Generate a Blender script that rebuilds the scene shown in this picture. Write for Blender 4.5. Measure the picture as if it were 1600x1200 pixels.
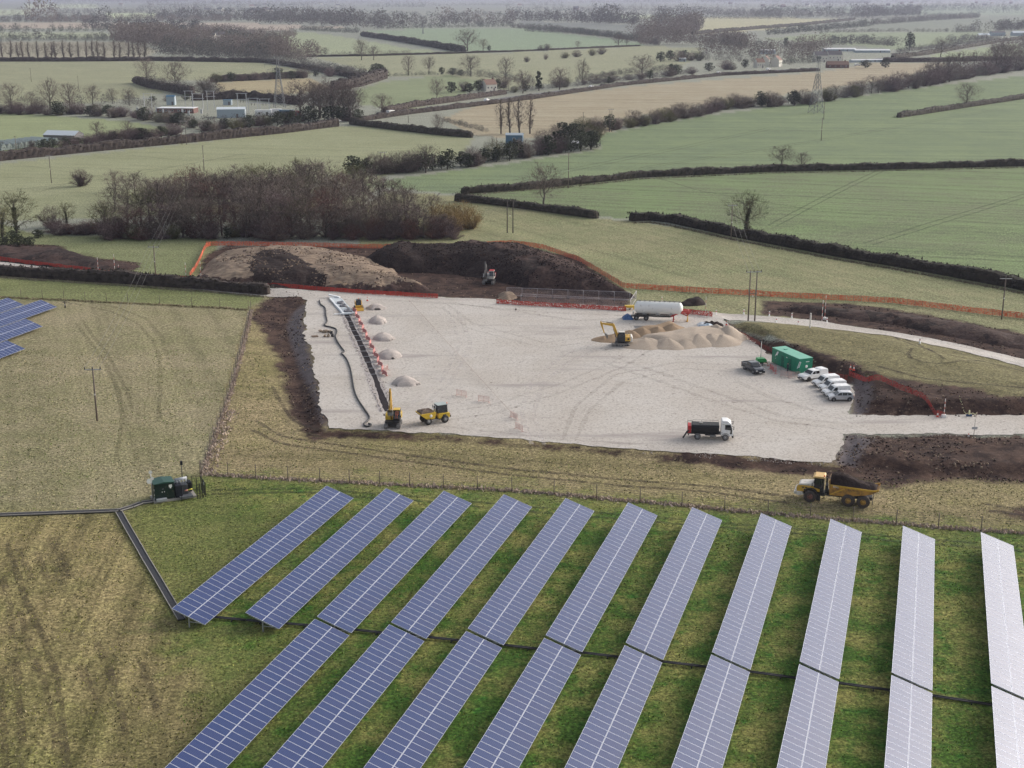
import bpy, bmesh, math, random
import numpy as np
from mathutils import Vector, Matrix

for _o in list(bpy.data.objects):
    bpy.data.objects.remove(_o, do_unlink=True)
scene = bpy.context.scene
COL = scene.collection
rnd = random.Random(7)
R = math.radians

# ------------------------------------------------------------------ camera
CAM_H = 64.2
F_PX = 2100.0
PITCH = math.atan(608.0 / F_PX)
cam_data = bpy.data.cameras.new('camera')
cam_data.sensor_width = 36.0
cam_data.lens = F_PX / 1600.0 * 36.0
cam_data.clip_start = 1.0
cam_data.clip_end = 60000.0
cam = bpy.data.objects.new('camera', cam_data)
cam.location = (0, 0, CAM_H)
cam.rotation_euler = (math.pi / 2 - PITCH, 0, 0)
COL.objects.link(cam)
scene.camera = cam

# ------------------------------------------------------------------ sky, sun, exposure
SUN_AZ = R(61)        # to the right of the view
SUN_EL = R(24)
world = bpy.data.worlds.new('World')
scene.world = world
world.use_nodes = True
nt = world.node_tree
nt.nodes.clear()
w_out = nt.nodes.new('ShaderNodeOutputWorld')
w_bg = nt.nodes.new('ShaderNodeBackground')
w_sky = nt.nodes.new('ShaderNodeTexSky')
w_sky.sky_type = 'NISHITA'
w_sky.sun_disc = False
w_sky.sun_elevation = SUN_EL
w_sky.sun_rotation = SUN_AZ
w_sky.air_density = 1.0
w_sky.dust_density = 5.0
w_sky.ozone_density = 1.0
w_hsv = nt.nodes.new('ShaderNodeHueSaturation')     # an overcast sky: the cloud layer greys the blue
w_hsv.inputs['Saturation'].default_value = 0.42
w_hsv.inputs['Value'].default_value = 1.0
nt.links.new(w_sky.outputs['Color'], w_hsv.inputs['Color'])
nt.links.new(w_hsv.outputs['Color'], w_bg.inputs['Color'])
w_bg.inputs['Strength'].default_value = 0.12
nt.links.new(w_bg.outputs['Background'], w_out.inputs['Surface'])

sun_data = bpy.data.lights.new('sun', 'SUN')
sun_data.energy = 0.55
sun_data.angle = R(34)
sun_data.color = (1.0, 0.95, 0.88)
sun = bpy.data.objects.new('sun', sun_data)
_d = Vector((math.sin(SUN_AZ) * math.cos(SUN_EL), math.cos(SUN_AZ) * math.cos(SUN_EL), math.sin(SUN_EL)))
sun.rotation_euler = _d.to_track_quat('Z', 'Y').to_euler()
sun.location = (60, 60, 300)
COL.objects.link(sun)

scene.view_settings.view_transform = 'Standard'
scene.view_settings.look = 'None'
scene.view_settings.gamma = 1.0
scene.view_settings.use_curve_mapping = False
scene.view_settings.exposure = 0.88
scene.render.engine = 'CYCLES'

# ------------------------------------------------------------------ small maths
def lin(c):
    c = c / 255.0
    return c / 12.92 if c <= 0.04045 else ((c + 0.055) / 1.055) ** 2.4
def rgb(r, g, b, k=0.85):
    """an albedo from a colour seen in the photograph under this light"""
    return (lin(r) * k, lin(g) * k, lin(b) * k)

CT, ST = math.cos(PITCH), math.sin(PITCH)
def ground_point(px, py, z=0.0):
    """where the line of sight through a photo pixel meets the level z"""
    x = (px - 800.0) / F_PX
    y = (py - 600.0) / F_PX
    d = (x, CT - y * ST, -ST - y * CT)
    t = (z - CAM_H) / d[2]
    return (d[0] * t, d[1] * t)
def scale_at(py, z=0.0):
    """photo pixels per metre for something standing at photo row py"""
    return CT * (py + 8.0) / (CAM_H - z)
def gp_arr(pts):
    return np.array([ground_point(a, b) for a, b in pts])

def poly_sd(P, poly):
    """signed distance to a polygon (positive inside); P (n,2)"""
    poly = np.asarray(poly, float)
    n = len(poly)
    d2 = np.full(len(P), 1e18)
    inside = np.zeros(len(P), bool)
    for i in range(n):
        a = poly[i]; b = poly[(i + 1) % n]
        e = b - a
        w = P - a
        t = np.clip((w @ e) / max(e @ e, 1e-9), 0, 1)
        q = w - t[:, None] * e
        d2 = np.minimum(d2, (q ** 2).sum(1))
        c = (a[1] > P[:, 1]) != (b[1] > P[:, 1])
        if abs(b[1] - a[1]) > 1e-12:
            xi = a[0] + (P[:, 1] - a[1]) / (b[1] - a[1]) * (b[0] - a[0])
            inside ^= c & (P[:, 0] < xi)
    d = np.sqrt(d2)
    return np.where(inside, d, -d)
def line_dist(P, line):
    line = np.asarray(line, float)
    d2 = np.full(len(P), 1e18)
    for a, b in zip(line[:-1], line[1:]):
        e = b - a
        w = P - a
        t = np.clip((w @ e) / max(e @ e, 1e-9), 0, 1)
        q = w - t[:, None] * e
        d2 = np.minimum(d2, (q ** 2).sum(1))
    return np.sqrt(d2)
def sstep(a, b, x):
    t = np.clip((x - a) / (b - a), 0, 1)
    return t * t * (3 - 2 * t)

def vnoise(P, scale, seed=0):
    """smooth value noise, P (n,2), about -1..1"""
    q = np.asarray(P, float) / scale
    i = np.floor(q).astype(np.int64)
    f = q - i
    f = f * f * (3 - 2 * f)
    def h(ix, iy):
        n = (ix * 374761393 + iy * 668265263 + seed * 1442695041) & 0x7fffffff
        n = ((n ^ (n >> 13)) * 1274126177) & 0x7fffffff
        return ((n ^ (n >> 16)) & 0xffff) / 32767.5 - 1
    a = h(i[:, 0], i[:, 1]); b = h(i[:, 0] + 1, i[:, 1])
    c = h(i[:, 0], i[:, 1] + 1); d = h(i[:, 0] + 1, i[:, 1] + 1)
    return (a * (1 - f[:, 0]) + b * f[:, 0]) * (1 - f[:, 1]) + (c * (1 - f[:, 0]) + d * f[:, 0]) * f[:, 1]

# ------------------------------------------------------------------ relief of the site
PAD_Z = 0.55
PAD_PX = [(430, 453), (500, 459), (690, 468), (985, 484), (1105, 492), (1125, 500), (1142, 513), (1200, 557), (1262, 583),
          (1332, 607), (1329, 654), (1780, 654), (1780, 684), (1318, 684), (1303, 728), (1000, 707), (700, 683), (512, 672), (500, 620), (487, 560), (474, 510), (482, 474)]
PAD = gp_arr(PAD_PX)
BANK = gp_arr([(1118, 503), (1142, 513), (1200, 555), (1262, 580), (1334, 606), (1332, 652), (1480, 655), (1760, 655), (1760, 585), (1600, 563), (1420, 527), (1260, 508), (1150, 499)])
ROAD_N = gp_arr([(1090, 492), (1250, 503), (1400, 522), (1500, 543), (1620, 575), (1760, 620)])
BANK_S = gp_arr([(1320, 685), (1760, 684), (1760, 750), (1430, 745), (1308, 727)])
LOW_L = gp_arr([(452, 500), (470, 560), (490, 640)])

def relief(P):
    P = np.atleast_2d(np.asarray(P, float))
    z = np.zeros(len(P))
    near = (P[:, 1] > 60) & (P[:, 1] < 460) & (np.abs(P[:, 0]) < 260)
    if not near.any():
        return z
    Q = P[near]
    h = 0.10 * vnoise(Q, 23, 3) + 0.05 * vnoise(Q, 7, 5)
    h -= 0.75 * np.exp(-(line_dist(Q, LOW_L) / 8.0) ** 2)
    sb = poly_sd(Q, BANK)
    dn = line_dist(Q, ROAD_N)
    h += 2.1 * sstep(0.0, 4.2, sb) * (0.25 + 0.75 * sstep(2, 16, dn)) + 0.12 * vnoise(Q, 2.2, 8) * sstep(0, 2, sb)
    ss = poly_sd(Q, BANK_S)
    h += (1.1 * sstep(0.0, 3.6, ss) + 0.13 * vnoise(Q, 1.8, 9) * sstep(0, 1.5, ss)) 
    sp = poly_sd(Q, PAD)
    w = sstep(-3.4, 0.15, sp)
    # the pad is level; its edge is a short batter
    keep = np.maximum(sb, ss) > 0.4
    w = np.where(keep, np.minimum(w, sstep(0.5, 0.0, np.maximum(sb, ss))), w)
    h = h * (1 - w) + (PAD_Z - 0.06) * w
    z[near] = h
    return z
def height(x, y):
    return float(relief([(x, y)])[0])
def spot(px, py, dz=0.0):
    """ground point seen at a photo pixel, on the relief"""
    z = 0.0
    for _ in range(4):
        x, y = ground_point(px, py, z)
        z = pad_height(x, y)
    return Vector((x, y, z + dz))
def pad_height(x, y):
    s = poly_sd(np.array([(x, y)]), PAD)[0]
    return PAD_Z if s > 0 else height(x, y)
# ------------------------------------------------------------------ materials
MATS = {}
def base_mat(name):
    m = bpy.data.materials.new(name)
    m.use_nodes = True
    m.node_tree.nodes.clear()
    return m, m.node_tree.nodes, m.node_tree.links
def paint(name, col, rough=0.5, metal=0.0, var=0.12, scale=1.5, bump=0.0, coat=0.0, spec=0.5, dirt=0.0, dirt_col=(0.16, 0.125, 0.095)):
    """a plain painted / raw surface with uneven colour, wear and splashed dirt"""
    if name in MATS:
        return MATS[name]
    m, N, L = base_mat(name)
    out = N.new('ShaderNodeOutputMaterial')
    p = N.new('ShaderNodeBsdfPrincipled')
    L.new(p.outputs['BSDF'], out.inputs['Surface'])
    tc = N.new('ShaderNodeTexCoord')
    n1 = N.new('ShaderNodeTexNoise')
    n1.inputs['Scale'].default_value = scale
    n1.inputs['Detail'].default_value = 5
    L.new(tc.outputs['Object'], n1.inputs['Vector'])
    mx = N.new('ShaderNodeMix'); mx.data_type = 'RGBA'
    mx.inputs['A'].default_value = tuple(c * (1 - var) for c in col) + (1,)
    mx.inputs['B'].default_value = tuple(min(1, c * (1 + var)) for c in col) + (1,)
    L.new(n1.outputs['Fac'], mx.inputs['Factor'])
    cur = mx.outputs['Result']
    if dirt > 0:
        n2 = N.new('ShaderNodeTexNoise'); n2.inputs['Scale'].default_value = scale * 2.3; n2.inputs['Detail'].default_value = 6
        L.new(tc.outputs['Object'], n2.inputs['Vector'])
        mr = N.new('ShaderNodeMapRange')
        mr.inputs['From Min'].default_value = 0.62 - dirt * 0.4; mr.inputs['From Max'].default_value = 0.75
        mr.inputs['To Max'].default_value = min(1.0, 0.4 + dirt)
        L.new(n2.outputs['Fac'], mr.inputs['Value'])
        m2 = N.new('ShaderNodeMix'); m2.data_type = 'RGBA'
        m2.inputs['B'].default_value = tuple(dirt_col) + (1,)
        L.new(cur, m2.inputs['A']); L.new(mr.outputs['Result'], m2.inputs['Factor'])
        cur = m2.outputs['Result']
    L.new(cur, p.inputs['Base Color'])
    p.inputs['Roughness'].default_value = rough
    p.inputs['Metallic'].default_value = metal
    p.inputs['Coat Weight'].default_value = coat
    p.inputs['Specular IOR Level'].default_value = spec
    if bump > 0:
        b = N.new('ShaderNodeBump'); b.inputs['Strength'].default_value = bump; b.inputs['Distance'].default_value = 0.1
        L.new(n1.outputs['Fac'], b.inputs['Height']); L.new(b.outputs['Normal'], p.inputs['Normal'])
    MATS[name] = m
    return m

def earth_mat(name, c1, c2, c3, s1=0.35, s2=2.5, bump=0.6, rough=0.95, stretch=(1, 1, 1)):
    """loose ground: three tones broken up at two sizes"""
    if name in MATS:
        return MATS[name]
    m, N, L = base_mat(name)
    out = N.new('ShaderNodeOutputMaterial')
    p = N.new('ShaderNodeBsdfPrincipled')
    L.new(p.outputs['BSDF'], out.inputs['Surface'])
    tc = N.new('ShaderNodeTexCoord')
    mp = N.new('ShaderNodeMapping'); mp.inputs['Scale'].default_value = stretch
    L.new(tc.outputs['Object'], mp.inputs['Vector'])
    a = N.new('ShaderNodeTexNoise'); a.inputs['Scale'].default_value = s1; a.inputs['Detail'].default_value = 6; a.inputs['Roughness'].default_value = 0.65
    b = N.new('ShaderNodeTexNoise'); b.inputs['Scale'].default_value = s2; b.inputs['Detail'].default_value = 8; b.inputs['Roughness'].default_value = 0.7
    L.new(mp.outputs['Vector'], a.inputs['Vector']); L.new(mp.outputs['Vector'], b.inputs['Vector'])
    r1 = N.new('ShaderNodeMapRange'); r1.inputs['From Min'].default_value = 0.36; r1.inputs['From Max'].default_value = 0.66
    r2 = N.new('ShaderNodeMapRange'); r2.inputs['From Min'].default_value = 0.40; r2.inputs['From Max'].default_value = 0.70
    L.new(a.outputs['Fac'], r1.inputs['Value']); L.new(b.outputs['Fac'], r2.inputs['Value'])
    m1 = N.new('ShaderNodeMix'); m1.data_type = 'RGBA'
    m1.inputs['A'].default_value = tuple(c1) + (1,); m1.inputs['B'].default_value = tuple(c2) + (1,)
    L.new(r1.outputs['Result'], m1.inputs['Factor'])
    m2 = N.new('ShaderNodeMix'); m2.data_type = 'RGBA'
    m2.inputs['B'].default_value = tuple(c3) + (1,)
    L.new(m1.outputs['Result'], m2.inputs['A']); L.new(r2.outputs['Result'], m2.inputs['Factor'])
    L.new(m2.outputs['Result'], p.inputs['Base Color'])
    p.inputs['Roughness'].default_value = rough
    p.inputs['Specular IOR Level'].default_value = 0.2
    bp = N.new('ShaderNodeBump'); bp.inputs['Strength'].default_value = bump; bp.inputs['Distance'].default_value = 0.25
    L.new(b.outputs['Fac'], bp.inputs['Height']); L.new(bp.outputs['Normal'], p.inputs['Normal'])
    MATS[name] = m
    return m

def leaf_mat(name, c1, c2, rough=0.8):
    """twigs or leaves: colour differs from clump to clump"""
    if name in MATS:
        return MATS[name]
    m, N, L = base_mat(name)
    out = N.new('ShaderNodeOutputMaterial')
    p = N.new('ShaderNodeBsdfPrincipled')
    L.new(p.outputs['BSDF'], out.inputs['Surface'])
    tc = N.new('ShaderNodeTexCoord')
    a = N.new('ShaderNodeTexNoise'); a.inputs['Scale'].default_value = 0.7; a.inputs['Detail'].default_value = 4
    L.new(tc.outputs['Object'], a.inputs['Vector'])
    oi = N.new('ShaderNodeObjectInfo')
    r = N.new('ShaderNodeMapRange'); r.inputs['From Min'].default_value = 0.35; r.inputs['From Max'].default_value = 0.65
    L.new(a.outputs['Fac'], r.inputs['Value'])
    m1 = N.new('ShaderNodeMix'); m1.data_type = 'RGBA'
    m1.inputs['A'].default_value = tuple(c1) + (1,); m1.inputs['B'].default_value = tuple(c2) + (1,)
    L.new(r.outputs['Result'], m1.inputs['Factor'])
    hs = N.new('ShaderNodeHueSaturation')
    v = N.new('ShaderNodeMapRange'); v.inputs['To Min'].default_value = 0.75; v.inputs['To Max'].default_value = 1.25
    L.new(oi.outputs['Random'], v.inputs['Value']); L.new(v.outputs['Result'], hs.inputs['Value'])
    L.new(m1.outputs['Result'], hs.inputs['Color'])
    L.new(hs.outputs['Color'], p.inputs['Base Color'])
    p.inputs['Roughness'].default_value = rough
    p.inputs['Specular IOR Level'].default_value = 0.15
    MATS[name] = m
    return m

# ------------------------------------------------------------------ mesh builder
class MB:
    def __init__(self, xf=None):
        self.v = []; self.f = []; self.m = []; self.s = []
        self.xf = xf or Matrix.Identity(4)
    def add(self, vs, fs, m=0, smooth=False):
        o = len(self.v)
        for p in vs:
            self.v.append(tuple(self.xf @ Vector(p)))
        for f in fs:
            self.f.append(tuple(i + o for i in f)); self.m.append(m); self.s.append(smooth)
        return self
    def box(self, c, s, m=0, rz=0.0, taper=1.0, ry=0.0):
        hx, hy, hz = s[0] / 2, s[1] / 2, s[2] / 2
        pts = [(-hx, -hy, -hz), (hx, -hy, -hz), (hx, hy, -hz), (-hx, hy, -hz),
               (-hx * taper, -hy * taper, hz), (hx * taper, -hy * taper, hz), (hx * taper, hy * taper, hz), (-hx * taper, hy * taper, hz)]
        M = Matrix.Translation(c) @ Matrix.Rotation(rz, 4, 'Z') @ Matrix.Rotation(ry, 4, 'Y')
        pts = [M @ Vector(p) for p in pts]
        return self.add(pts, [(0, 3, 2, 1), (4, 5, 6, 7), (0, 1, 5, 4), (1, 2, 6, 5), (2, 3, 7, 6), (3, 0, 4, 7)], m)
    def bar(self, a, b, w, h=None, m=0):
        a, b = Vector(a), Vector(b); h = h or w
        d = b - a; L = d.length
        if L < 1e-6: return self
        q = d.to_track_quat('X', 'Z')
        M = Matrix.Translation((a + b) / 2) @ q.to_matrix().to_4x4()
        hx, hy, hz = L / 2, w / 2, h / 2
        pts = [M @ Vector(p) for p in [(-hx, -hy, -hz), (hx, -hy, -hz), (hx, hy, -hz), (-hx, hy, -hz), (-hx, -hy, hz), (hx, -hy, hz), (hx, hy, hz), (-hx, hy, hz)]]
        return self.add(pts, [(0, 3, 2, 1), (4, 5, 6, 7), (0, 1, 5, 4), (1, 2, 6, 5), (2, 3, 7, 6), (3, 0, 4, 7)], m)
    def cyl(self, a, b, r0, r1=None, n=10, m=0, caps=True, smooth=True):
        a, b = Vector(a), Vector(b); r1 = r0 if r1 is None else r1
        d = (b - a).normalized()
        u = d.orthogonal().normalized(); w = d.cross(u)
        vs = []
        for c, r in ((a, r0), (b, r1)):
            for i in range(n):
                t = 2 * math.pi * i / n
                vs.append(c + (u * math.cos(t) + w * math.sin(t)) * r)
        self.add(vs, [(i, (i + 1) % n, n + (i + 1) % n, n + i) for i in range(n)], m, smooth)
        if caps:
            o = len(self.v) - 2 * n
            self.f.append(tuple(o + i for i in reversed(range(n)))); self.m.append(m); self.s.append(False)
            self.f.append(tuple(o + n + i for i in range(n))); self.m.append(m); self.s.append(False)
        return self
    def lathe(self, prof, n=12, m=0, c=(0, 0, 0), axis='Z', smooth=True):
        vs = []
        for r, z in prof:
            for i in range(n):
                t = 2 * math.pi * i / n
                x, y = r * math.cos(t), r * math.sin(t)
                p = (x, y, z) if axis == 'Z' else ((z, x, y) if axis == 'X' else (x, z, y))
                vs.append((p[0] + c[0], p[1] + c[1], p[2] + c[2]))
        fs = []
        for k in range(len(prof) - 1):
            for i in range(n):
                fs.append((k * n + i, k * n + (i + 1) % n, (k + 1) * n + (i + 1) % n, (k + 1) * n + i))
        self.add(vs, fs, m, smooth)
        o = len(self.v) - len(vs)
        if prof[0][0] > 1e-4:
            self.f.append(tuple(o + i for i in reversed(range(n)))); self.m.append(m); self.s.append(False)
        if prof[-1][0] > 1e-4:
            k = (len(prof) - 1) * n
            self.f.append(tuple(o + k + i for i in range(n))); self.m.append(m); self.s.append(False)
        return self
    def prism(self, prof, y0, y1, m=0, lean=0.0, zb=0.0):
        """side profile [(x,z)] extruded across y; lean draws the sides in above zb"""
        n = len(prof)
        def yy(y, z):
            k = max(0.0, z - zb) * lean
            return y - k if y > (y0 + y1) / 2 else y + k
        vs = [(x, yy(y0, z), z) for x, z in prof] + [(x, yy(y1, z), z) for x, z in prof]
        fs = [tuple(range(n)), tuple(reversed(range(n, 2 * n)))]
        fs += [(i, n + i, n + (i + 1) % n, (i + 1) % n) for i in range(n)]
        return self.add(vs, fs, m)
    def plate(self, pts, t=0.02, m=0):
        """a thin solid plate from a planar outline"""
        P = [Vector(p) for p in pts]
        nrm = (P[1] - P[0]).cross(P[2] - P[0]).normalized() * t
        n = len(P)
        vs = P + [p + nrm for p in P]
        fs = [tuple(reversed(range(n))), tuple(range(n, 2 * n))] + [(i, (i + 1) % n, n + (i + 1) % n, n + i) for i in range(n)]
        return self.add(vs, fs, m)
    def tube(self, path, r, n=6, m=0):
        P = [Vector(p) for p in path]
        vs = []
        for i, p in enumerate(P):
            d = (P[min(i + 1, len(P) - 1)] - P[max(i - 1, 0)]).normalized()
            u = d.cross(Vector((0, 0, 1)))
            u = u.normalized() if u.length > 1e-4 else Vector((1, 0, 0))
            w = u.cross(d)
            for k in range(n):
                t = 2 * math.pi * k / n
                vs.append(p + (u * math.cos(t) + w * math.sin(t)) * r)
        fs = []
        for i in range(len(P) - 1):
            for k in range(n):
                fs.append((i * n + k, i * n + (k + 1) % n, (i + 1) * n + (k + 1) % n, (i + 1) * n + k))
        return self.add(vs, fs, m, True)
    def mesh(self, name, mats):
        me = bpy.data.meshes.new(name)
        me.from_pydata(self.v, [], self.f)
        for x in (mats if isinstance(mats, (list, tuple)) else [mats]):
            me.materials.append(x)
        me.polygons.foreach_set('material_index', self.m)
        me.polygons.foreach_set('use_smooth', self.s)
        me.update()
        bm = bmesh.new(); bm.from_mesh(me)
        bmesh.ops.recalc_face_normals(bm, faces=bm.faces)
        bm.to_mesh(me); bm.free()
        return me
    def build(self, name, mats, parent=None, loc=None, bevel=0.0):
        o = bpy.data.objects.new(name, self.mesh(name, mats))
        COL.objects.link(o)
        if parent is not None: o.parent = parent
        if loc is not None: o.location = loc
        if bevel > 0:
            b = o.modifiers.new('bevel', 'BEVEL'); b.width = bevel; b.segments = 2; b.limit_method = 'ANGLE'
        return o

def tag(o, label, cat, group=None):
    o['label'] = label; o['category'] = cat
    if group: o['group'] = group
    return o
def thing(name, label, cat, loc=(0, 0, 0), rz=0.0, group=None):
    o = bpy.data.objects.new(name, None)
    o.empty_display_size = 0.3
    COL.objects.link(o)
    o.location = loc; o.rotation_euler = (0, 0, rz)
    return tag(o, label, cat, group)
def link_mesh(name, me, parent=None, loc=None, rz=None):
    o = bpy.data.objects.new(name, me)
    COL.objects.link(o)
    if parent is not None: o.parent = parent
    if loc is not None: o.location = loc
    if rz is not None: o.rotation_euler = (0, 0, rz)
    return o
def raw_mesh(name, V, Fc, mats, smooth=False):
    me = bpy.data.meshes.new(name)
    me.from_pydata([tuple(v) for v in V], [], [tuple(f) for f in Fc])
    for x in (mats if isinstance(mats, (list, tuple)) else [mats]):
        me.materials.append(x)
    if smooth:
        me.polygons.foreach_set('use_smooth', [True] * len(me.polygons))
    me.update()
    return me
KIDS = {}
def copy_thing(root, loc, rz, label=None, scale=None, group=None):
    """a copy of a thing with copies of its parts and their sub-parts"""
    kids = {}
    for o in bpy.data.objects:
        if o.parent is not None: kids.setdefault(o.parent.name, []).append(o)
    def dup(o, par):
        c = o.copy(); COL.objects.link(c)
        if par is not None: c.parent = par
        for k in kids.get(o.name, []): dup(k, c)
        return c
    r = dup(root, None)
    r.location = loc; r.rotation_euler = (0, 0, rz)
    if scale: r.scale = scale
    if label: r['label'] = label
    if group: r['group'] = group
    return r
# ------------------------------------------------------------------ the ground: one sheet to the horizon
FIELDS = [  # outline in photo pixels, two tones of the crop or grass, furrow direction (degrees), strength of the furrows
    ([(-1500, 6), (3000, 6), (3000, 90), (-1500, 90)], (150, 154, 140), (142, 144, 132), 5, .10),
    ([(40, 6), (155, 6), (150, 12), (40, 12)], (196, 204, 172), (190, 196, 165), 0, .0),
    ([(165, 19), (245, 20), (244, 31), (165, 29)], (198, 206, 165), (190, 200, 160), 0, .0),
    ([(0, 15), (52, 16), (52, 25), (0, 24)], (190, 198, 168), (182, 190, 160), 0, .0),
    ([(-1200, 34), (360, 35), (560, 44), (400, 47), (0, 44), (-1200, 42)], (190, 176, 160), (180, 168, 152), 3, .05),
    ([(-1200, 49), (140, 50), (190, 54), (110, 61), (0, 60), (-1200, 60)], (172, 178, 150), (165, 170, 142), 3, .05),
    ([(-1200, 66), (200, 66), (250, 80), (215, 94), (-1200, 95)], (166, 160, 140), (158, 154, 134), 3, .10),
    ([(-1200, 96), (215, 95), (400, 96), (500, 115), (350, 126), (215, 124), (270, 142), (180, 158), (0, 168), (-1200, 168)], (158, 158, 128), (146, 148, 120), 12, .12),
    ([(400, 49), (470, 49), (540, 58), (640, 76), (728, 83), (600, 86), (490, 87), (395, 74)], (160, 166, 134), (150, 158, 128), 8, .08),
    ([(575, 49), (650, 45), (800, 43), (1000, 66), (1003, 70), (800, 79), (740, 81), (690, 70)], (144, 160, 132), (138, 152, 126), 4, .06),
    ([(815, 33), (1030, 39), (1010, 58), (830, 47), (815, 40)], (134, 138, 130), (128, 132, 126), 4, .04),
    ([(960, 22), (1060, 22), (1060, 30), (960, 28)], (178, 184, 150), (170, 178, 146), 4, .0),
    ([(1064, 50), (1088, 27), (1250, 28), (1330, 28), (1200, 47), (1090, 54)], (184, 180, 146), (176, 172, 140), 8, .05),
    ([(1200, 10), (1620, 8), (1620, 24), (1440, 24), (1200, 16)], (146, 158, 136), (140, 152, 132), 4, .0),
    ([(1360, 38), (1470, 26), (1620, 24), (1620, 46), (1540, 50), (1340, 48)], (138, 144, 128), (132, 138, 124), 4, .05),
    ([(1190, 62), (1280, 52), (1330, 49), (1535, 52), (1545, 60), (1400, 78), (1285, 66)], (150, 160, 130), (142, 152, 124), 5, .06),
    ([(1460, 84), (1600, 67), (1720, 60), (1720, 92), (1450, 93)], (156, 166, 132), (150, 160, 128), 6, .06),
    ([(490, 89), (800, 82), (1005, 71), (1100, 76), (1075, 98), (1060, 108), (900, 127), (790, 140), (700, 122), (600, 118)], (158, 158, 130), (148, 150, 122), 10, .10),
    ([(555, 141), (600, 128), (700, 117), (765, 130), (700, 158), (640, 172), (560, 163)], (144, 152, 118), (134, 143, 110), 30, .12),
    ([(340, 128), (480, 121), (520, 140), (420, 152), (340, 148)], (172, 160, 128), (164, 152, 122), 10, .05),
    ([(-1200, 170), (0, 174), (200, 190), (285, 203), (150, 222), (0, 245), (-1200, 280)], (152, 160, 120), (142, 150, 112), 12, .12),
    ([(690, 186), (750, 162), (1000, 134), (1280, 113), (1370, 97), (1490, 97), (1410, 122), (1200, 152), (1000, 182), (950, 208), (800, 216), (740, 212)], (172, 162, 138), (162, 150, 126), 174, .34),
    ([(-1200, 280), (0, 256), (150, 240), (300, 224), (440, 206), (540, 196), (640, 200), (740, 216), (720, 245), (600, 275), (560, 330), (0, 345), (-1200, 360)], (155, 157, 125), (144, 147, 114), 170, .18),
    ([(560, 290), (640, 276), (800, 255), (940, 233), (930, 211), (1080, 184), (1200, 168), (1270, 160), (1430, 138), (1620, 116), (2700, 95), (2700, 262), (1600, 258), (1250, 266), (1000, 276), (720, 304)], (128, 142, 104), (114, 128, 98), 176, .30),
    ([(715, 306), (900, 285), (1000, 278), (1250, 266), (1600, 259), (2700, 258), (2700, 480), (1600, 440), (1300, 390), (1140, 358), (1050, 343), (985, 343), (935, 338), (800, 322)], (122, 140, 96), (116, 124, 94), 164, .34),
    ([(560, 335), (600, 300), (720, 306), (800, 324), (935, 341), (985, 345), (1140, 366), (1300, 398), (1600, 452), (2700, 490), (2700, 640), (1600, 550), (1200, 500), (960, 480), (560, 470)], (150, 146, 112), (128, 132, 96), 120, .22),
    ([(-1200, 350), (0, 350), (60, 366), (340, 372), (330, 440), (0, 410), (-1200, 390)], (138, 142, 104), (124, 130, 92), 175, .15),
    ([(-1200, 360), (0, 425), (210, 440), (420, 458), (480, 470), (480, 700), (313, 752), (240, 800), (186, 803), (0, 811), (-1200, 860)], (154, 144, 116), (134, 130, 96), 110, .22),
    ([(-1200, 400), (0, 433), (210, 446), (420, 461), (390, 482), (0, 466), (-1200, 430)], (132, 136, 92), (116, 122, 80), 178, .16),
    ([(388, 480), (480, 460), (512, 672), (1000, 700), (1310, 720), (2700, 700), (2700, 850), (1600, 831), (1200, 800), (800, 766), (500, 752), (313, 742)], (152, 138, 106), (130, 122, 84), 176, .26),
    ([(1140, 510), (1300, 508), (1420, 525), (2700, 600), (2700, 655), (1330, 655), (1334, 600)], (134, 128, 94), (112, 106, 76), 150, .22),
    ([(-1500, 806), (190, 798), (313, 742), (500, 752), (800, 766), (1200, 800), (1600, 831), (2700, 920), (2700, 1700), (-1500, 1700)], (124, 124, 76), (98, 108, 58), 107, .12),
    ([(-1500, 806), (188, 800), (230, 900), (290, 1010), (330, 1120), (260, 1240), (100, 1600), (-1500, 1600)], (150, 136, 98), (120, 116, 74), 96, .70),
]
MUD = [
    [(388, 492), (418, 464), (440, 457), (505, 458), (482, 474), (474, 506), (486, 560), (508, 640), (516, 682), (490, 690), (462, 662), (446, 622), (436, 560), (408, 512)],
    [(305, 446), (318, 400), (350, 384), (560, 384), (900, 398), (985, 462), (985, 482), (800, 474), (690, 466), (500, 458), (400, 450)],
    [(-60, 384), (30, 380), (95, 383), (110, 394), (160, 404), (224, 410), (212, 421), (150, 428), (60, 420), (-60, 402)],
    [(1188, 470), (1330, 474), (1430, 488), (1600, 521), (1760, 552), (1760, 624), (1600, 566), (1400, 521), (1270, 502), (1190, 492)],
    [(1112, 498), (1142, 508), (1200, 541), (1270, 563), (1330, 583), (1372, 606), (1420, 612), (1500, 622), (1560, 636), (1760, 642), (1760, 657), (1330, 657), (1335, 606), (1260, 583), (1198, 557), (1138, 516)],
    [(1300, 730), (1318, 685), (1760, 684), (1760, 770), (1600, 757), (1500, 750), (1420, 757), (1380, 760), (1240, 742), (1100, 726), (960, 712), (1090, 710)],
    [(508, 676), (700, 687), (1000, 710), (1300, 731), (1300, 737), (1000, 714), (700, 691), (508, 682)],
    [(1540, 798), (1620, 788), (1760, 796), (1760, 830), (1600, 812)],
    [(900, 474), (985, 478), (1105, 486), (1120, 499), (1000, 490), (900, 484)],
]
STONE = [
    [(474, 478), (482, 474), (474, 506), (487, 560), (506, 640), (510, 676), (500, 662), (488, 620), (470, 582), (456, 540), (447, 505), (455, 488)],
    [(1328, 600), (1345, 598), (1362, 612), (1362, 640), (1345, 656), (1328, 656)],
    [(1302, 730), (1318, 684), (1352, 685), (1368, 696), (1338, 730)],
]
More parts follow.
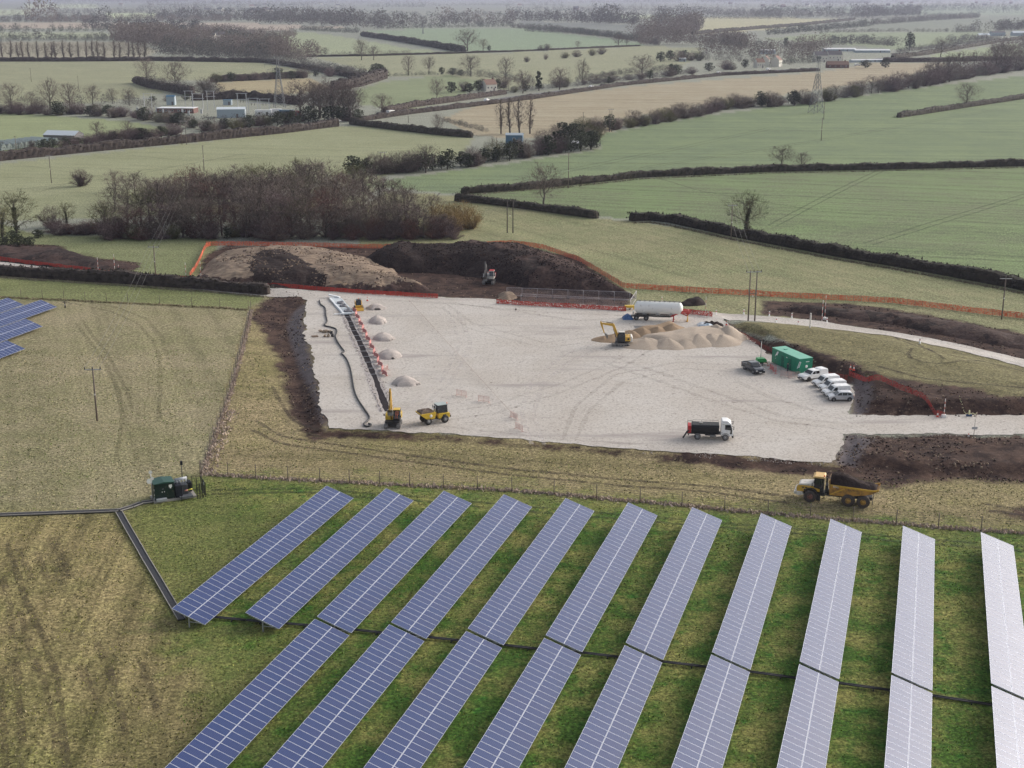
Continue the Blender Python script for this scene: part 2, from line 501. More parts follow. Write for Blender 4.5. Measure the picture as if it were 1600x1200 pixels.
def build_ground():
    px = [-9000, -5000, -3000, -2000, -1400, -1000, -700, -550] + list(range(-450, 2051, 6)) + [2150, 2300, 2600, 3000, 3600, 4600, 6600, 10600]
    s = []; c = 0.9
    while c < 1320:
        s.append(c); c += min(3.0, c * 0.12) if c < 1000 else 8.0
    s += [1500, 1900, 2600, 4000]
    px = np.array(px, float); s = np.array(s)
    n, k = len(s), len(px)
    PX, S = np.meshgrid(px, s)
    y = (S - 608.0) / F_PX
    x = (PX - 800.0) / F_PX
    t = CAM_H / (ST + y * CT)
    X = (x * t).ravel(); Y = ((CT - y * ST) * t).ravel()
    P = np.stack([X, Y], 1)
    Z = relief(P)
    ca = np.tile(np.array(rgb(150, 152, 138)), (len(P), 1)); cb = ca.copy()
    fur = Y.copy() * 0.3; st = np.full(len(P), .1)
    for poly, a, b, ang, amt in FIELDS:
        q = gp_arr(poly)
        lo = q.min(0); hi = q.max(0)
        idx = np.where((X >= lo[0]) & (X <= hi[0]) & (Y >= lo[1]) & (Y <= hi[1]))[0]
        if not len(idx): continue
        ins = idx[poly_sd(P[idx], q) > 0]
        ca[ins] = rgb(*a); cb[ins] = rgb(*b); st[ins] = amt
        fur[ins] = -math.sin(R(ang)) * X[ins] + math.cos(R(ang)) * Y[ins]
    nearrow = np.repeat(s > 735, k)
    for arr in (ca, cb):
        g = arr.reshape(n, k, 3)
        for _ in range(14):
            h = g.copy()
            h[1:-1, 1:-1] = (g[:-2, 1:-1] + g[2:, 1:-1] + g[1:-1, :-2] + g[1:-1, 2:] + 2 * g[1:-1, 1:-1]) / 6
            m_ = (s > 735)[:, None, None]
            g[:] = np.where(m_, h, g)
    mud = np.full(len(P), -60.0)
    idx = np.where((Y > 60) & (Y < 520) & (np.abs(X) < 300))[0]
    for poly in MUD:
        mud[idx] = np.maximum(mud[idx], poly_sd(P[idx], gp_arr(poly)))
    stone = np.full(len(P), -60.0)
    for poly in STONE: stone[idx] = np.maximum(stone[idx], poly_sd(P[idx], gp_arr(poly)))
    lush = np.full(len(P), -60.0)
    L1 = gp_arr([(330, 754), (500, 757), (800, 771), (1200, 806), (1600, 838), (2700, 935), (2700, 1700), (200, 1700), (370, 1150), (430, 1060), (285, 985), (340, 930), (430, 850), (440, 790)])
    lush[idx] = poly_sd(P[idx], L1)
    ii = (np.arange(n - 1)[:, None] * k + np.arange(k - 1)[None, :]).ravel()
    Fc = np.stack([ii, ii + k, ii + k + 1, ii + 1], 1)
    me = bpy.data.meshes.new('ground')
    me.vertices.add(len(P)); me.vertices.foreach_set('co', np.stack([X, Y, Z], 1).astype(np.float32).ravel())
    me.loops.add(Fc.size); me.loops.foreach_set('vertex_index', Fc.astype(np.int32).ravel())
    me.polygons.add(len(Fc)); me.polygons.foreach_set('loop_start', (np.arange(len(Fc)) * 4).astype(np.int32))
    me.polygons.foreach_set('use_smooth', np.ones(len(Fc), bool))
    me.update(); me.validate()
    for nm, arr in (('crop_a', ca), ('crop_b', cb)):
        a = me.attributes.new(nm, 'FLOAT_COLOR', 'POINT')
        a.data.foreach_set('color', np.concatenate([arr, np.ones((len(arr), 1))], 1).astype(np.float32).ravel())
    for nm, arr in (('furrow', fur), ('stripe', st), ('mud', mud), ('lush', lush), ('stone', stone)):
        a = me.attributes.new(nm, 'FLOAT', 'POINT')
        a.data.foreach_set('value', arr.astype(np.float32))
    o = bpy.data.objects.new('ground', me); COL.objects.link(o)
    o['kind'] = 'structure'
    # ---- material
    m, N, L = base_mat('ground')
    out = N.new('ShaderNodeOutputMaterial'); p = N.new('ShaderNodeBsdfPrincipled')
    L.new(p.outputs['BSDF'], out.inputs['Surface'])
    p.inputs['Roughness'].default_value = 0.95; p.inputs['Specular IOR Level'].default_value = 0.12
    geo = N.new('ShaderNodeNewGeometry')
    def att(nm):
        a = N.new('ShaderNodeAttribute'); a.attribute_name = nm; return a
    def noise(scale, detail=5, rough=.6, vec=None):
        t = N.new('ShaderNodeTexNoise'); t.inputs['Scale'].default_value = scale; t.inputs['Detail'].default_value = detail; t.inputs['Roughness'].default_value = rough
        L.new(vec or geo.outputs['Position'], t.inputs['Vector']); return t.outputs['Fac']
    def ramp(v, a, b, lo=0., hi=1.):
        r = N.new('ShaderNodeMapRange'); r.inputs['From Min'].default_value = a; r.inputs['From Max'].default_value = b
        r.inputs['To Min'].default_value = lo; r.inputs['To Max'].default_value = hi
        L.new(v, r.inputs['Value']); return r.outputs['Result']
    def math_(op, a, b=None):
        q = N.new('ShaderNodeMath'); q.operation = op
        for i, v in enumerate((a, b)):
            if v is None: continue
            if isinstance(v, (int, float)): q.inputs[i].default_value = v
            else: L.new(v, q.inputs[i])
        return q.outputs[0]
    def mix(f, a, b):
        q = N.new('ShaderNodeMix'); q.data_type = 'RGBA'
        for nm, v in (('Factor', f), ('A', a), ('B', b)):
            if isinstance(v, tuple): q.inputs[nm].default_value = v + ((1,) if len(v) == 3 else ())
            elif isinstance(v, (int, float)): q.inputs[nm].default_value = v
            else: L.new(v, q.inputs[nm])
        return q.outputs['Result']
    def mul(c, f):
        q = N.new('ShaderNodeVectorMath'); q.operation = 'SCALE'
        L.new(c, q.inputs[0]); L.new(f, q.inputs['Scale']); return q.outputs['Vector']
    big = noise(0.035, 5); mid = noise(0.22, 6, .65); fine = noise(1.6, 6, .7); tuft = noise(4.5, 4, .7)
    blend = math_('ADD', math_('MULTIPLY', big, .55), math_('MULTIPLY', mid, .45))
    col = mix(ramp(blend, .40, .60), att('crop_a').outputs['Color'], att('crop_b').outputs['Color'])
    # furrows, mowing lines and drilled rows run along each field
    fu = att('furrow').outputs['Fac']
    cmb = N.new('ShaderNodeCombineXYZ'); L.new(fu, cmb.inputs['X'])
    f1 = noise(0.45, 3, .6, cmb.outputs['Vector'])
    cm2 = N.new('ShaderNodeCombineXYZ'); L.new(math_('MULTIPLY', fu, .12), cm2.inputs['X']); L.new(math_('MULTIPLY', mid, .25), cm2.inputs['Y'])
    f2 = noise(1.0, 4, .6, cm2.outputs['Vector'])
    fac = math_('ADD', math_('SUBTRACT', f1, .5), math_('SUBTRACT', f2, .5))
    fac = math_('MULTIPLY', fac, ramp(mid, .30, .62, .25, 1.5))
    fac = math_('ADD', math_('MULTIPLY', math_('MULTIPLY', fac, att('stripe').outputs['Fac']), 3.0), 1.0)
    col = mul(col, fac)
    col = mul(col, ramp(fine, .34, .66, .62, 1.38))
    col = mul(col, ramp(tuft, .38, .62, .58, 1.42))
    col = mul(col, ramp(noise(2.6, 2, .5), .36, .64, .72, 1.28))
    spk = ramp(noise(1.1, 3, .5), .66, .74)
    col = mix(math_('MULTIPLY', spk, .45), col, mul(col, ramp(spk, 0., 1., .9, .35)))
    # lush grass among the panels
    lu = math_('ADD', att('lush').outputs['Fac'], math_('MULTIPLY', math_('SUBTRACT', mid, .5), 34.0))
    lcol = mix(ramp(noise(.16, 5, .7), .42, .62), rgb(76, 106, 42), rgb(138, 136, 78))
    lcol = mix(ramp(noise(.55, 4), .56, .72), lcol, rgb(58, 108, 40))
    lcol = mul(lcol, ramp(fine, .33, .67, .60, 1.40)); lcol = mul(lcol, ramp(tuft, .38, .62, .58, 1.42)); lcol = mul(lcol, ramp(noise(2.6, 2, .5), .36, .64, .70, 1.3))
    col = mix(ramp(lu, -5, 7), col, lcol)
    # bare and rutted earth
    md = math_('ADD', att('mud').outputs['Fac'], math_('MULTIPLY', math_('SUBTRACT', mid, .5), 7.0))
    md = math_('ADD', md, math_('MULTIPLY', math_('SUBTRACT', fine, .5), 4.5))
    mcol = mix(ramp(noise(.30, 6, .7), .40, .64), rgb(50, 37, 35), rgb(96, 76, 66))
    mcol = mix(ramp(noise(.9, 6, .75), .55, .75), mcol, rgb(128, 106, 93))
    mcol = mul(mcol, ramp(tuft, .3, .7, .7, 1.3))
    col = mix(ramp(md, -.6, .9), col, mcol)
    sdn = math_('ADD', att('stone').outputs['Fac'], math_('MULTIPLY', math_('SUBTRACT', fine, .5), 3.0))
    scol = mix(ramp(noise(.5, 6, .75), .4, .66), rgb(118, 110, 112), rgb(92, 84, 84))
    scol = mul(scol, ramp(noise(3.0, 5, .8), .3, .7, .62, 1.4))
    col = mix(ramp(sdn, -.4, .8), col, scol)
    L.new(col, p.inputs['Base Color'])
    bp = N.new('ShaderNodeBump'); bp.inputs['Strength'].default_value = 0.55; bp.inputs['Distance'].default_value = 0.16
    L.new(math_('ADD', fine, math_('MULTIPLY', tuft, .6)), bp.inputs['Height']); L.new(bp.outputs['Normal'], p.inputs['Normal'])
    me.materials.append(m)
    return o
build_ground()

# ------------------------------------------------------------------ gravel pad and haul roads
def gravel_mat():
    m, N, L = base_mat('crushed_stone')
    out = N.new('ShaderNodeOutputMaterial'); p = N.new('ShaderNodeBsdfPrincipled')
    L.new(p.outputs['BSDF'], out.inputs['Surface'])
    p.inputs['Roughness'].default_value = .9; p.inputs['Specular IOR Level'].default_value = .2
    geo = N.new('ShaderNodeNewGeometry')
    def noise(s, d=5, r=.6, stretch=None):
        t = N.new('ShaderNodeTexNoise'); t.inputs['Scale'].default_value = s; t.inputs['Detail'].default_value = d; t.inputs['Roughness'].default_value = r
        if stretch:
            mp = N.new('ShaderNodeMapping'); mp.inputs['Scale'].default_value = stretch[:3]; mp.inputs['Rotation'].default_value = (0, 0, stretch[3])
            L.new(geo.outputs['Position'], mp.inputs['Vector']); L.new(mp.outputs['Vector'], t.inputs['Vector'])
        else: L.new(geo.outputs['Position'], t.inputs['Vector'])
        return t.outputs['Fac']
    def ramp(v, a, b, lo=0., hi=1.):
        r = N.new('ShaderNodeMapRange'); r.inputs['From Min'].default_value = a; r.inputs['From Max'].default_value = b
        r.inputs['To Min'].default_value = lo; r.inputs['To Max'].default_value = hi; L.new(v, r.inputs['Value']); return r.outputs['Result']
    def mix(f, a, b):
        q = N.new('ShaderNodeMix'); q.data_type = 'RGBA'; L.new(f, q.inputs['Factor'])
        for nm, v in (('A', a), ('B', b)):
            if isinstance(v, tuple): q.inputs[nm].default_value = v + (1,)
            else: L.new(v, q.inputs[nm])
        return q.outputs['Result']
    c = mix(ramp(noise(.07, 6, .65), .38, .62), rgb(205, 199, 192), rgb(195, 187, 178))
    c = mix(ramp(noise(.05, 5, .7, (1, 2.2, 1, 0.35)), .54, .74), c, rgb(184, 176, 166))
    c = mix(ramp(noise(.16, 6, .7, (1, 5.0, 1, -0.25)), .60, .78), c, rgb(172, 163, 152))
    c = mix(ramp(noise(2.2, 6, .8), .50, .64), c, rgb(151, 142, 135))
    c = mix(ramp(noise(3.6, 4, .8), .57, .64), c, rgb(236, 230, 226))
    c = mix(ramp(noise(.9, 3, .5), .70, .76), c, rgb(128, 118, 112))
    c = mix(ramp(noise(.03, 4, .6, (1, 6.0, 1, .12)), .58, .70), c, rgb(168, 160, 156))
    L.new(c, p.inputs['Base Color'])
    b = N.new('ShaderNodeBump'); b.inputs['Strength'].default_value = .5; b.inputs['Distance'].default_value = .06
    L.new(noise(3.0, 6, .75), b.inputs['Height']); L.new(b.outputs['Normal'], p.inputs['Normal'])
    return m
GRAVEL = gravel_mat()
def ragged(poly, step=0.5, amp=0.22, seed=1):
    q = np.asarray(poly); out = []
    r = random.Random(seed)
    for a, b in zip(q, np.roll(q, -1, 0)):
        n = max(1, int(np.linalg.norm(b - a) / step))
        for i in range(n):
            t = i / n; out.append(a + (b - a) * t)
    out = np.array(out)
    nn = np.stack([vnoise(out, 1.1, seed), vnoise(out, 1.1, seed + 7)], 1) * amp + np.stack([vnoise(out, 5, seed + 3), vnoise(out, 5, seed + 4)], 1) * amp * 1.6
    return out + nn
def flat_sheet(name, poly, z, mat):
    V = [(x, y, z) for x, y in poly]
    o = link_mesh(name, raw_mesh(name, V, [tuple(range(len(V)))], mat))
    o['kind'] = 'structure'
    return o
flat_sheet('gravel_pad', ragged(PAD, .4, .38, 3), PAD_Z, GRAVEL)
def ribbon(name, line_px, width, mat, lift=0.05, step=1.0, amp=.2, seed=2, kind='structure', world=False, rows=4):
    q = np.asarray(line_px, float) if world else gp_arr(line_px)
    # resample
    pts = []
    for a, b in zip(q[:-1], q[1:]):
        n = max(1, int(np.linalg.norm(b - a) / step))
        for i in range(n): pts.append(a + (b - a) * i / n)
    pts.append(q[-1]); pts = np.array(pts)
    for _ in range(3): pts[1:-1] = (pts[:-2] + 2 * pts[1:-1] + pts[2:]) / 4
    d = np.gradient(pts, axis=0); d /= np.linalg.norm(d, axis=1)[:, None] + 1e-9
    nrm = np.stack([-d[:, 1], d[:, 0]], 1)
    V = []
    for k in range(rows + 1):
        off = (k / rows - .5) * width
        e = pts + nrm * off
        if k in (0, rows):
            e = e + nrm * (vnoise(e, 1.2, seed + k) * amp + vnoise(e, 6, seed + k + 5) * amp)[:, None]
        V.append(np.concatenate([e, (relief(e) + lift)[:, None]], 1))
    n = len(pts); V = np.concatenate(V)
    Fc = [(k * n + i, k * n + i + 1, (k + 1) * n + i + 1, (k + 1) * n + i) for k in range(rows) for i in range(n - 1)]
    o = link_mesh(name, raw_mesh(name, V, Fc, mat, True))
    if kind: o['kind'] = kind
    return o
ribbon('haul_road', [(-260, 392), (0, 414), (200, 438), (430, 460), (520, 466)], 6.0, GRAVEL, .10)
ribbon('haul_road', [(1085, 494), (1180, 499), (1260, 505), (1400, 526), (1500, 546), (1600, 571), (1780, 628)], 6.2, GRAVEL, .10, seed=5)

# wheel ruts across the grass
def rut_mat(name, c, cover, strength=.8):
    m, N, L = base_mat(name)
    out = N.new('ShaderNodeOutputMaterial'); p = N.new('ShaderNodeBsdfPrincipled'); t = N.new('ShaderNodeBsdfTransparent'); mx = N.new('ShaderNodeMixShader')
    geo = N.new('ShaderNodeNewGeometry'); n = N.new('ShaderNodeTexNoise'); n.inputs['Scale'].default_value = .9; n.inputs['Detail'].default_value = 6; n.inputs['Roughness'].default_value = .75
    L.new(geo.outputs['Position'], n.inputs['Vector'])
    r = N.new('ShaderNodeMapRange'); r.inputs['From Min'].default_value = .50 - cover * .3; r.inputs['From Max'].default_value = .85 - cover * .3; r.inputs['To Max'].default_value = strength
    L.new(n.outputs['Fac'], r.inputs['Value']); L.new(r.outputs['Result'], mx.inputs['Fac'])
    L.new(t.outputs[0], mx.inputs[1]); L.new(p.outputs[0], mx.inputs[2]); L.new(mx.outputs[0], out.inputs['Surface'])
    p.inputs['Base Color'].default_value = c + (1,); p.inputs['Roughness'].default_value = .95
    return m
RUT = rut_mat('rut_mud', rgb(70, 56, 44), .55)
RUT_B = rut_mat('rut_furrow', rgb(92, 78, 58), .42, .62)
RUT_T = rut_mat('rut_tramline', rgb(92, 96, 68), .6, .5)
RUT_S = rut_mat('rut_stone', rgb(150, 140, 130), .45, .22); RUT_L = rut_mat('rut_pale', rgb(224, 216, 212), .4, .5)
RUT_G = rut_mat('rut_grass', rgb(44, 56, 24), .55, .7)
RUT_F = rut_mat('rut_faint', rgb(104, 98, 66), .5, .42)
for ln, mt in (
    ([(400, 655), (440, 682), (600, 706), (800, 734), (950, 748), (1100, 758), (1240, 776)], RUT), ([(395, 672), (440, 694), (600, 716), (800, 743), (950, 757), (1100, 767), (1235, 786)], RUT),
    ([(430, 640), (470, 672), (520, 690), (700, 708), (900, 728)], RUT_F), ([(425, 600), (455, 650), (500, 676)], RUT),
    ([(330, 766), (480, 764), (640, 776), (800, 790), (1000, 806), (1240, 826), (1440, 842), (1640, 858)], RUT_G), ([(330, 772), (480, 770), (640, 783), (800, 797), (1000, 813), (1240, 833), (1440, 849), (1640, 865)], RUT_G),
    ([(90, 470), (170, 486), (215, 505), (240, 532), (250, 560), (250, 620), (246, 660)], RUT_F), ([(110, 468), (180, 480), (228, 498), (252, 525), (262, 556)], RUT_F),
    ([(120, 505), (160, 560), (185, 610), (192, 660), (180, 720)], RUT_F), ([(128, 500), (172, 560), (200, 612), (206, 640)], RUT_F),
    ([(10, 850), (24, 890), (40, 940), (70, 1000), (90, 1060), (105, 1200)], RUT_F), ([(70, 850), (90, 890), (100, 930)], RUT_F), ([(80, 840), (100, 880), (112, 905)], RUT_F),
    ([(140, 1040), (150, 1090), (165, 1100)], RUT_F), ([(225, 1040), (240, 1080), (250, 1120)], RUT_F), ([(40, 1100), (30, 1160), (36, 1210)], RUT_F), ([(170, 1040), (180, 1090), (190, 1150)], RUT_F),
    ([(12, 850), (26, 892), (42, 942), (70, 1000), (90, 1060), (106, 1210)], RUT_B), ([(28, 858), (38, 880), (52, 908)], RUT_B), ([(58, 862), (66, 885), (76, 908)], RUT_B), ([(78, 842), (90, 870), (103, 906)], RUT_B), ([(88, 838), (98, 866), (112, 906)], RUT_B), ([(32, 955), (40, 990)], RUT_B), ([(124, 1038), (136, 1066), (150, 1094)], RUT_B), ([(168, 1044), (180, 1072)], RUT_B), ([(220, 1034), (234, 1070), (248, 1112)], RUT_B), ([(0, 1078), (6, 1130), (10, 1210)], RUT_B), ([(22, 1028), (30, 1090), (36, 1164)], RUT_B), ([(60, 1040), (78, 1100), (92, 1180)], RUT_B), ([(186, 1080), (196, 1150)], RUT_B), ([(4, 900), (16, 950), (20, 1000)], RUT_B), ([(44, 1000), (60, 1050)], RUT_B), ([(150, 1000), (164, 1030)], RUT_B),
    ([(1395, 532), (1420, 548), (1450, 562), (1520, 575), (1600, 590)], RUT), ([(1410, 532), (1440, 552), (1475, 580)], RUT), ([(1425, 560), (1415, 572), (1440, 585), (1480, 586), (1540, 574)], RUT),
    ([(1300, 520), (1340, 535), (1370, 552)], RUT_F), ([(1540, 788), (1620, 800), (1700, 812)], RUT), ([(1545, 798), (1620, 808), (1700, 822)], RUT),
    ([(1370, 590), (1450, 612), (1600, 625)], RUT), ([(1180, 700), (1400, 765), (1500, 770)], RUT_F),
    ([(1380, 262), (1300, 300), (1200, 352)], RUT_T), ([(1392, 262), (1313, 300), (1212, 354)], RUT_T), ([(1610, 300), (1480, 340), (1350, 380)], RUT_T), ([(1622, 302), (1494, 342), (1362, 383)], RUT_T),
    ([(1200, 200), (1050, 232), (800, 282)], RUT_T), ([(1206, 202), (1058, 234), (812, 284)], RUT_T), ([(1560, 170), (1300, 215), (1000, 262)], RUT_T), ([(1568, 171), (1309, 216), (1010, 263)], RUT_T),
    ([(1000, 270), (1100, 300), (1280, 330), (1600, 352)], RUT_T), ([(150, 238), (300, 252), (520, 240)], RUT_T), ([(0, 300), (200, 275), (380, 240)], RUT_T),
    ([(20, 256), (150, 275), (260, 262), (390, 240)], RUT_F), ([(150, 275), (60, 300)], RUT_F)):
    ribbon('wheel_rut', ln, .75, mt, .05, .8, .12, rows=2)

# tread marks of the machines turning on the stone
def on_pad(line, w, mt, seed):
    o = ribbon('tread_mark', line, w, mt, 0, .6, .15, seed, rows=2)
    for v in o.data.vertices: v.co.z = PAD_Z + .0035 + .0012 * (seed % 7)
for i, (ln, w, mt) in enumerate((
    ([(690, 650), (760, 640), (860, 610), (960, 570), (1010, 540)], .7, RUT_S), ([(700, 662), (775, 650), (872, 620), (974, 578), (1022, 548)], .7, RUT_S), ([(880, 690), (900, 640), (960, 590), (1060, 570), (1150, 575)], .7, RUT_S),
    ([(900, 692), (920, 646), (975, 600), (1065, 580), (1145, 585)], .7, RUT_S), ([(830, 700), (815, 650), (830, 600), (880, 560), (930, 540)], .8, RUT_L), ([(850, 700), (833, 650), (848, 604), (895, 566), (942, 548)], .8, RUT_L),
    ([(1320, 668), (1220, 655), (1120, 620), (1040, 590), (950, 560)], 1.0, RUT_S), ([(1320, 676), (1214, 664), (1110, 630), (1028, 600), (940, 570)], 1.0, RUT_S), ([(1330, 665), (1250, 640), (1190, 610), (1170, 590)], .8, RUT_L),
    ([(700, 480), (740, 510), (850, 540), (930, 530)], .7, RUT_S), ([(690, 484), (734, 518), (848, 548), (930, 538)], .7, RUT_S), ([(640, 640), (690, 600), (720, 540), (700, 490)], .8, RUT_L), ([(655, 642), (706, 602), (736, 541), (716, 490)], .8, RUT_L),
    ([(1000, 500), (900, 505), (800, 490), (700, 476)], 1.2, RUT_S), ([(560, 470), (700, 478), (850, 492), (1000, 498)], 1.4, RUT_S), ([(620, 668), (700, 672), (860, 690), (1000, 700)], .9, RUT_S), ([(1150, 600), (1200, 625), (1280, 650)], 1.2, RUT_S))):
    on_pad(ln, w, mt, 50 + i)

# ------------------------------------------------------------------ spoil heaps
SOIL_DARK = earth_mat('topsoil', rgb(33, 25, 25), rgb(44, 34, 32), rgb(70, 57, 53), .3, 1.6, 1.0)
SOIL_BROWN = earth_mat('subsoil', rgb(70, 53, 50), rgb(54, 42, 42), rgb(96, 78, 70), .25, 1.4, 1.0)
SOIL_TAN = earth_mat('clay', rgb(170, 152, 132), rgb(150, 132, 115), rgb(98, 80, 70), .18, 1.0, .9, stretch=(.45, 1.6, 1))
SAND_BROWN = earth_mat('brown_sand', rgb(158, 136, 112), rgb(146, 124, 102), rgb(172, 150, 126), .5, 5, .3)
SAND_TAN = earth_mat('tan_sand', rgb(184, 168, 152), rgb(174, 158, 143), rgb(198, 184, 168), .5, 5, .3)
STONE_PILE = earth_mat('stone_pile', rgb(190, 180, 174), rgb(176, 166, 160), rgb(208, 198, 192), .9, 5, .7)
def heap(name, label, outline_px, hmax, slope, mats, cell=.8, rough=.35, seed=1, pick=None, cat='spoil heap', dome=0.0, round_=1.0):
    q = gp_arr(outline_px)
    lo, hi = q.min(0) - 1.5, q.max(0) + 1.5
    nx, ny = int((hi[0] - lo[0]) / cell) + 1, int((hi[1] - lo[1]) / cell) + 1
    gx, gy = np.meshgrid(np.linspace(lo[0], hi[0], nx), np.linspace(lo[1], hi[1], ny))
    P = np.stack([gx.ravel(), gy.ravel()], 1)
    sd = poly_sd(P, q) + vnoise(P, 6, seed) * 1.0 * round_ + vnoise(P, 2.2, seed + 1) * .5 * round_
    prof = hmax * (1 - np.exp(-np.maximum(sd, 0) * slope / hmax * 1.25))
    prof = np.minimum(prof, hmax) + dome * np.maximum(sd, 0)
    z = prof + sstep(0, 1.2, sd) * (vnoise(P, 3.1, seed + 2) * rough + vnoise(P, 1.3, seed + 3) * rough * .6 + vnoise(P, 9, seed + 4) * rough * 1.5 + vnoise(P, .65, seed + 5) * rough * .4)
    base = relief(P)
    z = base + np.where(sd > -.3, np.maximum(z, -.25) - .08 * (sd < .1), -.5)
    mid_ = np.asarray(pick(P, z - base, sd)).astype(int) if pick else np.zeros(len(P), int)
    c = np.array(q.mean(0))
    V = np.stack([P[:, 0] - c[0], P[:, 1] - c[1], z], 1)
    Fc = []; mi = []
    for j in range(ny - 1):
        for i in range(nx - 1):
            a = j * nx + i
            if max(sd[a], sd[a + 1], sd[a + nx], sd[a + nx + 1]) > -.25:
                Fc.append((a, a + 1, a + nx + 1, a + nx))
                mi.append(mid_[a])
    me = raw_mesh(name, V, Fc, mats, True)
    me.polygons.foreach_set('material_index', mi)
    bm = bmesh.new(); bm.from_mesh(me)
    bmesh.ops.delete(bm, geom=[v for v in bm.verts if not v.link_faces], context='VERTS')
    bm.to_mesh(me); bm.free()
    o = link_mesh(name, me, None, (c[0], c[1], 0))
    return tag(o, label, cat)
def pick_left(p, z, sd):
    w = vnoise(p, 5, 71) + .5 * vnoise(p, 2, 72) + .35 * vnoise(p, .8, 73)
    d = poly_sd(p, DARK_PATCH) + w * 1.1
    return np.where(d > 0, 0, np.where((sd < 2.4 + w) & (p[:, 1] < LH_Y), 1, np.where(w < .95, 2, 1)))
DARK_PATCH = gp_arr([(388, 434), (402, 420), (425, 412), (445, 416), (478, 434), (512, 452), (470, 455), (400, 452)])
LH_Y = ground_point(400, 432)[1]
heap('spoil_heap', 'broad tan heap of tipped clay with a dark patch, left of the black heap', [(306, 447), (316, 418), (345, 400), (430, 393), (520, 395), (585, 412), (640, 440), (690, 458), (560, 459), (420, 451)], 4.4, .55, [SOIL_DARK, SOIL_BROWN, SOIL_TAN], .45, .3, 4, pick_left)
heap('spoil_heap', 'long black topsoil heap with a flat top behind the mesh fence', [(548, 416), (585, 403), (700, 396), (835, 399), (905, 424), (990, 466), (900, 458), (820, 450), (750, 435), (690, 427), (600, 423)], 5.6, .85, [SOIL_DARK, SOIL_BROWN], .5, .34, 9,
     lambda p, z, sd: (p[:, 0] > ground_point(830, 430)[0] + vnoise(p, 6, 5) * 5 + vnoise(p, 1.5, 6) * 3) | (z > 5.35))
heap('spoil_heap', 'low brown sand heap at the foot of the tan clay heap', [(487, 449), (500, 436), (540, 432), (590, 436), (628, 446), (600, 456), (530, 457)], 2.3, .8, [SAND_BROWN], .6, .12, 12)
heap('spoil_heap', 'low dark soil bank left of the haul road, by the red netting', [(-60, 394), (0, 388), (90, 390), (130, 402), (218, 416), (150, 427), (0, 407)], 1.5, .5, [SOIL_BROWN, SOIL_DARK], .7, .3, 14, lambda p, z, sd: vnoise(p, 5, 3) + .6 * vnoise(p, 1.6, 4) > .1)
heap('spoil_heap', 'dark soil bund along the far side of the curving haul road', [(1195, 482), (1330, 482), (1430, 495), (1600, 528), (1760, 560), (1760, 590), (1600, 548), (1400, 508), (1270, 492)], 1.1, .5, [SOIL_BROWN, SOIL_DARK], .8, .3, 15, lambda p, z, sd: vnoise(p, 5, 3) + .6 * vnoise(p, 1.6, 4) > .2)
heap('brush_pile', 'black pile of cut brush behind the white tank trailer', [(1063, 477), (1075, 470), (1098, 470), (1104, 476), (1090, 479)], 2.0, .8, [SOIL_DARK], .5, .5, 16, cat='brush pile')
heap('spoil_heap', 'small brown lump of earth on the pale gravel near the mesh fence', [(799, 487), (802, 481), (808, 482), (813, 487), (806, 489)], .8, .9, [SOIL_BROWN], .3, .12, 17, cat='spoil heap')
heap('spoil_heap', 'heap of grey rubble beside the end of the mesh fence', [(768, 470), (776, 460), (800, 458), (815, 466), (800, 473)], 1.3, .7, [SOIL_TAN], .5, .35, 18)

# clods thrown about on the bare earth and the heaps
def clods(name, polys, n, mats, seed, smin=.12, smax=.42, onheap=None):
    r = random.Random(seed); b = MB(); done = 0
    qs = [gp_arr(p) for p in polys]; ar = []
    for q in qs:
        lo, hi = q.min(0), q.max(0); ar.append((hi - lo).prod())
    while done < n:
        q = r.choices(qs, ar)[0]; lo, hi = q.min(0), q.max(0)
        P = np.array([[r.uniform(lo[0], hi[0]), r.uniform(lo[1], hi[1])] for _ in range(60)])
        P = P[poly_sd(P, q) > .4]
        if not len(P): continue
        P = P[np.abs(P[:, 0]) < 175]
        if not len(P): continue
        P = P[vnoise(P, 4, seed) > -.25]
        if not len(P): continue
        Z = onheap(P) if onheap else relief(P)
        for (x, y), z in zip(P, Z):
            s = r.uniform(smin, smax) * r.uniform(.5, 1); b.box((x, y, z + s * .18), (s, s * r.uniform(.6, 1), s * .6), r.randrange(len(mats)), rz=r.uniform(0, 3), taper=r.uniform(.4, .8)); done += 1
            if done >= n: break
    o = b.build(name, mats); o['kind'] = 'stuff'
def heap_top(objname):
    from mathutils.bvhtree import BVHTree
    o = bpy.data.objects[objname]; me = o.data
    t = BVHTree.FromPolygons([v.co + o.location for v in me.vertices], [tuple(p.vertices) for p in me.polygons])
    def f(P):
        out = []
        for x, y in P:
            h = t.ray_cast(Vector((x, y, 50)), Vector((0, 0, -1))); out.append(h[0].z if h[0] else -3.0)
        return np.array(out)
    return f
clods('clods', [MUD[0], MUD[2], MUD[4], MUD[5], MUD[5], MUD[3]], 5200, [SOIL_BROWN, SOIL_DARK, SOIL_TAN], 5)
clods('clods', [MUD[1]], 1500, [SOIL_BROWN, SOIL_DARK, SOIL_TAN], 6)
clods('clods', [[(318, 418), (345, 402), (430, 394), (585, 412), (690, 456), (560, 458), (420, 449)]], 1500, [SOIL_TAN, SOIL_TAN, SOIL_BROWN], 7, .15, .5, heap_top('spoil_heap'))
clods('clods', [[(555, 414), (700, 396), (835, 399), (905, 424), (985, 464), (820, 450), (690, 427), (600, 423)]], 2600, [SOIL_DARK, SOIL_DARK, SOIL_BROWN], 8, .15, .55, heap_top('spoil_heap.001'))
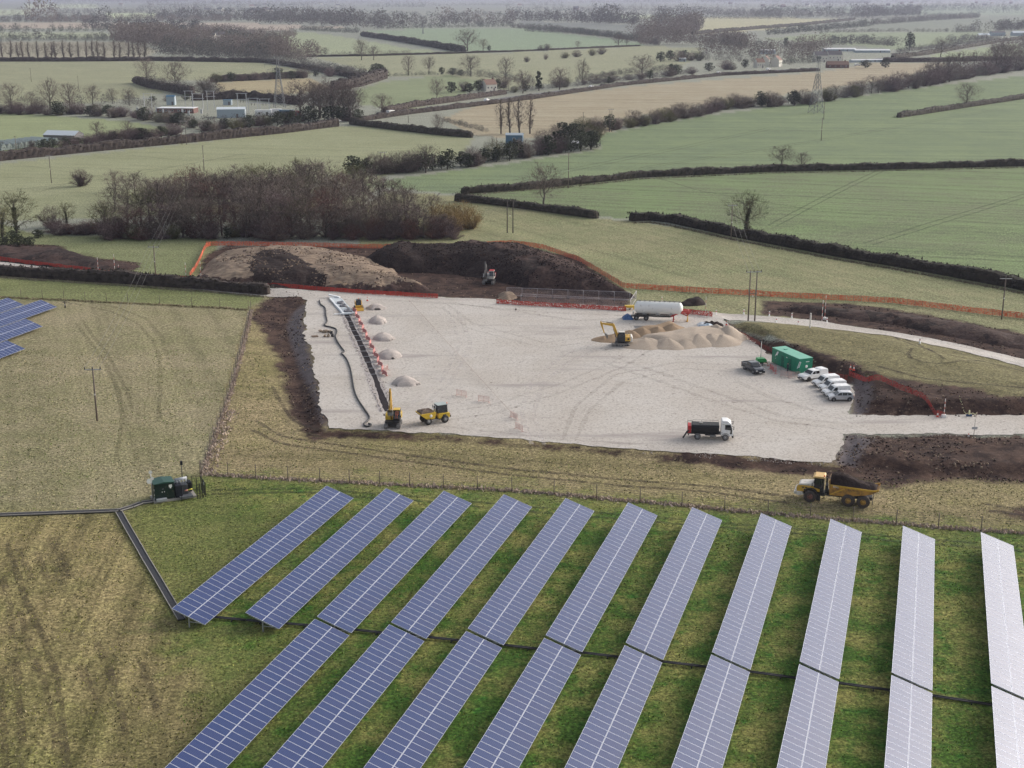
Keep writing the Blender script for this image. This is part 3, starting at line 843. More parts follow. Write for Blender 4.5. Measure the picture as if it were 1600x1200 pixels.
clods('stone_spill', [[(PAD_PX[i][0] + dx, PAD_PX[i][1] + dy) for i, dx, dy in ((15, -4, 6), (14, 0, 6), (13, 0, 5), (12, 4, 4), (12, -4, -5), (13, 0, -5), (14, 0, -6), (15, 4, -6))]], 900, [STONE_PILE], 9, .08, .22)

# standing tufts on the near grass
def tufts(poly, dens, mats, seed, w0, w1, h0, h1, avoid=()):
    q = gp_arr(poly); lo, hi = q.min(0), q.max(0); g = np.random.default_rng(seed)
    n = int((hi - lo).prod() * dens); P = g.uniform(lo, hi, (n, 2)); P = P[poly_sd(P, q) > 0]
    # only where the near camera side can show a blade
    P = P[(P[:, 1] < 245) & (P[:, 1] > 62)]
    P = P[np.abs(P[:, 0]) < 8 + P[:, 1] * .46]
    nz = vnoise(P, 1.6, seed) + .6 * vnoise(P, 5, seed + 1); P = P[nz > g.uniform(-1.0, .5, len(P))]
    for a in avoid: P = P[poly_sd(P, gp_arr(a)) < 0]
    n = len(P); Z = relief(P); t = g.uniform(0, 6.283, n); w = g.uniform(w0, w1, n); h = g.uniform(h0, h1, n); lx, ly = g.normal(0, .10, n), g.normal(0, .10, n)
    V = np.empty((n * 3, 3)); V[0::3] = np.stack([P[:, 0] - np.cos(t) * w, P[:, 1] - np.sin(t) * w, Z - .03], 1); V[1::3] = np.stack([P[:, 0] + np.cos(t) * w, P[:, 1] + np.sin(t) * w, Z - .03], 1); V[2::3] = np.stack([P[:, 0] + lx, P[:, 1] + ly, Z + h], 1)
    me = bpy.data.meshes.new('grass'); me.vertices.add(n * 3); me.vertices.foreach_set('co', V.astype(np.float32).ravel()); me.loops.add(n * 3); me.loops.foreach_set('vertex_index', np.arange(n * 3, dtype=np.int32)); me.polygons.add(n); me.polygons.foreach_set('loop_start', (np.arange(n) * 3).astype(np.int32))
    for m in mats: me.materials.append(m)
    me.polygons.foreach_set('material_index', g.integers(0, len(mats), n).astype(np.int32)); me.update(); me.validate()
    o = link_mesh('grass', me); o['kind'] = 'stuff'
STRAW = leaf_mat('blades_straw', rgb(204, 190, 150), rgb(176, 166, 124)); BLADE = leaf_mat('blades_green', rgb(132, 146, 82), rgb(108, 132, 64)); BLADE_D = leaf_mat('blades_dark', rgb(112, 108, 70), rgb(94, 98, 58)); BLADE_Y = leaf_mat('blades_yellow', rgb(188, 182, 106), rgb(156, 162, 82))
tufts([(-200, 470), (0, 466), (388, 484), (313, 740), (188, 796), (-200, 806)], 4.2, [STRAW, BLADE, BLADE_D, STRAW], 3, .05, .15, .06, .18)
tufts([(388, 490), (410, 560), (440, 640), (470, 690), (700, 694), (1000, 718), (1240, 752), (1700, 745), (1700, 846), (1200, 802), (800, 768), (500, 754), (316, 744)], 5.0, [STRAW, STRAW, BLADE, BLADE_D], 4, .05, .15, .06, .20)
tufts([(316, 752), (500, 758), (800, 772), (1200, 807), (1700, 850), (2000, 1300), (250, 1300), (300, 1000), (270, 940), (190, 806), (232, 792)], 6.5, [BLADE, BLADE_Y, BLADE_D, BLADE], 5, .05, .13, .06, .18)
tufts([(-300, 812), (186, 804), (265, 945), (330, 1100), (250, 1300), (-300, 1300)], 6.5, [STRAW, BLADE_D, BLADE_Y, STRAW], 6, .05, .14, .06, .20)
# ------------------------------------------------------------------ solar tables
AL = math.atan(675.0 * CT / F_PX)
RX, RY = math.sin(AL), math.cos(AL)          # along the rows
CX, CY = math.cos(AL), -math.sin(AL)         # down the slope of the panels
TILT = R(19); MOD_W, MOD_L, PITCH_M, GAP_M = 1.0, 2.0, 1.02, 0.05
ZU = 1.9
def solar_glass():
    m, N, L = base_mat('solar_glass')
    out = N.new('ShaderNodeOutputMaterial'); p = N.new('ShaderNodeBsdfPrincipled'); L.new(p.outputs[0], out.inputs['Surface'])
    tc = N.new('ShaderNodeTexCoord'); sp = N.new('ShaderNodeSeparateXYZ'); L.new(tc.outputs['Object'], sp.inputs[0])
    oi = N.new('ShaderNodeObjectInfo')
    def math_(op, a, b=None):
        q = N.new('ShaderNodeMath'); q.operation = op
        for i, v in enumerate((a, b)):
            if v is None: continue
            if isinstance(v, (int, float)): q.inputs[i].default_value = v
            else: L.new(v, q.inputs[i])
        return q.outputs[0]
    def lines(v, n, w):
        f = math_('FRACT', math_('ADD', math_('MULTIPLY', v, n), 40.0))
        return math_('LESS_THAN', f, w)
    ln = math_('MAXIMUM', lines(sp.outputs['X'], 6.3, .07), lines(sp.outputs['Y'], 6.2, .09))
    mx = N.new('ShaderNodeMix'); mx.data_type = 'RGBA'
    mx.inputs['A'].default_value = (.006, .027, .122, 1); mx.inputs['B'].default_value = (.012, .027, .118, 1)
    L.new(oi.outputs['Random'], mx.inputs['Factor'])
    m2 = N.new('ShaderNodeMix'); m2.data_type = 'RGBA'
    L.new(mx.outputs['Result'], m2.inputs['A']); m2.inputs['B'].default_value = (.10, .12, .23, 1); L.new(math_('MULTIPLY', ln, .55), m2.inputs['Factor'])
    L.new(m2.outputs['Result'], p.inputs['Base Color'])
    n = N.new('ShaderNodeTexNoise'); n.inputs['Scale'].default_value = 1.4
    L.new(tc.outputs['Object'], n.inputs['Vector'])
    r = N.new('ShaderNodeMapRange'); r.inputs['To Min'].default_value = .16; r.inputs['To Max'].default_value = .26
    L.new(n.outputs['Fac'], r.inputs['Value']); L.new(r.outputs['Result'], p.inputs['Roughness'])
    p.inputs['IOR'].default_value = 1.45
    p.inputs['Coat Weight'].default_value = .31; p.inputs['Coat Roughness'].default_value = .22; p.inputs['Coat IOR'].default_value = 1.6
    return m
GLASS_PV = solar_glass()
ALU = paint('module_frame', (.47, .50, .60), .42, .25, .05)
GALV = paint('galvanised', (.46, .47, .49), .5, .4, .15, 2.0, dirt=.2)
def module_mesh():
    b = MB(); w, l, t, e = MOD_W / 2, MOD_L / 2, .042, .026
    o = [(-w, -l), (w, -l), (w, l), (-w, l)]; i = [(-w + e, -l + e), (w - e, -l + e), (w - e, l - e), (-w + e, l - e)]
    vs = [(x, y, 0) for x, y in o] + [(x, y, t) for x, y in o] + [(x, y, t) for x, y in i] + [(x, y, t - .006) for x, y in i]
    fs = [(3, 2, 1, 0)] + [(k, (k + 1) % 4, 4 + (k + 1) % 4, 4 + k) for k in range(4)] + [(4 + k, 4 + (k + 1) % 4, 8 + (k + 1) % 4, 8 + k) for k in range(4)] + [(8 + k, 8 + (k + 1) % 4, 12 + (k + 1) % 4, 12 + k) for k in range(4)]
    b.add(vs, fs, 0); b.add(vs[12:], [(0, 1, 2, 3)], 1)
    return b.mesh('solar_module', [ALU, GLASS_PV])
MOD_ME = module_mesh()
def rails_mesh(n):
    L_ = n * PITCH_M; b = MB()
    for s in (.45, 1.55, 2.5, 3.6):
        y, z = -s * math.cos(TILT), -s * math.sin(TILT) - .06
        b.box((L_ / 2, y, z), (L_ - .06, .05, .08))
    # the joint down the middle of the table shows its bright cover rail
    y, z = -2.025 * math.cos(TILT), -2.025 * math.sin(TILT)
    b.box((L_ / 2, y, z + .012), (L_ - .02, .05, .02), 1)
    return b.mesh('rail', [GALV, GALV])
def post_mesh():
    b = MB(); y = -2.02 * math.cos(TILT); top = ZU - 2.02 * math.sin(TILT) - .1
    b.box((0, y, top / 2 - .1 - ZU), (.14, .10, top + .2))
    b.bar((0, y, top * .55 - ZU), (0, -3.5 * math.cos(TILT), -3.5 * math.sin(TILT) - .1), .06)
    b.bar((0, -.3, -.1 - .1), (0, -3.8 * math.cos(TILT), -3.8 * math.sin(TILT) - .12), .06, .1)
    return b.mesh('post', GALV)
POST_ME = post_mesh(); RAIL_ME = {}
TABLE_N = 0
def solar_table(cross, along, n, label, group, back=False):
    """a table whose upper far corner is `along` metres along the rows; it runs back towards the camera"""
    a0 = along - n * PITCH_M
    x, y = cross * CX + a0 * RX, cross * CY + a0 * RY
    z = height(x, y)
    root = thing('solar_table', label, 'solar panels', (x, y, z + ZU), math.atan2(RY, RX), group)
    for i in range(n):
        for k, s in enumerate((MOD_L / 2, MOD_L * 1.5 + GAP_M)):
            o = link_mesh('solar_module', MOD_ME, root, ((i + .5) * PITCH_M, -s * math.cos(TILT), -s * math.sin(TILT)))
            o.rotation_euler = (TILT + R(rnd.uniform(-.25, .25)), R(rnd.uniform(-.25, .25)), 0)
    if n not in RAIL_ME: RAIL_ME[n] = rails_mesh(n)
    link_mesh('rail', RAIL_ME[n], root)
    k = max(2, round(n * PITCH_M / 4.8))
    for i in range(k + 1):
        link_mesh('post', POST_ME, root, (.12 + i * (n * PITCH_M - .24) / k, 0, 0))
    return root
ORD = ['leftmost', 'second from left', 'third from left', 'fourth from left', 'fifth from left', 'sixth from left', 'seventh from left', 'eighth from left', 'ninth from left', 'tenth from left', 'rightmost']
LOOK = ['deep blue', 'blue', 'blue', 'blue', 'slate blue', 'grey blue', 'pale grey blue', 'silvery grey', 'silvery grey', 'whitish', 'glaring white']
rows = [(-72.6, 152.1), (-64.7, 153.5), (-57.15, 154.9), (-49.28, 156.0), (-41.25, 157.0), (-33.2, 157.8), (-25.1, 158.6), (-16.55, 159.2), (-8.1, 159.8), (.53, 160.2), (9.55, 160.7)]
gaps = [None, None, 115.8, 116.7, 117.4, 118.1, 118.8, 119.2, 119.6, 119.9, 120.1]
for i, (c, a) in enumerate(rows):
    solar_table(c, a, 38, '%s %s solar table in the far rank reaching the wire fence' % (ORD[i], LOOK[i]), 'long solar tables reaching the wire fence')
    if gaps[i]:
        solar_table(c, a - 38 * PITCH_M - .48, 34, '%s %s solar table of the near rank at the bottom edge' % (['leftmost', 'second from left', 'third from left', 'fourth from left', 'fifth from left', 'sixth from left', 'seventh from left', 'eighth from left', 'rightmost'][i - 2], LOOK[i]), 'solar tables of the near rank')
for (px, py), lb in (((12.5, 465.5), 'hindmost'), ((64, 468.8), 'second, longest reaching'), ((40, 498.3), 'third'), ((11, 532.3), 'frontmost')):
    x, y = ground_point(px, py, ZU)
    solar_table(x * CX + y * CY, x * RX + y * RY, 26, '%s blue solar table at the left edge beside the empty grass' % lb, 'solar tables at the left edge')

# ------------------------------------------------------------------ cable troughs and conduits
TROUGH = paint('trough_black', (.022, .022, .028), .6, 0, .3, 3)
CONCRETE = paint('pale_concrete', rgb(170, 165, 158), .85, 0, .15, 2, .2)
def trough(name, label, line_px, width):
    q = gp_arr(line_px)
    b = MB(); c = q[0]
    for a, e in zip(q[:-1], q[1:]):
        d = (e - a) / np.linalg.norm(e - a); n = np.array([-d[1], d[0]])
        L_ = np.linalg.norm(e - a); k = max(1, int(L_ / 3))
        for i in range(k):
            s, t = a + (e - a) * i / k, a + (e - a) * (i + 1) / k - d * .03
            zs, zt = height(*s), height(*t)
            P3 = lambda p, z: (p[0] - c[0], p[1] - c[1], z)
            b.bar(P3(s, zs + .10), P3(t, zt + .10), width, .12, 0)
            for sg in (-1, 1):
                o_ = n * sg * width / 2
                b.bar(P3(s + o_, zs + .2), P3(t + o_, zt + .2), .07, .12, 1)
    o = b.build(name, [TROUGH, CONCRETE], None, (c[0], c[1], 0))
    return tag(o, label, 'cable trough')
trough('cable_trough', 'long black cable trough from the left edge to the green kiosk', [(-90, 808.5), (0, 806.5), (100, 802), (186, 798.5), (206, 792.5), (222, 786.5), (240, 784)], .75)
trough('cable_trough', 'straight black cable trough with pale edges running down to the leftmost solar table', [(186, 801), (228, 875), (268, 943), (284, 970)], .8)
def conduit(label, a, e):
    a = Vector(ground_point(*a)); e = Vector(ground_point(*e)); d = (e - a)
    n = Vector((-d.y, d.x)).normalized()
    b = MB()
    for k, s in enumerate((-.16, .0, .16)):
        o_ = n * s
        b.cyl((o_.x, o_.y, .22), (d.x + o_.x, d.y + o_.y, .22), .06 if k != 1 else .045, n=7)
    for t in (.2, .8):
        p = d * t
        b.bar((p.x - n.x * .4, p.y - n.y * .4, .10), (p.x + n.x * .4, p.y + n.y * .4, .10), .1, .16)
    return tag(b.build('cable_conduit', TROUGH, None, (a.x, a.y, height(a.x, a.y))), label, 'cable conduit', 'black conduits crossing between the solar rows')
xs = [(284, 962, 384, 972), (385, 972, 500, 982), (500, 981, 612, 993), (612, 992, 730, 1005), (730, 1004, 850, 1018), (850, 1016, 975, 1031), (975, 1030, 1108, 1046), (1108, 1044, 1248, 1063), (1248, 1062, 1394, 1082), (1394, 1080, 1550, 1104)]
nm = ['first', 'second', 'third', 'fourth', 'fifth', 'sixth', 'seventh', 'eighth', 'ninth', 'tenth']
for i, (a, b_, c_, d_) in enumerate(xs):
    conduit('twin black conduits on the grass between solar rows, %s length from the left' % nm[i], (a, b_), (c_, d_))

# ------------------------------------------------------------------ wire fences and rough grass along them
WOOD = paint('weathered_post', rgb(112, 102, 92), .9, 0, .25, 3)
WIRE = paint('fence_wire', (.18, .17, .16), .5, .5)
def wire_fence(label, line_px, step=5.0, h=1.9):
    q = gp_arr(line_px); c = q[0]
    root = thing('wire_fence', label, 'fence', (c[0], c[1], 0))
    pts = []
    for a, e in zip(q[:-1], q[1:]):
        n = max(1, round(np.linalg.norm(e - a) / step))
        pts += [a + (e - a) * i / n for i in range(n)]
    pts.append(q[-1])
    pm = MB().cyl((0, 0, -.2), (0, 0, h + .1), .065, .055, 6).mesh('fence_post', WOOD)
    w = MB()
    for i, p in enumerate(pts):
        z = height(*p)
        o = link_mesh('fence_post', pm, root, (p[0] - c[0], p[1] - c[1], z))
        o.rotation_euler = (R(rnd.uniform(-2, 2)), R(rnd.uniform(-2, 2)), 0)
        if i:
            p0 = pts[i - 1]; z0 = height(*p0)
            for hh in (.15, .5, .85, 1.2, 1.55, 1.88):
                w.bar((p0[0] - c[0], p0[1] - c[1], z0 + hh), (p[0] - c[0], p[1] - c[1], z + hh), .012)
    w.build('wire', WIRE, root)
    return root
FENCE_A = [(313, 742), (400, 747), (500, 753), (640, 760), (800, 768), (1000, 784), (1200, 803), (1400, 819), (1600, 835), (1800, 853)]
FENCE_B = [(315, 740), (340, 668), (360, 610), (377, 545), (392, 484)]
FENCE_C = [(388, 483), (300, 478), (200, 473), (100, 468), (0, 463), (-160, 456)]
wire_fence('tall wire fence on thin posts along the tops of the solar tables', FENCE_A)
wire_fence('wire fence climbing from the corner by the kiosk to the hedge', FENCE_B, 5.0)
wire_fence('wire fence behind the left grass field below the dark hedge', FENCE_C, 6.0)
ROUGH = leaf_mat('rough_grass', rgb(178, 160, 150), rgb(196, 178, 160))
ROUGH_G = leaf_mat('rough_grass_green', rgb(140, 130, 102), rgb(156, 146, 116))
def rough_strip(line_px, width, dens, hgt, mat, off=0.0, seed=3):
    q = gp_arr(line_px); r = random.Random(seed); V = []; Fc = []
    for a, e in zip(q[:-1], q[1:]):
        L_ = np.linalg.norm(e - a); d = (e - a) / L_; n = np.array([-d[1], d[0]])
        m = int(L_ * dens)
        T = np.array([[r.random(), r.gauss(0, .33)] for _ in range(m)])
        P = a + (e - a) * T[:, :1] + n * (T[:, 1:] * width + off)
        Z = relief(P)
        for (x, y), z in zip(P, Z):
            hh = hgt * r.uniform(.5, 1.25); t = r.uniform(0, 6.28); w = r.uniform(.10, .26)
            lx, ly = r.gauss(0, .16), r.gauss(0, .16); i = len(V)
            V += [(x - math.cos(t) * w, y - math.sin(t) * w, z - .05), (x + math.cos(t) * w, y + math.sin(t) * w, z - .05), (x + lx, y + ly, z + hh)]
            Fc.append((i, i + 1, i + 2))
    o = link_mesh('rough_grass', raw_mesh('rough_grass', V, Fc, mat)); o['kind'] = 'stuff'
    return o
rough_strip(FENCE_A, 1.0, 40, .30, ROUGH, .15)
rough_strip(FENCE_B, .7, 26, .28, ROUGH, -.2, 4)
rough_strip(FENCE_C, 1.2, 24, .32, ROUGH_G, .8, 5)
rough_strip([(314, 741), (335, 690), (352, 640)], 1.6, 16, .28, ROUGH, -1.0, 6)

# ------------------------------------------------------------------ the green kiosk and its transformer
def kiosk():
    p0 = Vector(ground_point(243.0, 785.5)); ang = R(26)
    root = thing('substation_kiosk', 'dark green transformer kiosk with pale pipes and dishes on a pole, in the left field', 'kiosk', (p0.x, p0.y, height(p0.x, p0.y)), ang)
    GREEN = paint('kiosk_green', (.004, .020, .015), .45, 0, .12, 1.2, dirt=.05); GTOP = paint('kiosk_roof', (.012, .062, .046), .5, 0, .12)
    GREY = paint('kiosk_grey', rgb(176, 180, 186), .5, .1, .08); DARK = paint('kiosk_dark', (.016, .018, .028), .5, .2, .2)
    WHITE = paint('white_plastic', (.78, .78, .76), .4, 0, .05); YEL = paint('warning_yellow', (.70, .62, .08), .5); MET = paint('transformer_metal', rgb(120, 124, 130), .5, .3, .25, 3)
    MB().box((2.6, 1.2, .08), (5.6, 2.7, .3)).build('plinth', CONCRETE, root)
    b = MB().box((1.3, 1.2, 1.4), (2.6, 2.2, 2.2)); b.build('housing', GREEN, root, bevel=.03)
    MB().prism([(-.1, 2.5), (2.7, 2.5), (2.7, 2.56), (1.3, 2.72), (-.1, 2.56)], -.02, 2.42).build('roof', GTOP, root)
    for x in (.66, 1.3, 1.94):
        MB().box((x, .085, 1.38), (.02, .03, 2.0)).build('door_seam', DARK, root)
    MB().box((2.1, .08, 2.05), (.42, .03, .34)).build('warning_sign', WHITE, root)
    MB().box((2.1, .066, 1.80), (.2, .03, .16)).build('warning_sign', WHITE, root)
    MB().box((1.1, .08, 1.75), (.22, .03, .10)).build('vent', MET, root)
    for x in (.98, 1.28): MB().box((x, .08, 1.35), (.10, .03, .12)).build('label_plate', WHITE, root)
    for z in (.6, 1.0, 1.7): MB().box((-.02, .25, z), (.04, .14, .24)).build('label_plate', WHITE, root)
    MB().box((.78, -.25, .42), (1.35, .5, .34)).build('cable_box', GREY, root, bevel=.04)
    t = MB(); t.box((3.15, .75, 1.15), (.9, 1.7, 1.7)); t.build('transformer_tank', DARK, root, bevel=.04)
    f = MB()
    for k in range(7): f.box((3.7 + k * .11, 1.0, 1.15), (.05, 1.5, 1.35))
    f.build('radiator', MET, root)
    f = MB()
    for k in range(5): f.box((4.55 + k * .1, 1.1, 1.3), (.05, 1.3, 1.3))
    f.build('radiator', DARK, root)
    MB().cyl((2.9, 1.1, 2.35), (4.5, 1.1, 2.45), .22, n=12).build('oil_conservator', GREY, root)
    c = MB()
    for k in range(4): c.cyl((3.1 + k * .4, .7, 2.0), (3.1 + k * .4, .8, 2.4), .07, n=6)
    c.box((3.1, 1.2, 2.15), (.8, .7, .2)); c.build('bushing', GREY, root)
    MB().cyl((4.3, -.1, 1.15), (4.9, -.15, 1.25), .09, n=8, m=0).build('drain_pipe', YEL, root)
    MB().cyl((3.9, -.06, 1.1), (4.3, -.1, 1.15), .1, n=8).build('drain_pipe', paint('pinkish_pipe', rgb(220, 150, 130), .5), root)
    MB().box((4.0, .2, .38), (1.7, 1.7, .2)).build('skid', MET, root)
    # pole with dishes
    pl = MB().cyl((-.25, .5, 0), (-.25, .5, 4.4), .045, n=6).build('antenna_pole', GALV, root)
    for dx, dz, r in ((-.28, 3.05, .36), (.12, 3.35, .22), (-.05, 4.25, .24)):
        d = MB(); d.lathe([(r, .0), (r * .9, .10), (r * .4, .17), (.01, .2)], 12, axis='Y', c=(-.25 + dx, .28, dz)); d.build('dish', WHITE, pl)
    # open fence panels and a camera post round the far end
    for (a, e) in (((5.3, -.9), (6.5, -.7)), ((6.5, -.7), (6.6, 2.2)), ((6.6, 2.2), (4.9, 2.7))):
        b = MB(); a = Vector(a); e = Vector(e)
        for i in range(4):
            p = a.lerp(e, i / 3); b.bar((p.x, p.y, 0), (p.x, p.y, 2.1), .07)
        for i in range(20):
            p = a.lerp(e, i / 19); b.bar((p.x, p.y, .1), (p.x, p.y, 2.0), .014)
        for z in (.12, .7, 1.3, 2.0): b.bar((a.x, a.y, z), (e.x, e.y, z), .025)
        b.build('fence_panel', DARK, root)
    MB().box((6.52, .2, 1.6), (.03, .5, .3)).build('warning_sign', WHITE, root)
    MB().bar((3.3, -.75, -.2), (3.3, -.75, 1.3), .07).build('bollard_post', DARK, root)
    b = MB(); b.cyl((4.3, 2.9, 0), (4.3, 2.9, 4.1), .05, n=6); b.box((4.3, 2.9, 4.0), (.3, .22, .55)); b.build('camera_post', DARK, root)
    return root
kiosk()
# ------------------------------------------------------------------ shared machine materials
YELLOW = paint('machine_yellow', (.62, .36, .045), .42, 0, .10, 1.4, dirt=.18)
YELLOW_B = paint('bright_yellow', (.66, .44, .04), .4, 0, .08, 1.4, dirt=.12)
ORANGE_Y = paint('orange_yellow', (.50, .25, .05), .5, 0, .15, 1.1, dirt=.55, dirt_col=(.10, .066, .045))
BLACK = paint('machine_black', (.022, .022, .024), .55, 0, .25, 2, dirt=.1)
TYRE = paint('tyre_rubber', (.028, .027, .027), .85, 0, .25, 3, dirt=.35, dirt_col=(.14, .12, .10))
TYRE_MUD = paint('muddy_tyre', (.060, .048, .044), .9, 0, .3, 3, dirt=.5, dirt_col=(.10, .078, .066))
GLASS = paint('dark_glass', (.016, .022, .028), .08, 0, .2, 1, spec=.8)
WHITE_P = paint('white_paint', (.80, .80, .80), .35, 0, .04, 1, coat=.3, dirt=.06)
CREAM = paint('cream_paint', (.66, .62, .56), .45, 0, .08, 1, dirt=.12)
SILVER = paint('silver_paint', (.50, .51, .54), .35, .4, .06, 1, coat=.4)
NAVY = paint('navy_paint', (.020, .026, .042), .3, .2, .1, 1, coat=.6, dirt=.12)
STEEL = paint('worn_steel', (.24, .23, .22), .45, .7, .25, 2, dirt=.25)
RED_P = paint('red_chassis', (.44, .045, .038), .5, 0, .15, 2, dirt=.12)
RED_B = paint('bright_red', (.55, .028, .03), .5, 0, .12, 2)
TRACK_M = paint('track_steel', (.20, .19, .185), .6, .4, .3, 4, dirt=.3, dirt_col=(.34, .31, .29))
ORANGE = paint('hi_vis_orange', (.80, .14, .02), .7)
PLATE_W = paint('plate_white', (.72, .72, .70), .5)
LAMP = paint('lamp_lens', (.70, .70, .68), .12, 0, .05, coat=.5)
LAMP_R = paint('tail_lens', (.42, .02, .02), .2, 0, .05, coat=.4)
GREY_RIM = paint('grey_rim', (.42, .42, .43), .45, .4, .15)
SOIL_LOAD = earth_mat('load_soil', rgb(58, 48, 46), rgb(76, 62, 58), rgb(44, 36, 36), .5, 2.2, .9)
SOIL_GREY = earth_mat('load_grey', rgb(120, 104, 92), rgb(104, 90, 80), rgb(140, 124, 112), .5, 3, .8)
SKIN = paint('skin', (.45, .28, .20), .6)

def wheel(root, x, y, r, w, rim_mat, tyre_mat=TYRE, z=None, rim=.55):
    side = 1 if y > 0 else -1
    z = r if z is None else z
    t = MB(); t.lathe([(r * .5, -w / 2), (r * .93, -w / 2), (r, -w * .32), (r, w * .32), (r * .93, w / 2), (r * .5, w / 2)], 16, axis='Y')
    t = t.build('wheel', tyre_mat, root, (x, y, z))
    h = MB(); h.lathe([(r * rim, side * w * .50), (r * rim, side * w * .53), (r * rim * .8, side * w * .44), (r * .22, side * w * .46), (r * .2, side * w * .6), (.01, side * w * .6)], 12, axis='Y')
    h.build('rim', rim_mat, t)
    return t
def glasses(root, name, pts, t=.015, mat=None):
    return MB().plate(pts, t).build(name, mat or GLASS, root)
def ori(px0, px1):
    a, b = spot(*px0), spot(*px1)
    return math.atan2(b.y - a.y, b.x - a.x)
def cushion_load(root, name, x0, x1, y0, y1, z, h, mat, seed=1, n=12, parent_name=None):
    V = []; Fc = []; r = random.Random(seed)
    for j in range(n + 1):
        for i in range(n + 1):
            u, v = i / n, j / n
            e = min(1, 3.2 * min(u, 1 - u, v, 1 - v)) ** .7
            V.append((x0 + (x1 - x0) * u, y0 + (y1 - y0) * v, z + h * e * (1 + r.uniform(-.16, .16)) - (.25 if e == 0 else 0)))
    for j in range(n):
        for i in range(n):
            a = j * (n + 1) + i; Fc.append((a, a + 1, a + n + 2, a + n + 1))
    return link_mesh(name, raw_mesh(name, V, Fc, mat), root)

# ------------------------------------------------------------------ people
def person(label, loc, rz, top, legs, head_col, helmet=None, seated=False):
    """one continuous body lofted from rings, with hair or helmet as a part"""
    root = thing('person', label, 'person', loc, rz)
    b = MB()
    def limb(path, m):
        n = 7; vs = []
        for (x, y, z, r) in path:
            for i in range(n):
                t = 2 * math.pi * i / n
                vs.append((x + r * math.cos(t), y + r * math.sin(t), z))
        fs = [(k * n + i, k * n + (i + 1) % n, (k + 1) * n + (i + 1) % n, (k + 1) * n + i) for k in range(len(path) - 1) for i in range(n)]
        fs += [tuple(range(n)), tuple(range((len(path) - 1) * n, len(path) * n))]
        b.add(vs, fs, m, True)
    def torso(rings, m):
        n = 10; vs = []
        for (x, z, rx, ry) in rings:
            for i in range(n):
                t = 2 * math.pi * i / n; vs.append((x + rx * math.cos(t), ry * math.sin(t), z))
        fs = [(k * n + i, k * n + (i + 1) % n, (k + 1) * n + (i + 1) % n, (k + 1) * n + i) for k in range(len(rings) - 1) for i in range(n)]
        fs += [tuple(range(n)), tuple(range((len(rings) - 1) * n, len(rings) * n))]
        b.add(vs, fs, m, True)
    z0 = -.42 if seated else 0.0
    if seated:
        for s in (-1, 1):
            limb([(.02, s * .10, .50, .09), (.25, s * .12, .52, .085), (.45, s * .12, .50, .07), (.47, s * .12, .30, .055), (.46, s * .12, .06, .045), (.56, s * .12, .03, .05)], 1)
    else:
        for s in (-1, 1):
            limb([(.0, s * .09, .90, .095), (.02, s * .10, .50, .07), (.0, s * .10, .28, .06), (-.02 * s, s * .10, .08, .045), (.10, s * .11, .04, .05)], 1)
    torso([(0, .86 + z0, .12, .17), (0, 1.05 + z0, .12, .16), (0, 1.25 + z0, .13, .19), (0, 1.40 + z0, .12, .21), (0, 1.47 + z0, .07, .12), (0, 1.53 + z0, .055, .06)], 0)
    for s in (-1, 1):
        limb([(0, s * .21, 1.42 + z0, .06), (.03, s * .25, 1.16 + z0, .05), (.18, s * .24, .98 + z0, .04), (.27, s * .20, 1.0 + z0, .04)], 0)
    torso([(0, 1.50 + z0, .05, .05), (.02, 1.56 + z0, .08, .07), (.02, 1.66 + z0, .095, .08), (0, 1.74 + z0, .08, .07), (0, 1.78 + z0, .03, .03)], 2)
    b.build('body', [top, legs, SKIN], root)
    h = MB(); h.lathe([(.115, 1.68 + z0), (.11, 1.73 + z0), (.075, 1.79 + z0), (.01, 1.81 + z0)], 10)
    h.build('helmet' if helmet else 'hair', helmet or head_col, root)
    return root
JEANS = paint('dark_trousers', (.03, .035, .05), .85); DARKCLO = paint('dark_jacket', (.025, .03, .04), .85)

def clear_glass():
    m, N, L = base_mat('clear_glass')
    out = N.new('ShaderNodeOutputMaterial'); g = N.new('ShaderNodeBsdfGlossy'); t = N.new('ShaderNodeBsdfTransparent'); f = N.new('ShaderNodeFresnel'); mx = N.new('ShaderNodeMixShader')
    f.inputs['IOR'].default_value = 1.45; g.inputs['Roughness'].default_value = .05; t.inputs['Color'].default_value = (.82, .86, .86, 1)
    L.new(f.outputs[0], mx.inputs['Fac']); L.new(t.outputs[0], mx.inputs[1]); L.new(g.outputs[0], mx.inputs[2]); L.new(mx.outputs[0], out.inputs['Surface'])
    return m
CLEAR = clear_glass()
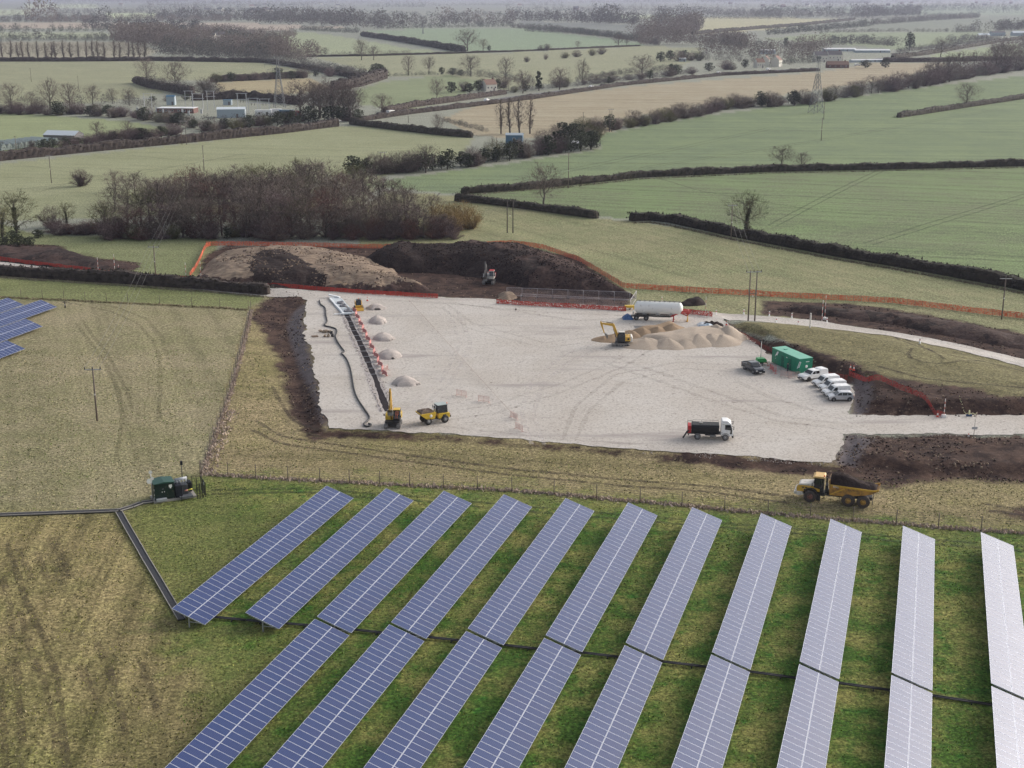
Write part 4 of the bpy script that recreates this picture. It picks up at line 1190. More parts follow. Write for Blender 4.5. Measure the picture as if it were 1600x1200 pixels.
# ------------------------------------------------------------------ excavators
def excavator(name, label, loc, rz, J, body, trim, scale=1.0, gauge=1.85, blade=False, cat='excavator', arm_y=0.0, cab_mat=None, counter=None, arm_mat=None, house_rot=0.0, tracklen=2.9, open_cab=False):
    root = thing(name, label, cat, loc, rz); root.scale = (scale,) * 3
    cab_mat = cab_mat or BLACK; counter = counter or body; arm_mat = arm_mat or body
    hl = tracklen / 2
    for s in (-1, 1):
        y = s * gauge / 2
        b = MB()
        prof = [(-hl + .1, .62), (-hl - .12, .36), (-hl + .05, .06), (-hl + .3, 0), (hl - .3, 0), (hl - .05, .06), (hl + .12, .36), (hl - .1, .62), (hl - .35, .70), (-hl + .35, .70)]
        b.prism(prof, y - .25, y + .25)
        n = int(tracklen / .21)
        for k in range(n):
            x = -hl + .25 + k * (tracklen - .5) / (n - 1); b.box((x, y, .015), (.06, .52, .05)); b.box((x, y, .705), (.06, .52, .05))
        for sx in (-1, 1):
            for zz in (.2, .36, .52): b.box((sx * (hl + .06 - abs(zz - .36) * .3), y, zz), (.06, .52, .07))
        t = b.build('track', TRACK_M, root)
        w = MB()
        for x in (-hl + .3, -hl * .45, 0, hl * .45, hl - .3): w.cyl((x, y + s * .2, .34), (x, y + s * .27, .34), .2 if abs(x) > hl * .6 else .11, n=10)
        w.build('track_roller', BLACK, t)
    b = MB(); b.box((0, 0, .5), (1.6, gauge - .4, .42)); b.cyl((0, 0, .7), (0, 0, .98), .6, n=14); b.build('undercarriage', BLACK, root)
    if blade:
        b = MB(); b.plate([(hl + .55, -gauge / 2 - .2, .02), (hl + .55, gauge / 2 + .2, .02), (hl + .62, gauge / 2 + .2, .5), (hl + .62, -gauge / 2 - .2, .5)], .07)
        for s in (-.5, .5): b.bar((.7, s, .42), (hl + .55, s, .3), .12, .16)
        b.build('blade', TRACK_M, root)
    X = Matrix.Rotation(house_rot, 4, 'Z')
    hw = gauge / 2 + .22
    b = MB(X); b.box((-.15, 0, 1.06), (2.9, hw * 2 - .1, .16)); b.build('deck', trim, root)
    b = MB(X); b.prism([(-1.55, 1.14), (.35, 1.14), (.30, 1.7), (-.2, 1.98), (-1.5, 1.98)], -hw, hw * .05); b.build('engine_cover', body, root, bevel=.05)
    b = MB(X); b.prism([(-1.95, 1.0), (-1.5, .98), (-1.5, 2.05), (-1.75, 2.05), (-1.95, 1.75)], -hw, hw); b.build('counterweight', counter, root, bevel=.07)
    b = MB(X); b.prism([(-1.55, 1.14), (-.5, 1.14), (-.55, 1.95), (-1.5, 1.95)], hw * .1, hw); b.build('side_cover', body, root, bevel=.05)
    for yy in (-hw - .012, hw + .002):
        MB(X).box((-1.1, yy, 1.55), (.34, .02, .34)).build('vent_grille', BLACK, root)
    # cab
    b = MB(X); cy0, cy1 = hw * .12, hw - .02
    pane_m = GLASS
    if open_cab:      # clear glass: the driver shows through
        pane_m = CLEAR
        b.prism([(-.5, 1.14), (.95, 1.14), (1.0, 1.5), (-.5, 1.5)], cy0, cy1); b.prism([(-.5, 1.5), (-.44, 1.5), (-.30, 2.82), (-.36, 2.82)], cy0, cy1)
        for yy in (cy0 + .04, cy1 - .04):
            b.bar((1.0, yy, 1.5), (.72, yy, 2.8), .07); b.bar((0, yy, 1.5), (0, yy, 2.8), .06)
        b.box((.15, (cy0 + cy1) / 2, 2.79), (1.1, cy1 - cy0, .05)); cab = b.build('cab', cab_mat, root)
    else:
        b.prism([(-.5, 1.14), (.95, 1.14), (1.02, 1.75), (.72, 2.78), (-.35, 2.82), (-.5, 2.6)], cy0, cy1); cab = b.build('cab', cab_mat, root, bevel=.04)
    b = MB(X); b.box((.15, (cy0 + cy1) / 2, 2.85), (1.15, cy1 - cy0, .08)); b.build('cab_roof', counter, root, bevel=.02)
    for yy, sg in ((cy1 + .004, 1), (cy0 - .02, -1)):
        MB(X).prism([(.02, 1.85), (.9, 1.78), (.66, 2.68), (.02, 2.7)], yy, yy + .016).build('cab_window', pane_m, root)
        MB(X).prism([(-.42, 1.85), (-.06, 1.85), (-.06, 2.7), (-.35, 2.68)], yy, yy + .016).build('cab_window', pane_m, root)
    MB(X).plate([(1.03, cy0 + .06, 1.72), (1.03, cy1 - .06, 1.72), (.76, cy1 - .06, 2.70), (.76, cy0 + .06, 2.70)], .02).build('windscreen', pane_m, root)
    for yy in (cy1 + .12, -hw - .05):
        MB(X).box((.95, yy, 1.9 if yy > 0 else 2.1), (.08, .2, .28)).build('mirror', BLACK, root)
    b = MB(X)
    for yy in (-hw + .05, -.1): b.bar((.3, yy, 1.7), (.3, yy, 2.25), .04)
    b.bar((.3, -hw + .05, 2.25), (.3, -.1, 2.25), .04); b.bar((-1.2, -hw + .1, 2.0), (-1.2, -hw + .1, 2.3), .04); b.build('handrail', BLACK, root)
    MB(X).cyl((-.9, -.3, 1.98), (-.9, -.3, 2.4), .06, n=8).build('exhaust', STEEL, root)
    # arm
    Y = arm_y
    def arm(nm, pts, wid, dep, mat):
        b = MB(X)
        top, bot = [], []
        P = [Vector((x, 0, z)) for x, z in pts]
        for i, p in enumerate(P):
            d = (P[min(i + 1, len(P) - 1)] - P[max(i - 1, 0)]).normalized(); n = Vector((-d.z, 0, d.x)); dd = dep[i]
            top.append((p + n * dd).xz if hasattr(p, 'xz') else (p + n * dd)); bot.append(p - n * dd)
        prof = [(t[0], t[1] if len(t) == 2 else t[2]) for t in top] + [(q.x, q.z) for q in reversed(bot)]
        # quads along the arm keep the bend clean
        k = len(P)
        vs = []
        for yy in (Y - wid / 2, Y + wid / 2):
            vs += [(prof[i][0], yy, prof[i][1]) for i in range(2 * k)]
        fs = []
        for i in range(k - 1):
            a, c_, d_, e = i, i + 1, 2 * k - 2 - i, 2 * k - 1 - i
            fs += [(a, c_, d_, e), (2 * k + a, 2 * k + e, 2 * k + d_, 2 * k + c_), (a, 2 * k + a, 2 * k + c_, c_), (e, d_, 2 * k + d_, 2 * k + e)]
        fs += [(0, 2 * k - 1, 4 * k - 1, 2 * k), (k - 1, 3 * k - 1, 3 * k, k)]
        b.add(vs, fs)
        return b.build(nm, mat, root, bevel=.02)
    foot, knee, tip, send, btip = J
    arm('boom', [foot, ((foot[0] + knee[0]) / 2, (foot[1] + knee[1]) / 2 + .05), knee, ((knee[0] + tip[0]) / 2, (knee[1] + tip[1]) / 2 + .03), tip], .36, [.14, .24, .28, .2, .12], arm_mat)
    sv = Vector((send[0] - tip[0], send[1] - tip[1])).normalized()
    st = (tip[0] - sv.x * .45, tip[1] - sv.y * .45)
    arm('stick', [st, tip, ((tip[0] + send[0]) / 2, (tip[1] + send[1]) / 2), send], .27, [.08, .2, .14, .08], arm_mat)
    def ram(a, b_, r):
        m = (a[0] + (b_[0] - a[0]) * .55, a[1] + (b_[1] - a[1]) * .55)
        c = MB(X); c.cyl((a[0], Y, a[1]), (m[0], Y, m[1]), r, n=8); c.cyl((m[0], Y, m[1]), (b_[0], Y, b_[1]), r * .6, n=8, m=1)
        c.build('hydraulic_ram', [BLACK, STEEL], root)
    ram((foot[0] + .35, foot[1] - .1), (knee[0] * .8 + foot[0] * .2 + .2, knee[1] * .8 + foot[1] * .2 - .2), .08)
    ram((knee[0], knee[1] + .32), (st[0], st[1] + .05), .07)
    ram((tip[0] + .12, tip[1] + .1), (send[0] + .15, send[1] + .35), .06)
    # bucket: a curved shell with teeth
    b = MB(X); bx, bz = send; d = Vector((btip[0] - bx, btip[1] - bz)); L_ = d.length; d.normalize(); n = Vector((d.y, -d.x))
    shell = [(0, 0), (.12, .30), (.38, .46), (.70, .42), (1.0, .14)]
    P = [(bx + d.x * u * L_ + n.x * v * L_, bz + d.y * u * L_ + n.y * v * L_) for u, v in shell]
    w = .42
    vs = [(x, Y - w, z) for x, z in P] + [(x, Y + w, z) for x, z in P]
    k = len(P)
    b.add(vs, [(i, i + 1, k + i + 1, k + i) for i in range(k - 1)] + [tuple(range(k)), tuple(range(2 * k - 1, k - 1, -1))])
    for i in range(4):
        yy = Y - w + .1 + i * (2 * w - .2) / 3
        b.bar((P[-1][0], yy, P[-1][1]), (P[-1][0] + d.x * .16, yy, P[-1][1] + d.y * .16), .07, .05)
    b.build('bucket', STEEL, root)
    return root
pA = spot(614.5, 666)
excavator('excavator', 'yellow tracked excavator with its boom raised, at the near end of the trench', (pA.x, pA.y, pA.z), R(-93), [(.55, 1.5), (1.05, 4.1), (1.45, 6.0), (2.35, 3.3), (1.9, 2.2)], YELLOW_B, BLACK, 1.0, 1.9, False, arm_y=-.15, counter=YELLOW_B, arm_mat=YELLOW, open_cab=True)
person('driver in orange hi-vis seated in the excavator cab by the trench', (pA.x + .62, pA.y - .12, pA.z + 1.42), R(-93), ORANGE, ORANGE, DARKCLO, None, True)
pB = spot(972, 540)
excavator('excavator', 'yellow and white excavator reaching its bucket into the brown sand', (pB.x, pB.y, pB.z), R(177), [(.75, 1.5), (1.75, 4.0), (4.0, 4.25), (3.4, 2.4), (3.0, 1.35)], YELLOW, BLACK, 1.0, 1.8, True, counter=CREAM, arm_mat=YELLOW, tracklen=2.6)
pC = spot(764, 443)
excavator('excavator', 'white and red excavator with lowered arm in front of the black heap', (pC.x, pC.y, pC.z), R(-98), [(.6, 1.6), (1.2, 3.8), (2.0, 4.5), (2.75, 1.9), (2.4, .9)], paint('pale_grey_paint', (.52, .50, .48), .5, 0, .15, 1.4, dirt=.3), BLACK, 1.12, 1.9, False, arm_y=-.45, counter=RED_B, cab_mat=CREAM, arm_mat=paint('arm_grey', (.11, .11, .115), .55, 0, .2, 2, dirt=.25))

# ------------------------------------------------------------------ compact loader
def loader():
    p = spot(560.5, 483); root = thing('compact_loader', 'yellow compact tracked loader parked at the far end of the red barrier line', 'loader', p, R(-80))
    for s in (-1, 1):
        b = MB(); y = s * .78
        b.prism([(-1.1, .25), (-.9, 0), (.8, 0), (1.1, .3), (.75, .62), (-.85, .62)], y - .2, y + .2)
        for k in range(9): b.box((-.8 + k * .2, y, .01), (.06, .42, .05))
        b.build('track', BLACK, root)
    MB().prism([(-1.35, .45), (1.0, .45), (1.1, .9), (.3, 1.05), (-1.3, 1.5), (-1.45, 1.0)], -.56, .56).build('body', YELLOW, root, bevel=.05)
    MB().prism([(-.75, 1.1), (.65, .95), (.6, 1.4), (.35, 2.1), (-.65, 2.1)], -.52, .52).build('cab', BLACK, root, bevel=.04)
    MB().plate([(.70, -.42, 1.05), (.70, .42, 1.05), (.40, .42, 2.0), (.40, -.42, 2.0)], .02).build('windscreen', GLASS, root)
    for s in (-1, 1):
        b = MB(); y = s * .68
        b.bar((-1.3, y, 1.55), (1.2, y, .9), .12, .22); b.bar((1.2, y, .95), (1.55, y, .35), .12, .2); b.bar((-1.2, y, .8), (-1.3, y, 1.6), .14, .2)
        b.build('lift_arm', YELLOW, root)
    b = MB(); b.prism([(1.35, .08), (2.1, .05), (2.12, .12), (1.5, .62), (1.35, .6)], -.95, .95); b.build('bucket', YELLOW, root)
    for s in (-1, 1): MB().box((.45, s * .4, 2.12), (.12, .12, .1)).build('work_lamp', LAMP, root)
    MB().cyl((-.5, 0, 2.1), (-.5, 0, 2.28), .07, n=8).build('beacon', ORANGE, root)
loader()

# ------------------------------------------------------------------ site dumper
def dumper():
    f, r_ = (665, 661), (692.5, 657)
    rz = ori(r_, f); p = spot(679, 659.5)
    root = thing('site_dumper', 'yellow wheeled site dumper with a heaped skip beside the trench excavator', 'dumper', p, rz)
    for x in (1.45, -1.35):
        for s in (-1, 1): wheel(root, x, s * .92, .62, .46, GREY_RIM, rim=.5)
    MB().box((-.1, 0, .75), (3.2, .9, .35)).build('chassis', BLACK, root)
    # skip
    prof = [(.35, .95), (1.7, .9), (2.75, 1.75), (2.7, 1.85), (.2, 1.95)]
    MB().prism(prof, -1.15, 1.15, lean=-.0).build('skip', YELLOW_B, root, bevel=.05)
    cushion_load(root, 'skip_load', .25, 2.7, -1.08, 1.08, 1.9, .42, SOIL_GREY, 4)
    for s in (-1, 1):
        d = MB(); d.lathe([(.24, 0), (.24, .02), (.01, .02)], 14, axis='Y', c=(1.05, s * 1.155 + (-.02 if s < 0 else 0), 1.45)); d.build('emblem', PLATE_W, root)
    # cab and rear body
    MB().prism([(-2.25, .75), (-.3, .75), (-.3, 1.55), (-2.2, 1.55)], -.95, .95).build('rear_body', YELLOW_B, root, bevel=.06)
    MB().box((-1.3, -.957, 1.25), (.55, .02, .2)).build('vent_grille', BLACK, root); MB().box((-1.3, .957, 1.25), (.55, .02, .2)).build('vent_grille', BLACK, root)
    MB().box((-2.3, 0, .95), (.16, 1.9, .3)).build('bumper', BLACK, root)
    MB().prism([(-1.95, 1.56), (-.25, 1.56), (-.12, 2.2), (-.35, 2.78), (-1.85, 2.78)], -.75, .75).build('cab', BLACK, root, bevel=.04)
    for s in (-1, 1):
        y = s * .757
        MB().prism([(-1.8, 1.72), (-1.1, 1.72), (-1.1, 2.68), (-1.72, 2.68)], min(y, y + s * .016), max(y, y + s * .016)).build('cab_window', GLASS, root)
        MB().prism([(-1.02, 1.72), (-.28, 1.72), (-.2, 2.2), (-.42, 2.68), (-1.02, 2.68)], min(y, y + s * .016), max(y, y + s * .016)).build('cab_window', GLASS, root)
        MB().box((-.1, s * .98, 2.3), (.06, .2, .34)).build('mirror', BLACK, root)
        MB().box((-2.26, s * .8, 1.3), (.04, .18, .12)).build('tail_lamp', LAMP_R, root)
    MB().plate([(-.13, -.66, 1.66), (-.13, .66, 1.66), (-.30, .66, 2.66), (-.30, -.66, 2.66)], .02).build('windscreen', GLASS, root)
    MB().box((-1.1, 0, 2.83), (1.75, 1.55, .1)).build('cab_roof', paint('roof_grey', rgb(176, 186, 184), .6), root, bevel=.03)
    b = MB()
    for s in (-1, 1): b.bar((.15, s * .6, 1.9), (.05, s * .6, 2.75), .05)
    b.bar((.05, -.6, 2.75), (.05, .6, 2.75), .05); b.bar((.12, -.6, 2.3), (.12, .6, 2.3), .05); b.build('skip_guard', PLATE_W, root)
    MB().cyl((-1.9, .5, 2.88), (-1.9, .5, 3.1), .07, n=8).build('beacon', ORANGE, root)
dumper()

# ------------------------------------------------------------------ articulated dump truck
def text_mesh(body, size, mat, root, loc, rot, name='lettering', ext=.008):
    cu = bpy.data.curves.new(name, 'FONT'); cu.body = body; cu.size = size; cu.extrude = ext; cu.align_x = 'CENTER'; cu.align_y = 'CENTER'; cu.resolution_u = 2
    t = bpy.data.objects.new('tmp', cu); COL.objects.link(t)
    dg = bpy.context.evaluated_depsgraph_get(); me = bpy.data.meshes.new_from_object(t.evaluated_get(dg))
    bpy.data.objects.remove(t, do_unlink=True)
    me.materials.clear(); me.materials.append(mat)
    o = link_mesh(name, me, root, loc); o.rotation_euler = rot
    return o
def dump_truck():
    f, r_ = (1267.5, 779), (1347, 788)
    rz = ori(r_, f); p = spot(1307, 784)
    root = thing('articulated_dump_truck', 'yellow articulated dump truck loaded with dark soil, driving along the grass strip', 'dump truck', p, rz)
    RIM = paint('muddy_rim', (.20, .13, .09), .7, 0, .3, 2, dirt=.3)
    RIMY = paint('yellow_hub', (.50, .28, .06), .6, 0, .2, 2, dirt=.25)
    for x, rm in ((3.35, paint('red_hub', (.28, .12, .09), .7, dirt=.3)), (-1.55, RIMY), (-3.45, RIMY)):
        for s in (-1, 1): wheel(root, x, s * 1.12, .86, .68, rm, TYRE_MUD, rim=.45)
    MB().box((3.0, 0, 1.05), (3.0, 1.3, .45)).build('front_chassis', BLACK, root)
    MB().box((-1.6, 0, 1.1), (5.8, 1.1, .4)).build('rear_chassis', BLACK, root)
    b = MB(); b.cyl((1.25, 0, .8), (1.25, 0, 1.7), .28, n=10); b.bar((1.25, .45, 1.1), (2.1, .45, 1.1), .14); b.bar((1.25, -.45, 1.1), (2.1, -.45, 1.1), .14); b.build('articulation_joint', STEEL, root)
    # bonnet: pale top, yellow sides
    MB().prism([(3.0, 1.35), (5.15, 1.2), (5.2, 1.75), (4.95, 2.1), (3.0, 2.15)], -.95, .95, lean=.1, zb=1.7).build('engine_cover', YELLOW, root, bevel=.06)
    MB().prism([(2.95, 2.16), (4.92, 2.11), (5.0, 2.16), (4.75, 2.32), (2.95, 2.52)], -.88, .88).build('bonnet', CREAM, root, bevel=.07)
    b = MB(); b.prism([(4.85, .75), (5.5, 1.0), (5.5, 1.25), (5.22, 1.3), (4.4, 1.28), (4.2, .95)], -1.2, 1.2); b.build('bumper', CREAM, root, bevel=.05)
    for s in (-1, 1):
        y = s * .955
        for k, (x, z) in enumerate(((4.35, 1.88), (3.95, 1.85), (4.1, 1.58))):
            MB().box((x, y, z), (.28, .03, .16)).build('vent_grille', BLACK, root)
        MB().box((5.3, s * .85, 1.42), (.1, .34, .16)).build('headlight', LAMP, root)
        # wing over the front wheel
        b = MB()
        for i in range(6):
            a0, a1 = R(20 + i * 24), R(20 + (i + 1) * 24)
            b.bar((3.35 + 1.0 * math.cos(a0), s * 1.1, .9 + 1.0 * math.sin(a0)), (3.35 + 1.0 * math.cos(a1), s * 1.1, .9 + 1.0 * math.sin(a1)), .7, .06)
        b.build('mudguard', BLACK, root)
        MB().box((2.3, s * 1.1, .75), (.5, .25, .9)).build('step', BLACK, root)
        b = MB(); b.bar((3.1, s * 1.15, 2.3), (3.15, s * 1.5, 2.6), .04); b.box((3.15, s * 1.52, 2.55), (.1, .24, .5)); b.build('mirror', BLACK, root)
    # cab
    MB().prism([(1.75, 1.35), (3.1, 1.35), (3.15, 2.2), (2.85, 3.3), (1.8, 3.3)], -.82, .82).build('cab', BLACK, root, bevel=.04)
    for s in (-1, 1):
        y = s * .828
        MB().prism([(2.2, 1.85), (3.0, 2.0), (2.75, 3.15), (2.2, 3.15)], min(y, y + s * .016), max(y, y + s * .016)).build('cab_window', GLASS, root)
        MB().prism([(1.85, 1.9), (2.12, 1.9), (2.12, 3.15), (1.9, 3.15)], min(y, y + s * .016), max(y, y + s * .016)).build('cab_window', GLASS, root)
        MB().prism([(2.2, 1.4), (3.08, 1.4), (3.1, 1.95), (2.2, 1.8)], min(y, y + s * .02), max(y, y + s * .02)).build('door_panel', YELLOW, root)
    MB().plate([(3.17, -.72, 2.3), (3.17, .72, 2.3), (2.9, .72, 3.2), (2.9, -.72, 3.2)], .02).build('windscreen', GLASS, root)
    MB().prism([(1.6, 3.32), (3.15, 3.32), (3.2, 3.38), (2.9, 3.56), (1.75, 3.58), (1.6, 3.45)], -.98, .98).build('cab_roof', paint('faded_yellow', (.68, .44, .17), .5, 0, .1, 1.2, dirt=.12), root, bevel=.05)
    b = MB(); b.cyl((1.45, -.7, 1.6), (1.45, -.7, 3.0), .12, n=8); b.box((1.35, .3, 1.9), (.3, 1.2, 1.1)); b.build('air_intake', BLACK, root)
    MB().cyl((1.7, .8, 3.55), (1.7, .8, 3.8), .08, n=8).build('beacon', ORANGE, root)
    # body (a tipping bin, open at the top, chute at the back)
    W = 1.36
    b = MB()
    side = [(.85, 1.35), (-1.2, 1.35), (-4.3, 1.95), (-5.35, 2.55), (-5.3, 2.78), (-4.6, 2.55), (.9, 2.75)]
    for s in (-1, 1): b.prism(side, min(s * W, s * (W - .12)), max(s * W, s * (W - .12)))
    b.prism([(.85, 1.35), (-1.2, 1.35), (-4.3, 1.95), (-5.35, 2.55), (-5.35, 2.65), (-4.3, 2.07), (-1.2, 1.47), (.85, 1.47)], -W + .12, W - .12)
    b.prism([(.75, 1.35), (.9, 1.35), (1.05, 3.35), (.9, 3.35)], -W, W)
    bin_ = b.build('tipping_body', ORANGE_Y, root)
    for s in (-1, 1):
        y = s * (W + .03)
        b = MB(); b.bar((.9, y, 2.70), (-4.6, y, 2.50), .12, .22); b.bar((-4.6, y, 2.5), (-5.3, y, 2.7), .12, .2); b.build('top_rail', YELLOW, bin_)
        b = MB(); b.bar((-1.0, y, 2.4), (.75, y, 1.45), .1, .14); b.build('side_rib', YELLOW, bin_)
        text_mesh('BELL', .36, PLATE_W, root, (.1, s * (W + .12), 2.58), (R(90), 0, R(180) if s > 0 else 0))
        b = MB(); b.bar((.7, s * .55, 1.2), (-.6, s * .55, 1.9), .16); b.build('tipping_ram', STEEL, root)
        MB().box((-4.6, s * 1.1, 1.05), (.06, .6, .9)).build('mud_flap', BLACK, root)
    # load
    V = []; Fc = []; r = random.Random(5); nx, ny = 22, 9
    for j in range(ny + 1):
        for i in range(nx + 1):
            u, v = i / nx, j / ny; x = .85 - u * 5.9; y = (-W + .13) + v * (2 * W - .26)
            e = min(1, 4 * min(v, 1 - v)); prof = 3.95 - .45 * u - .75 * u * u + .18 * math.sin(7 * u)
            edge = 2.62 - (.0 if u < .75 else -.2 * (u - .75))
            z = edge + (prof - edge) * e ** .8 + r.uniform(-.11, .11) * (.4 + .6 * e)
            if i == nx: z = min(z, 2.6)
            V.append((x, y, z))
    for j in range(ny):
        for i in range(nx):
            a = j * (nx + 1) + i; Fc.append((a, a + 1, a + nx + 2, a + nx + 1))
    link_mesh('soil_load', raw_mesh('soil_load', V, Fc, SOIL_LOAD, True), root)
dump_truck()

# ------------------------------------------------------------------ black water tanker lorry
def tanker():
    f, r_ = (1131.4, 684.8), (1090.4, 683.4)
    rz = ori(r_, f); p = spot(1111, 684.2)
    root = thing('tank_lorry', 'white cab lorry with a black slurry tank and red rear, alone on the pale gravel', 'lorry', p, rz)
    WB = 2.05
    for x in (WB, -WB):
        for s in (-1, 1): wheel(root, x, s * 1.0, .5, .34, GREY_RIM, paint('dusty_tyre', (.09, .088, .085), .9, 0, .3, 3, dirt=.4, dirt_col=(.3, .28, .27)), rim=.55)
    b = MB(); b.box((-.5, .42, .82), (6.2, .12, .24)); b.box((-.5, -.42, .82), (6.2, .12, .24)); b.box((-.2, 0, .78), (1.5, 1.7, .3)); b.build('chassis', BLACK, root)
    for s in (-1, 1):
        MB().cyl((-.2, s * .95, .6), (.7, s * .95, .6), .2, n=10).build('fuel_tank', STEEL, root)
        b = MB(); b.bar((-1.3, s * 1.0, .45), (1.2, s * 1.0, .45), .04, .1); b.build('side_guard', STEEL, root)
    # cab
    MB().prism([(1.35, .75), (3.05, .68), (3.15, 1.0), (3.12, 1.6), (2.85, 2.62), (2.65, 2.75), (1.4, 2.75)], -1.12, 1.12, lean=.06, zb=1.6).build('cab', WHITE_P, root, bevel=.08)
    MB().prism([(1.42, 2.76), (2.6, 2.76), (2.3, 2.98), (1.5, 3.0)], -.98, .98).build('cab_roof', WHITE_P, root, bevel=.06)
    MB().plate([(3.13, -.95, 1.65), (3.13, .95, 1.65), (2.88, .88, 2.5), (2.88, -.88, 2.5)], .02).build('windscreen', GLASS, root)
    for s in (-1, 1):
        y = s * 1.105
        MB().prism([(1.95, 1.72), (2.95, 1.62), (2.98, 1.85), (2.74, 2.45), (1.95, 2.45)], min(y - s * .06, y + s * .02), max(y - s * .06, y + s * .02)).build('side_window', GLASS, root)
        MB().prism([(2.7, 1.05), (3.0, 1.05), (2.98, 1.7), (2.78, 1.7)], min(y + s * .012, y + s * .03), max(y + s * .012, y + s * .03)).build('door_window', GLASS, root)
        b = MB(); b.bar((2.95, s * 1.1, 2.3), (3.2, s * 1.35, 2.25), .04); b.box((3.22, s * 1.38, 2.05), (.09, .2, .5)); b.build('mirror', BLACK, root)
        MB().box((3.13, s * .82, .86), (.06, .34, .18)).build('headlight', LAMP, root)
        b = MB()
        for i in range(5):
            a0, a1 = R(10 + i * 32), R(10 + (i + 1) * 32)
            b.bar((WB + .62 * math.cos(a0), s * 1.02, .52 + .62 * math.sin(a0)), (WB + .62 * math.cos(a1), s * 1.02, .52 + .62 * math.sin(a1)), .3, .05)
        b.build('mudguard', BLACK, root)
    MB().box((3.12, 0, .62), (.25, 2.2, .32)).build('bumper', BLACK, root)
    # tank
    TANKB = paint('tank_black', (.008, .008, .010), .5, 0, .1, 1, spec=.35)
    prof = [(-1.02, 1.05), (1.02, 1.05), (1.12, 1.2), (1.12, 1.95), (.9, 2.25), (-.9, 2.25), (-1.12, 1.95), (-1.12, 1.2)]
    b = MB(Matrix.Rotation(0, 4, 'Z')); n = len(prof)
    vs = [(-2.95, y, z) for y, z in prof] + [(1.1, y, z) for y, z in prof]
    b.add(vs, [tuple(range(n)), tuple(range(2 * n - 1, n - 1, -1))] + [(i, (i + 1) % n, n + (i + 1) % n, n + i) for i in range(n)])
    tank = b.build('tank', TANKB, root, bevel=.05)
    b = MB(); b.cyl((-1.6, 0, 2.24), (-1.6, 0, 2.4), .3, n=12); b.build('hatch', STEEL, tank)
    b = MB()
    for s in (-1, 1):
        b.bar((-2.8, s * .85, 2.5), (1.0, s * .85, 2.5), .035)
        for x in (-2.8, -1.5, -.2, 1.0): b.bar((x, s * .85, 2.2), (x, s * .85, 2.5), .035)
    b.build('top_rail', STEEL, root)
    MB().box((-3.25, 0, 1.5), (.5, 1.7, 1.1)).build('rear_pump_box', RED_B, root, bevel=.04)
    b = MB()
    for y in (-.55, .0): b.bar((-3.55, y, .9), (-3.55, y, 2.8), .04)
    for k in range(6): b.bar((-3.55, -.55, 1.1 + k * .3), (-3.55, 0, 1.1 + k * .3), .03)
    b.bar((-3.55, -.55, 2.8), (-2.9, -.55, 2.75), .04); b.build('ladder', STEEL, root)
    MB().tube([(-3.3, -.8, 1.3), (-3.6, -.9, 1.2), (-3.9, -.95, .7), (-4.2, -1.0, .2)], .13, 8).build('suction_hose', BLACK, root)
    MB().box((-3.4, 0, .72), (.14, 2.1, .16)).build('rear_bumper', BLACK, root)
    for s in (-1, 1): MB().box((-3.48, s * .9, .74), (.04, .24, .12)).build('tail_lamp', LAMP_R, root)
tanker()

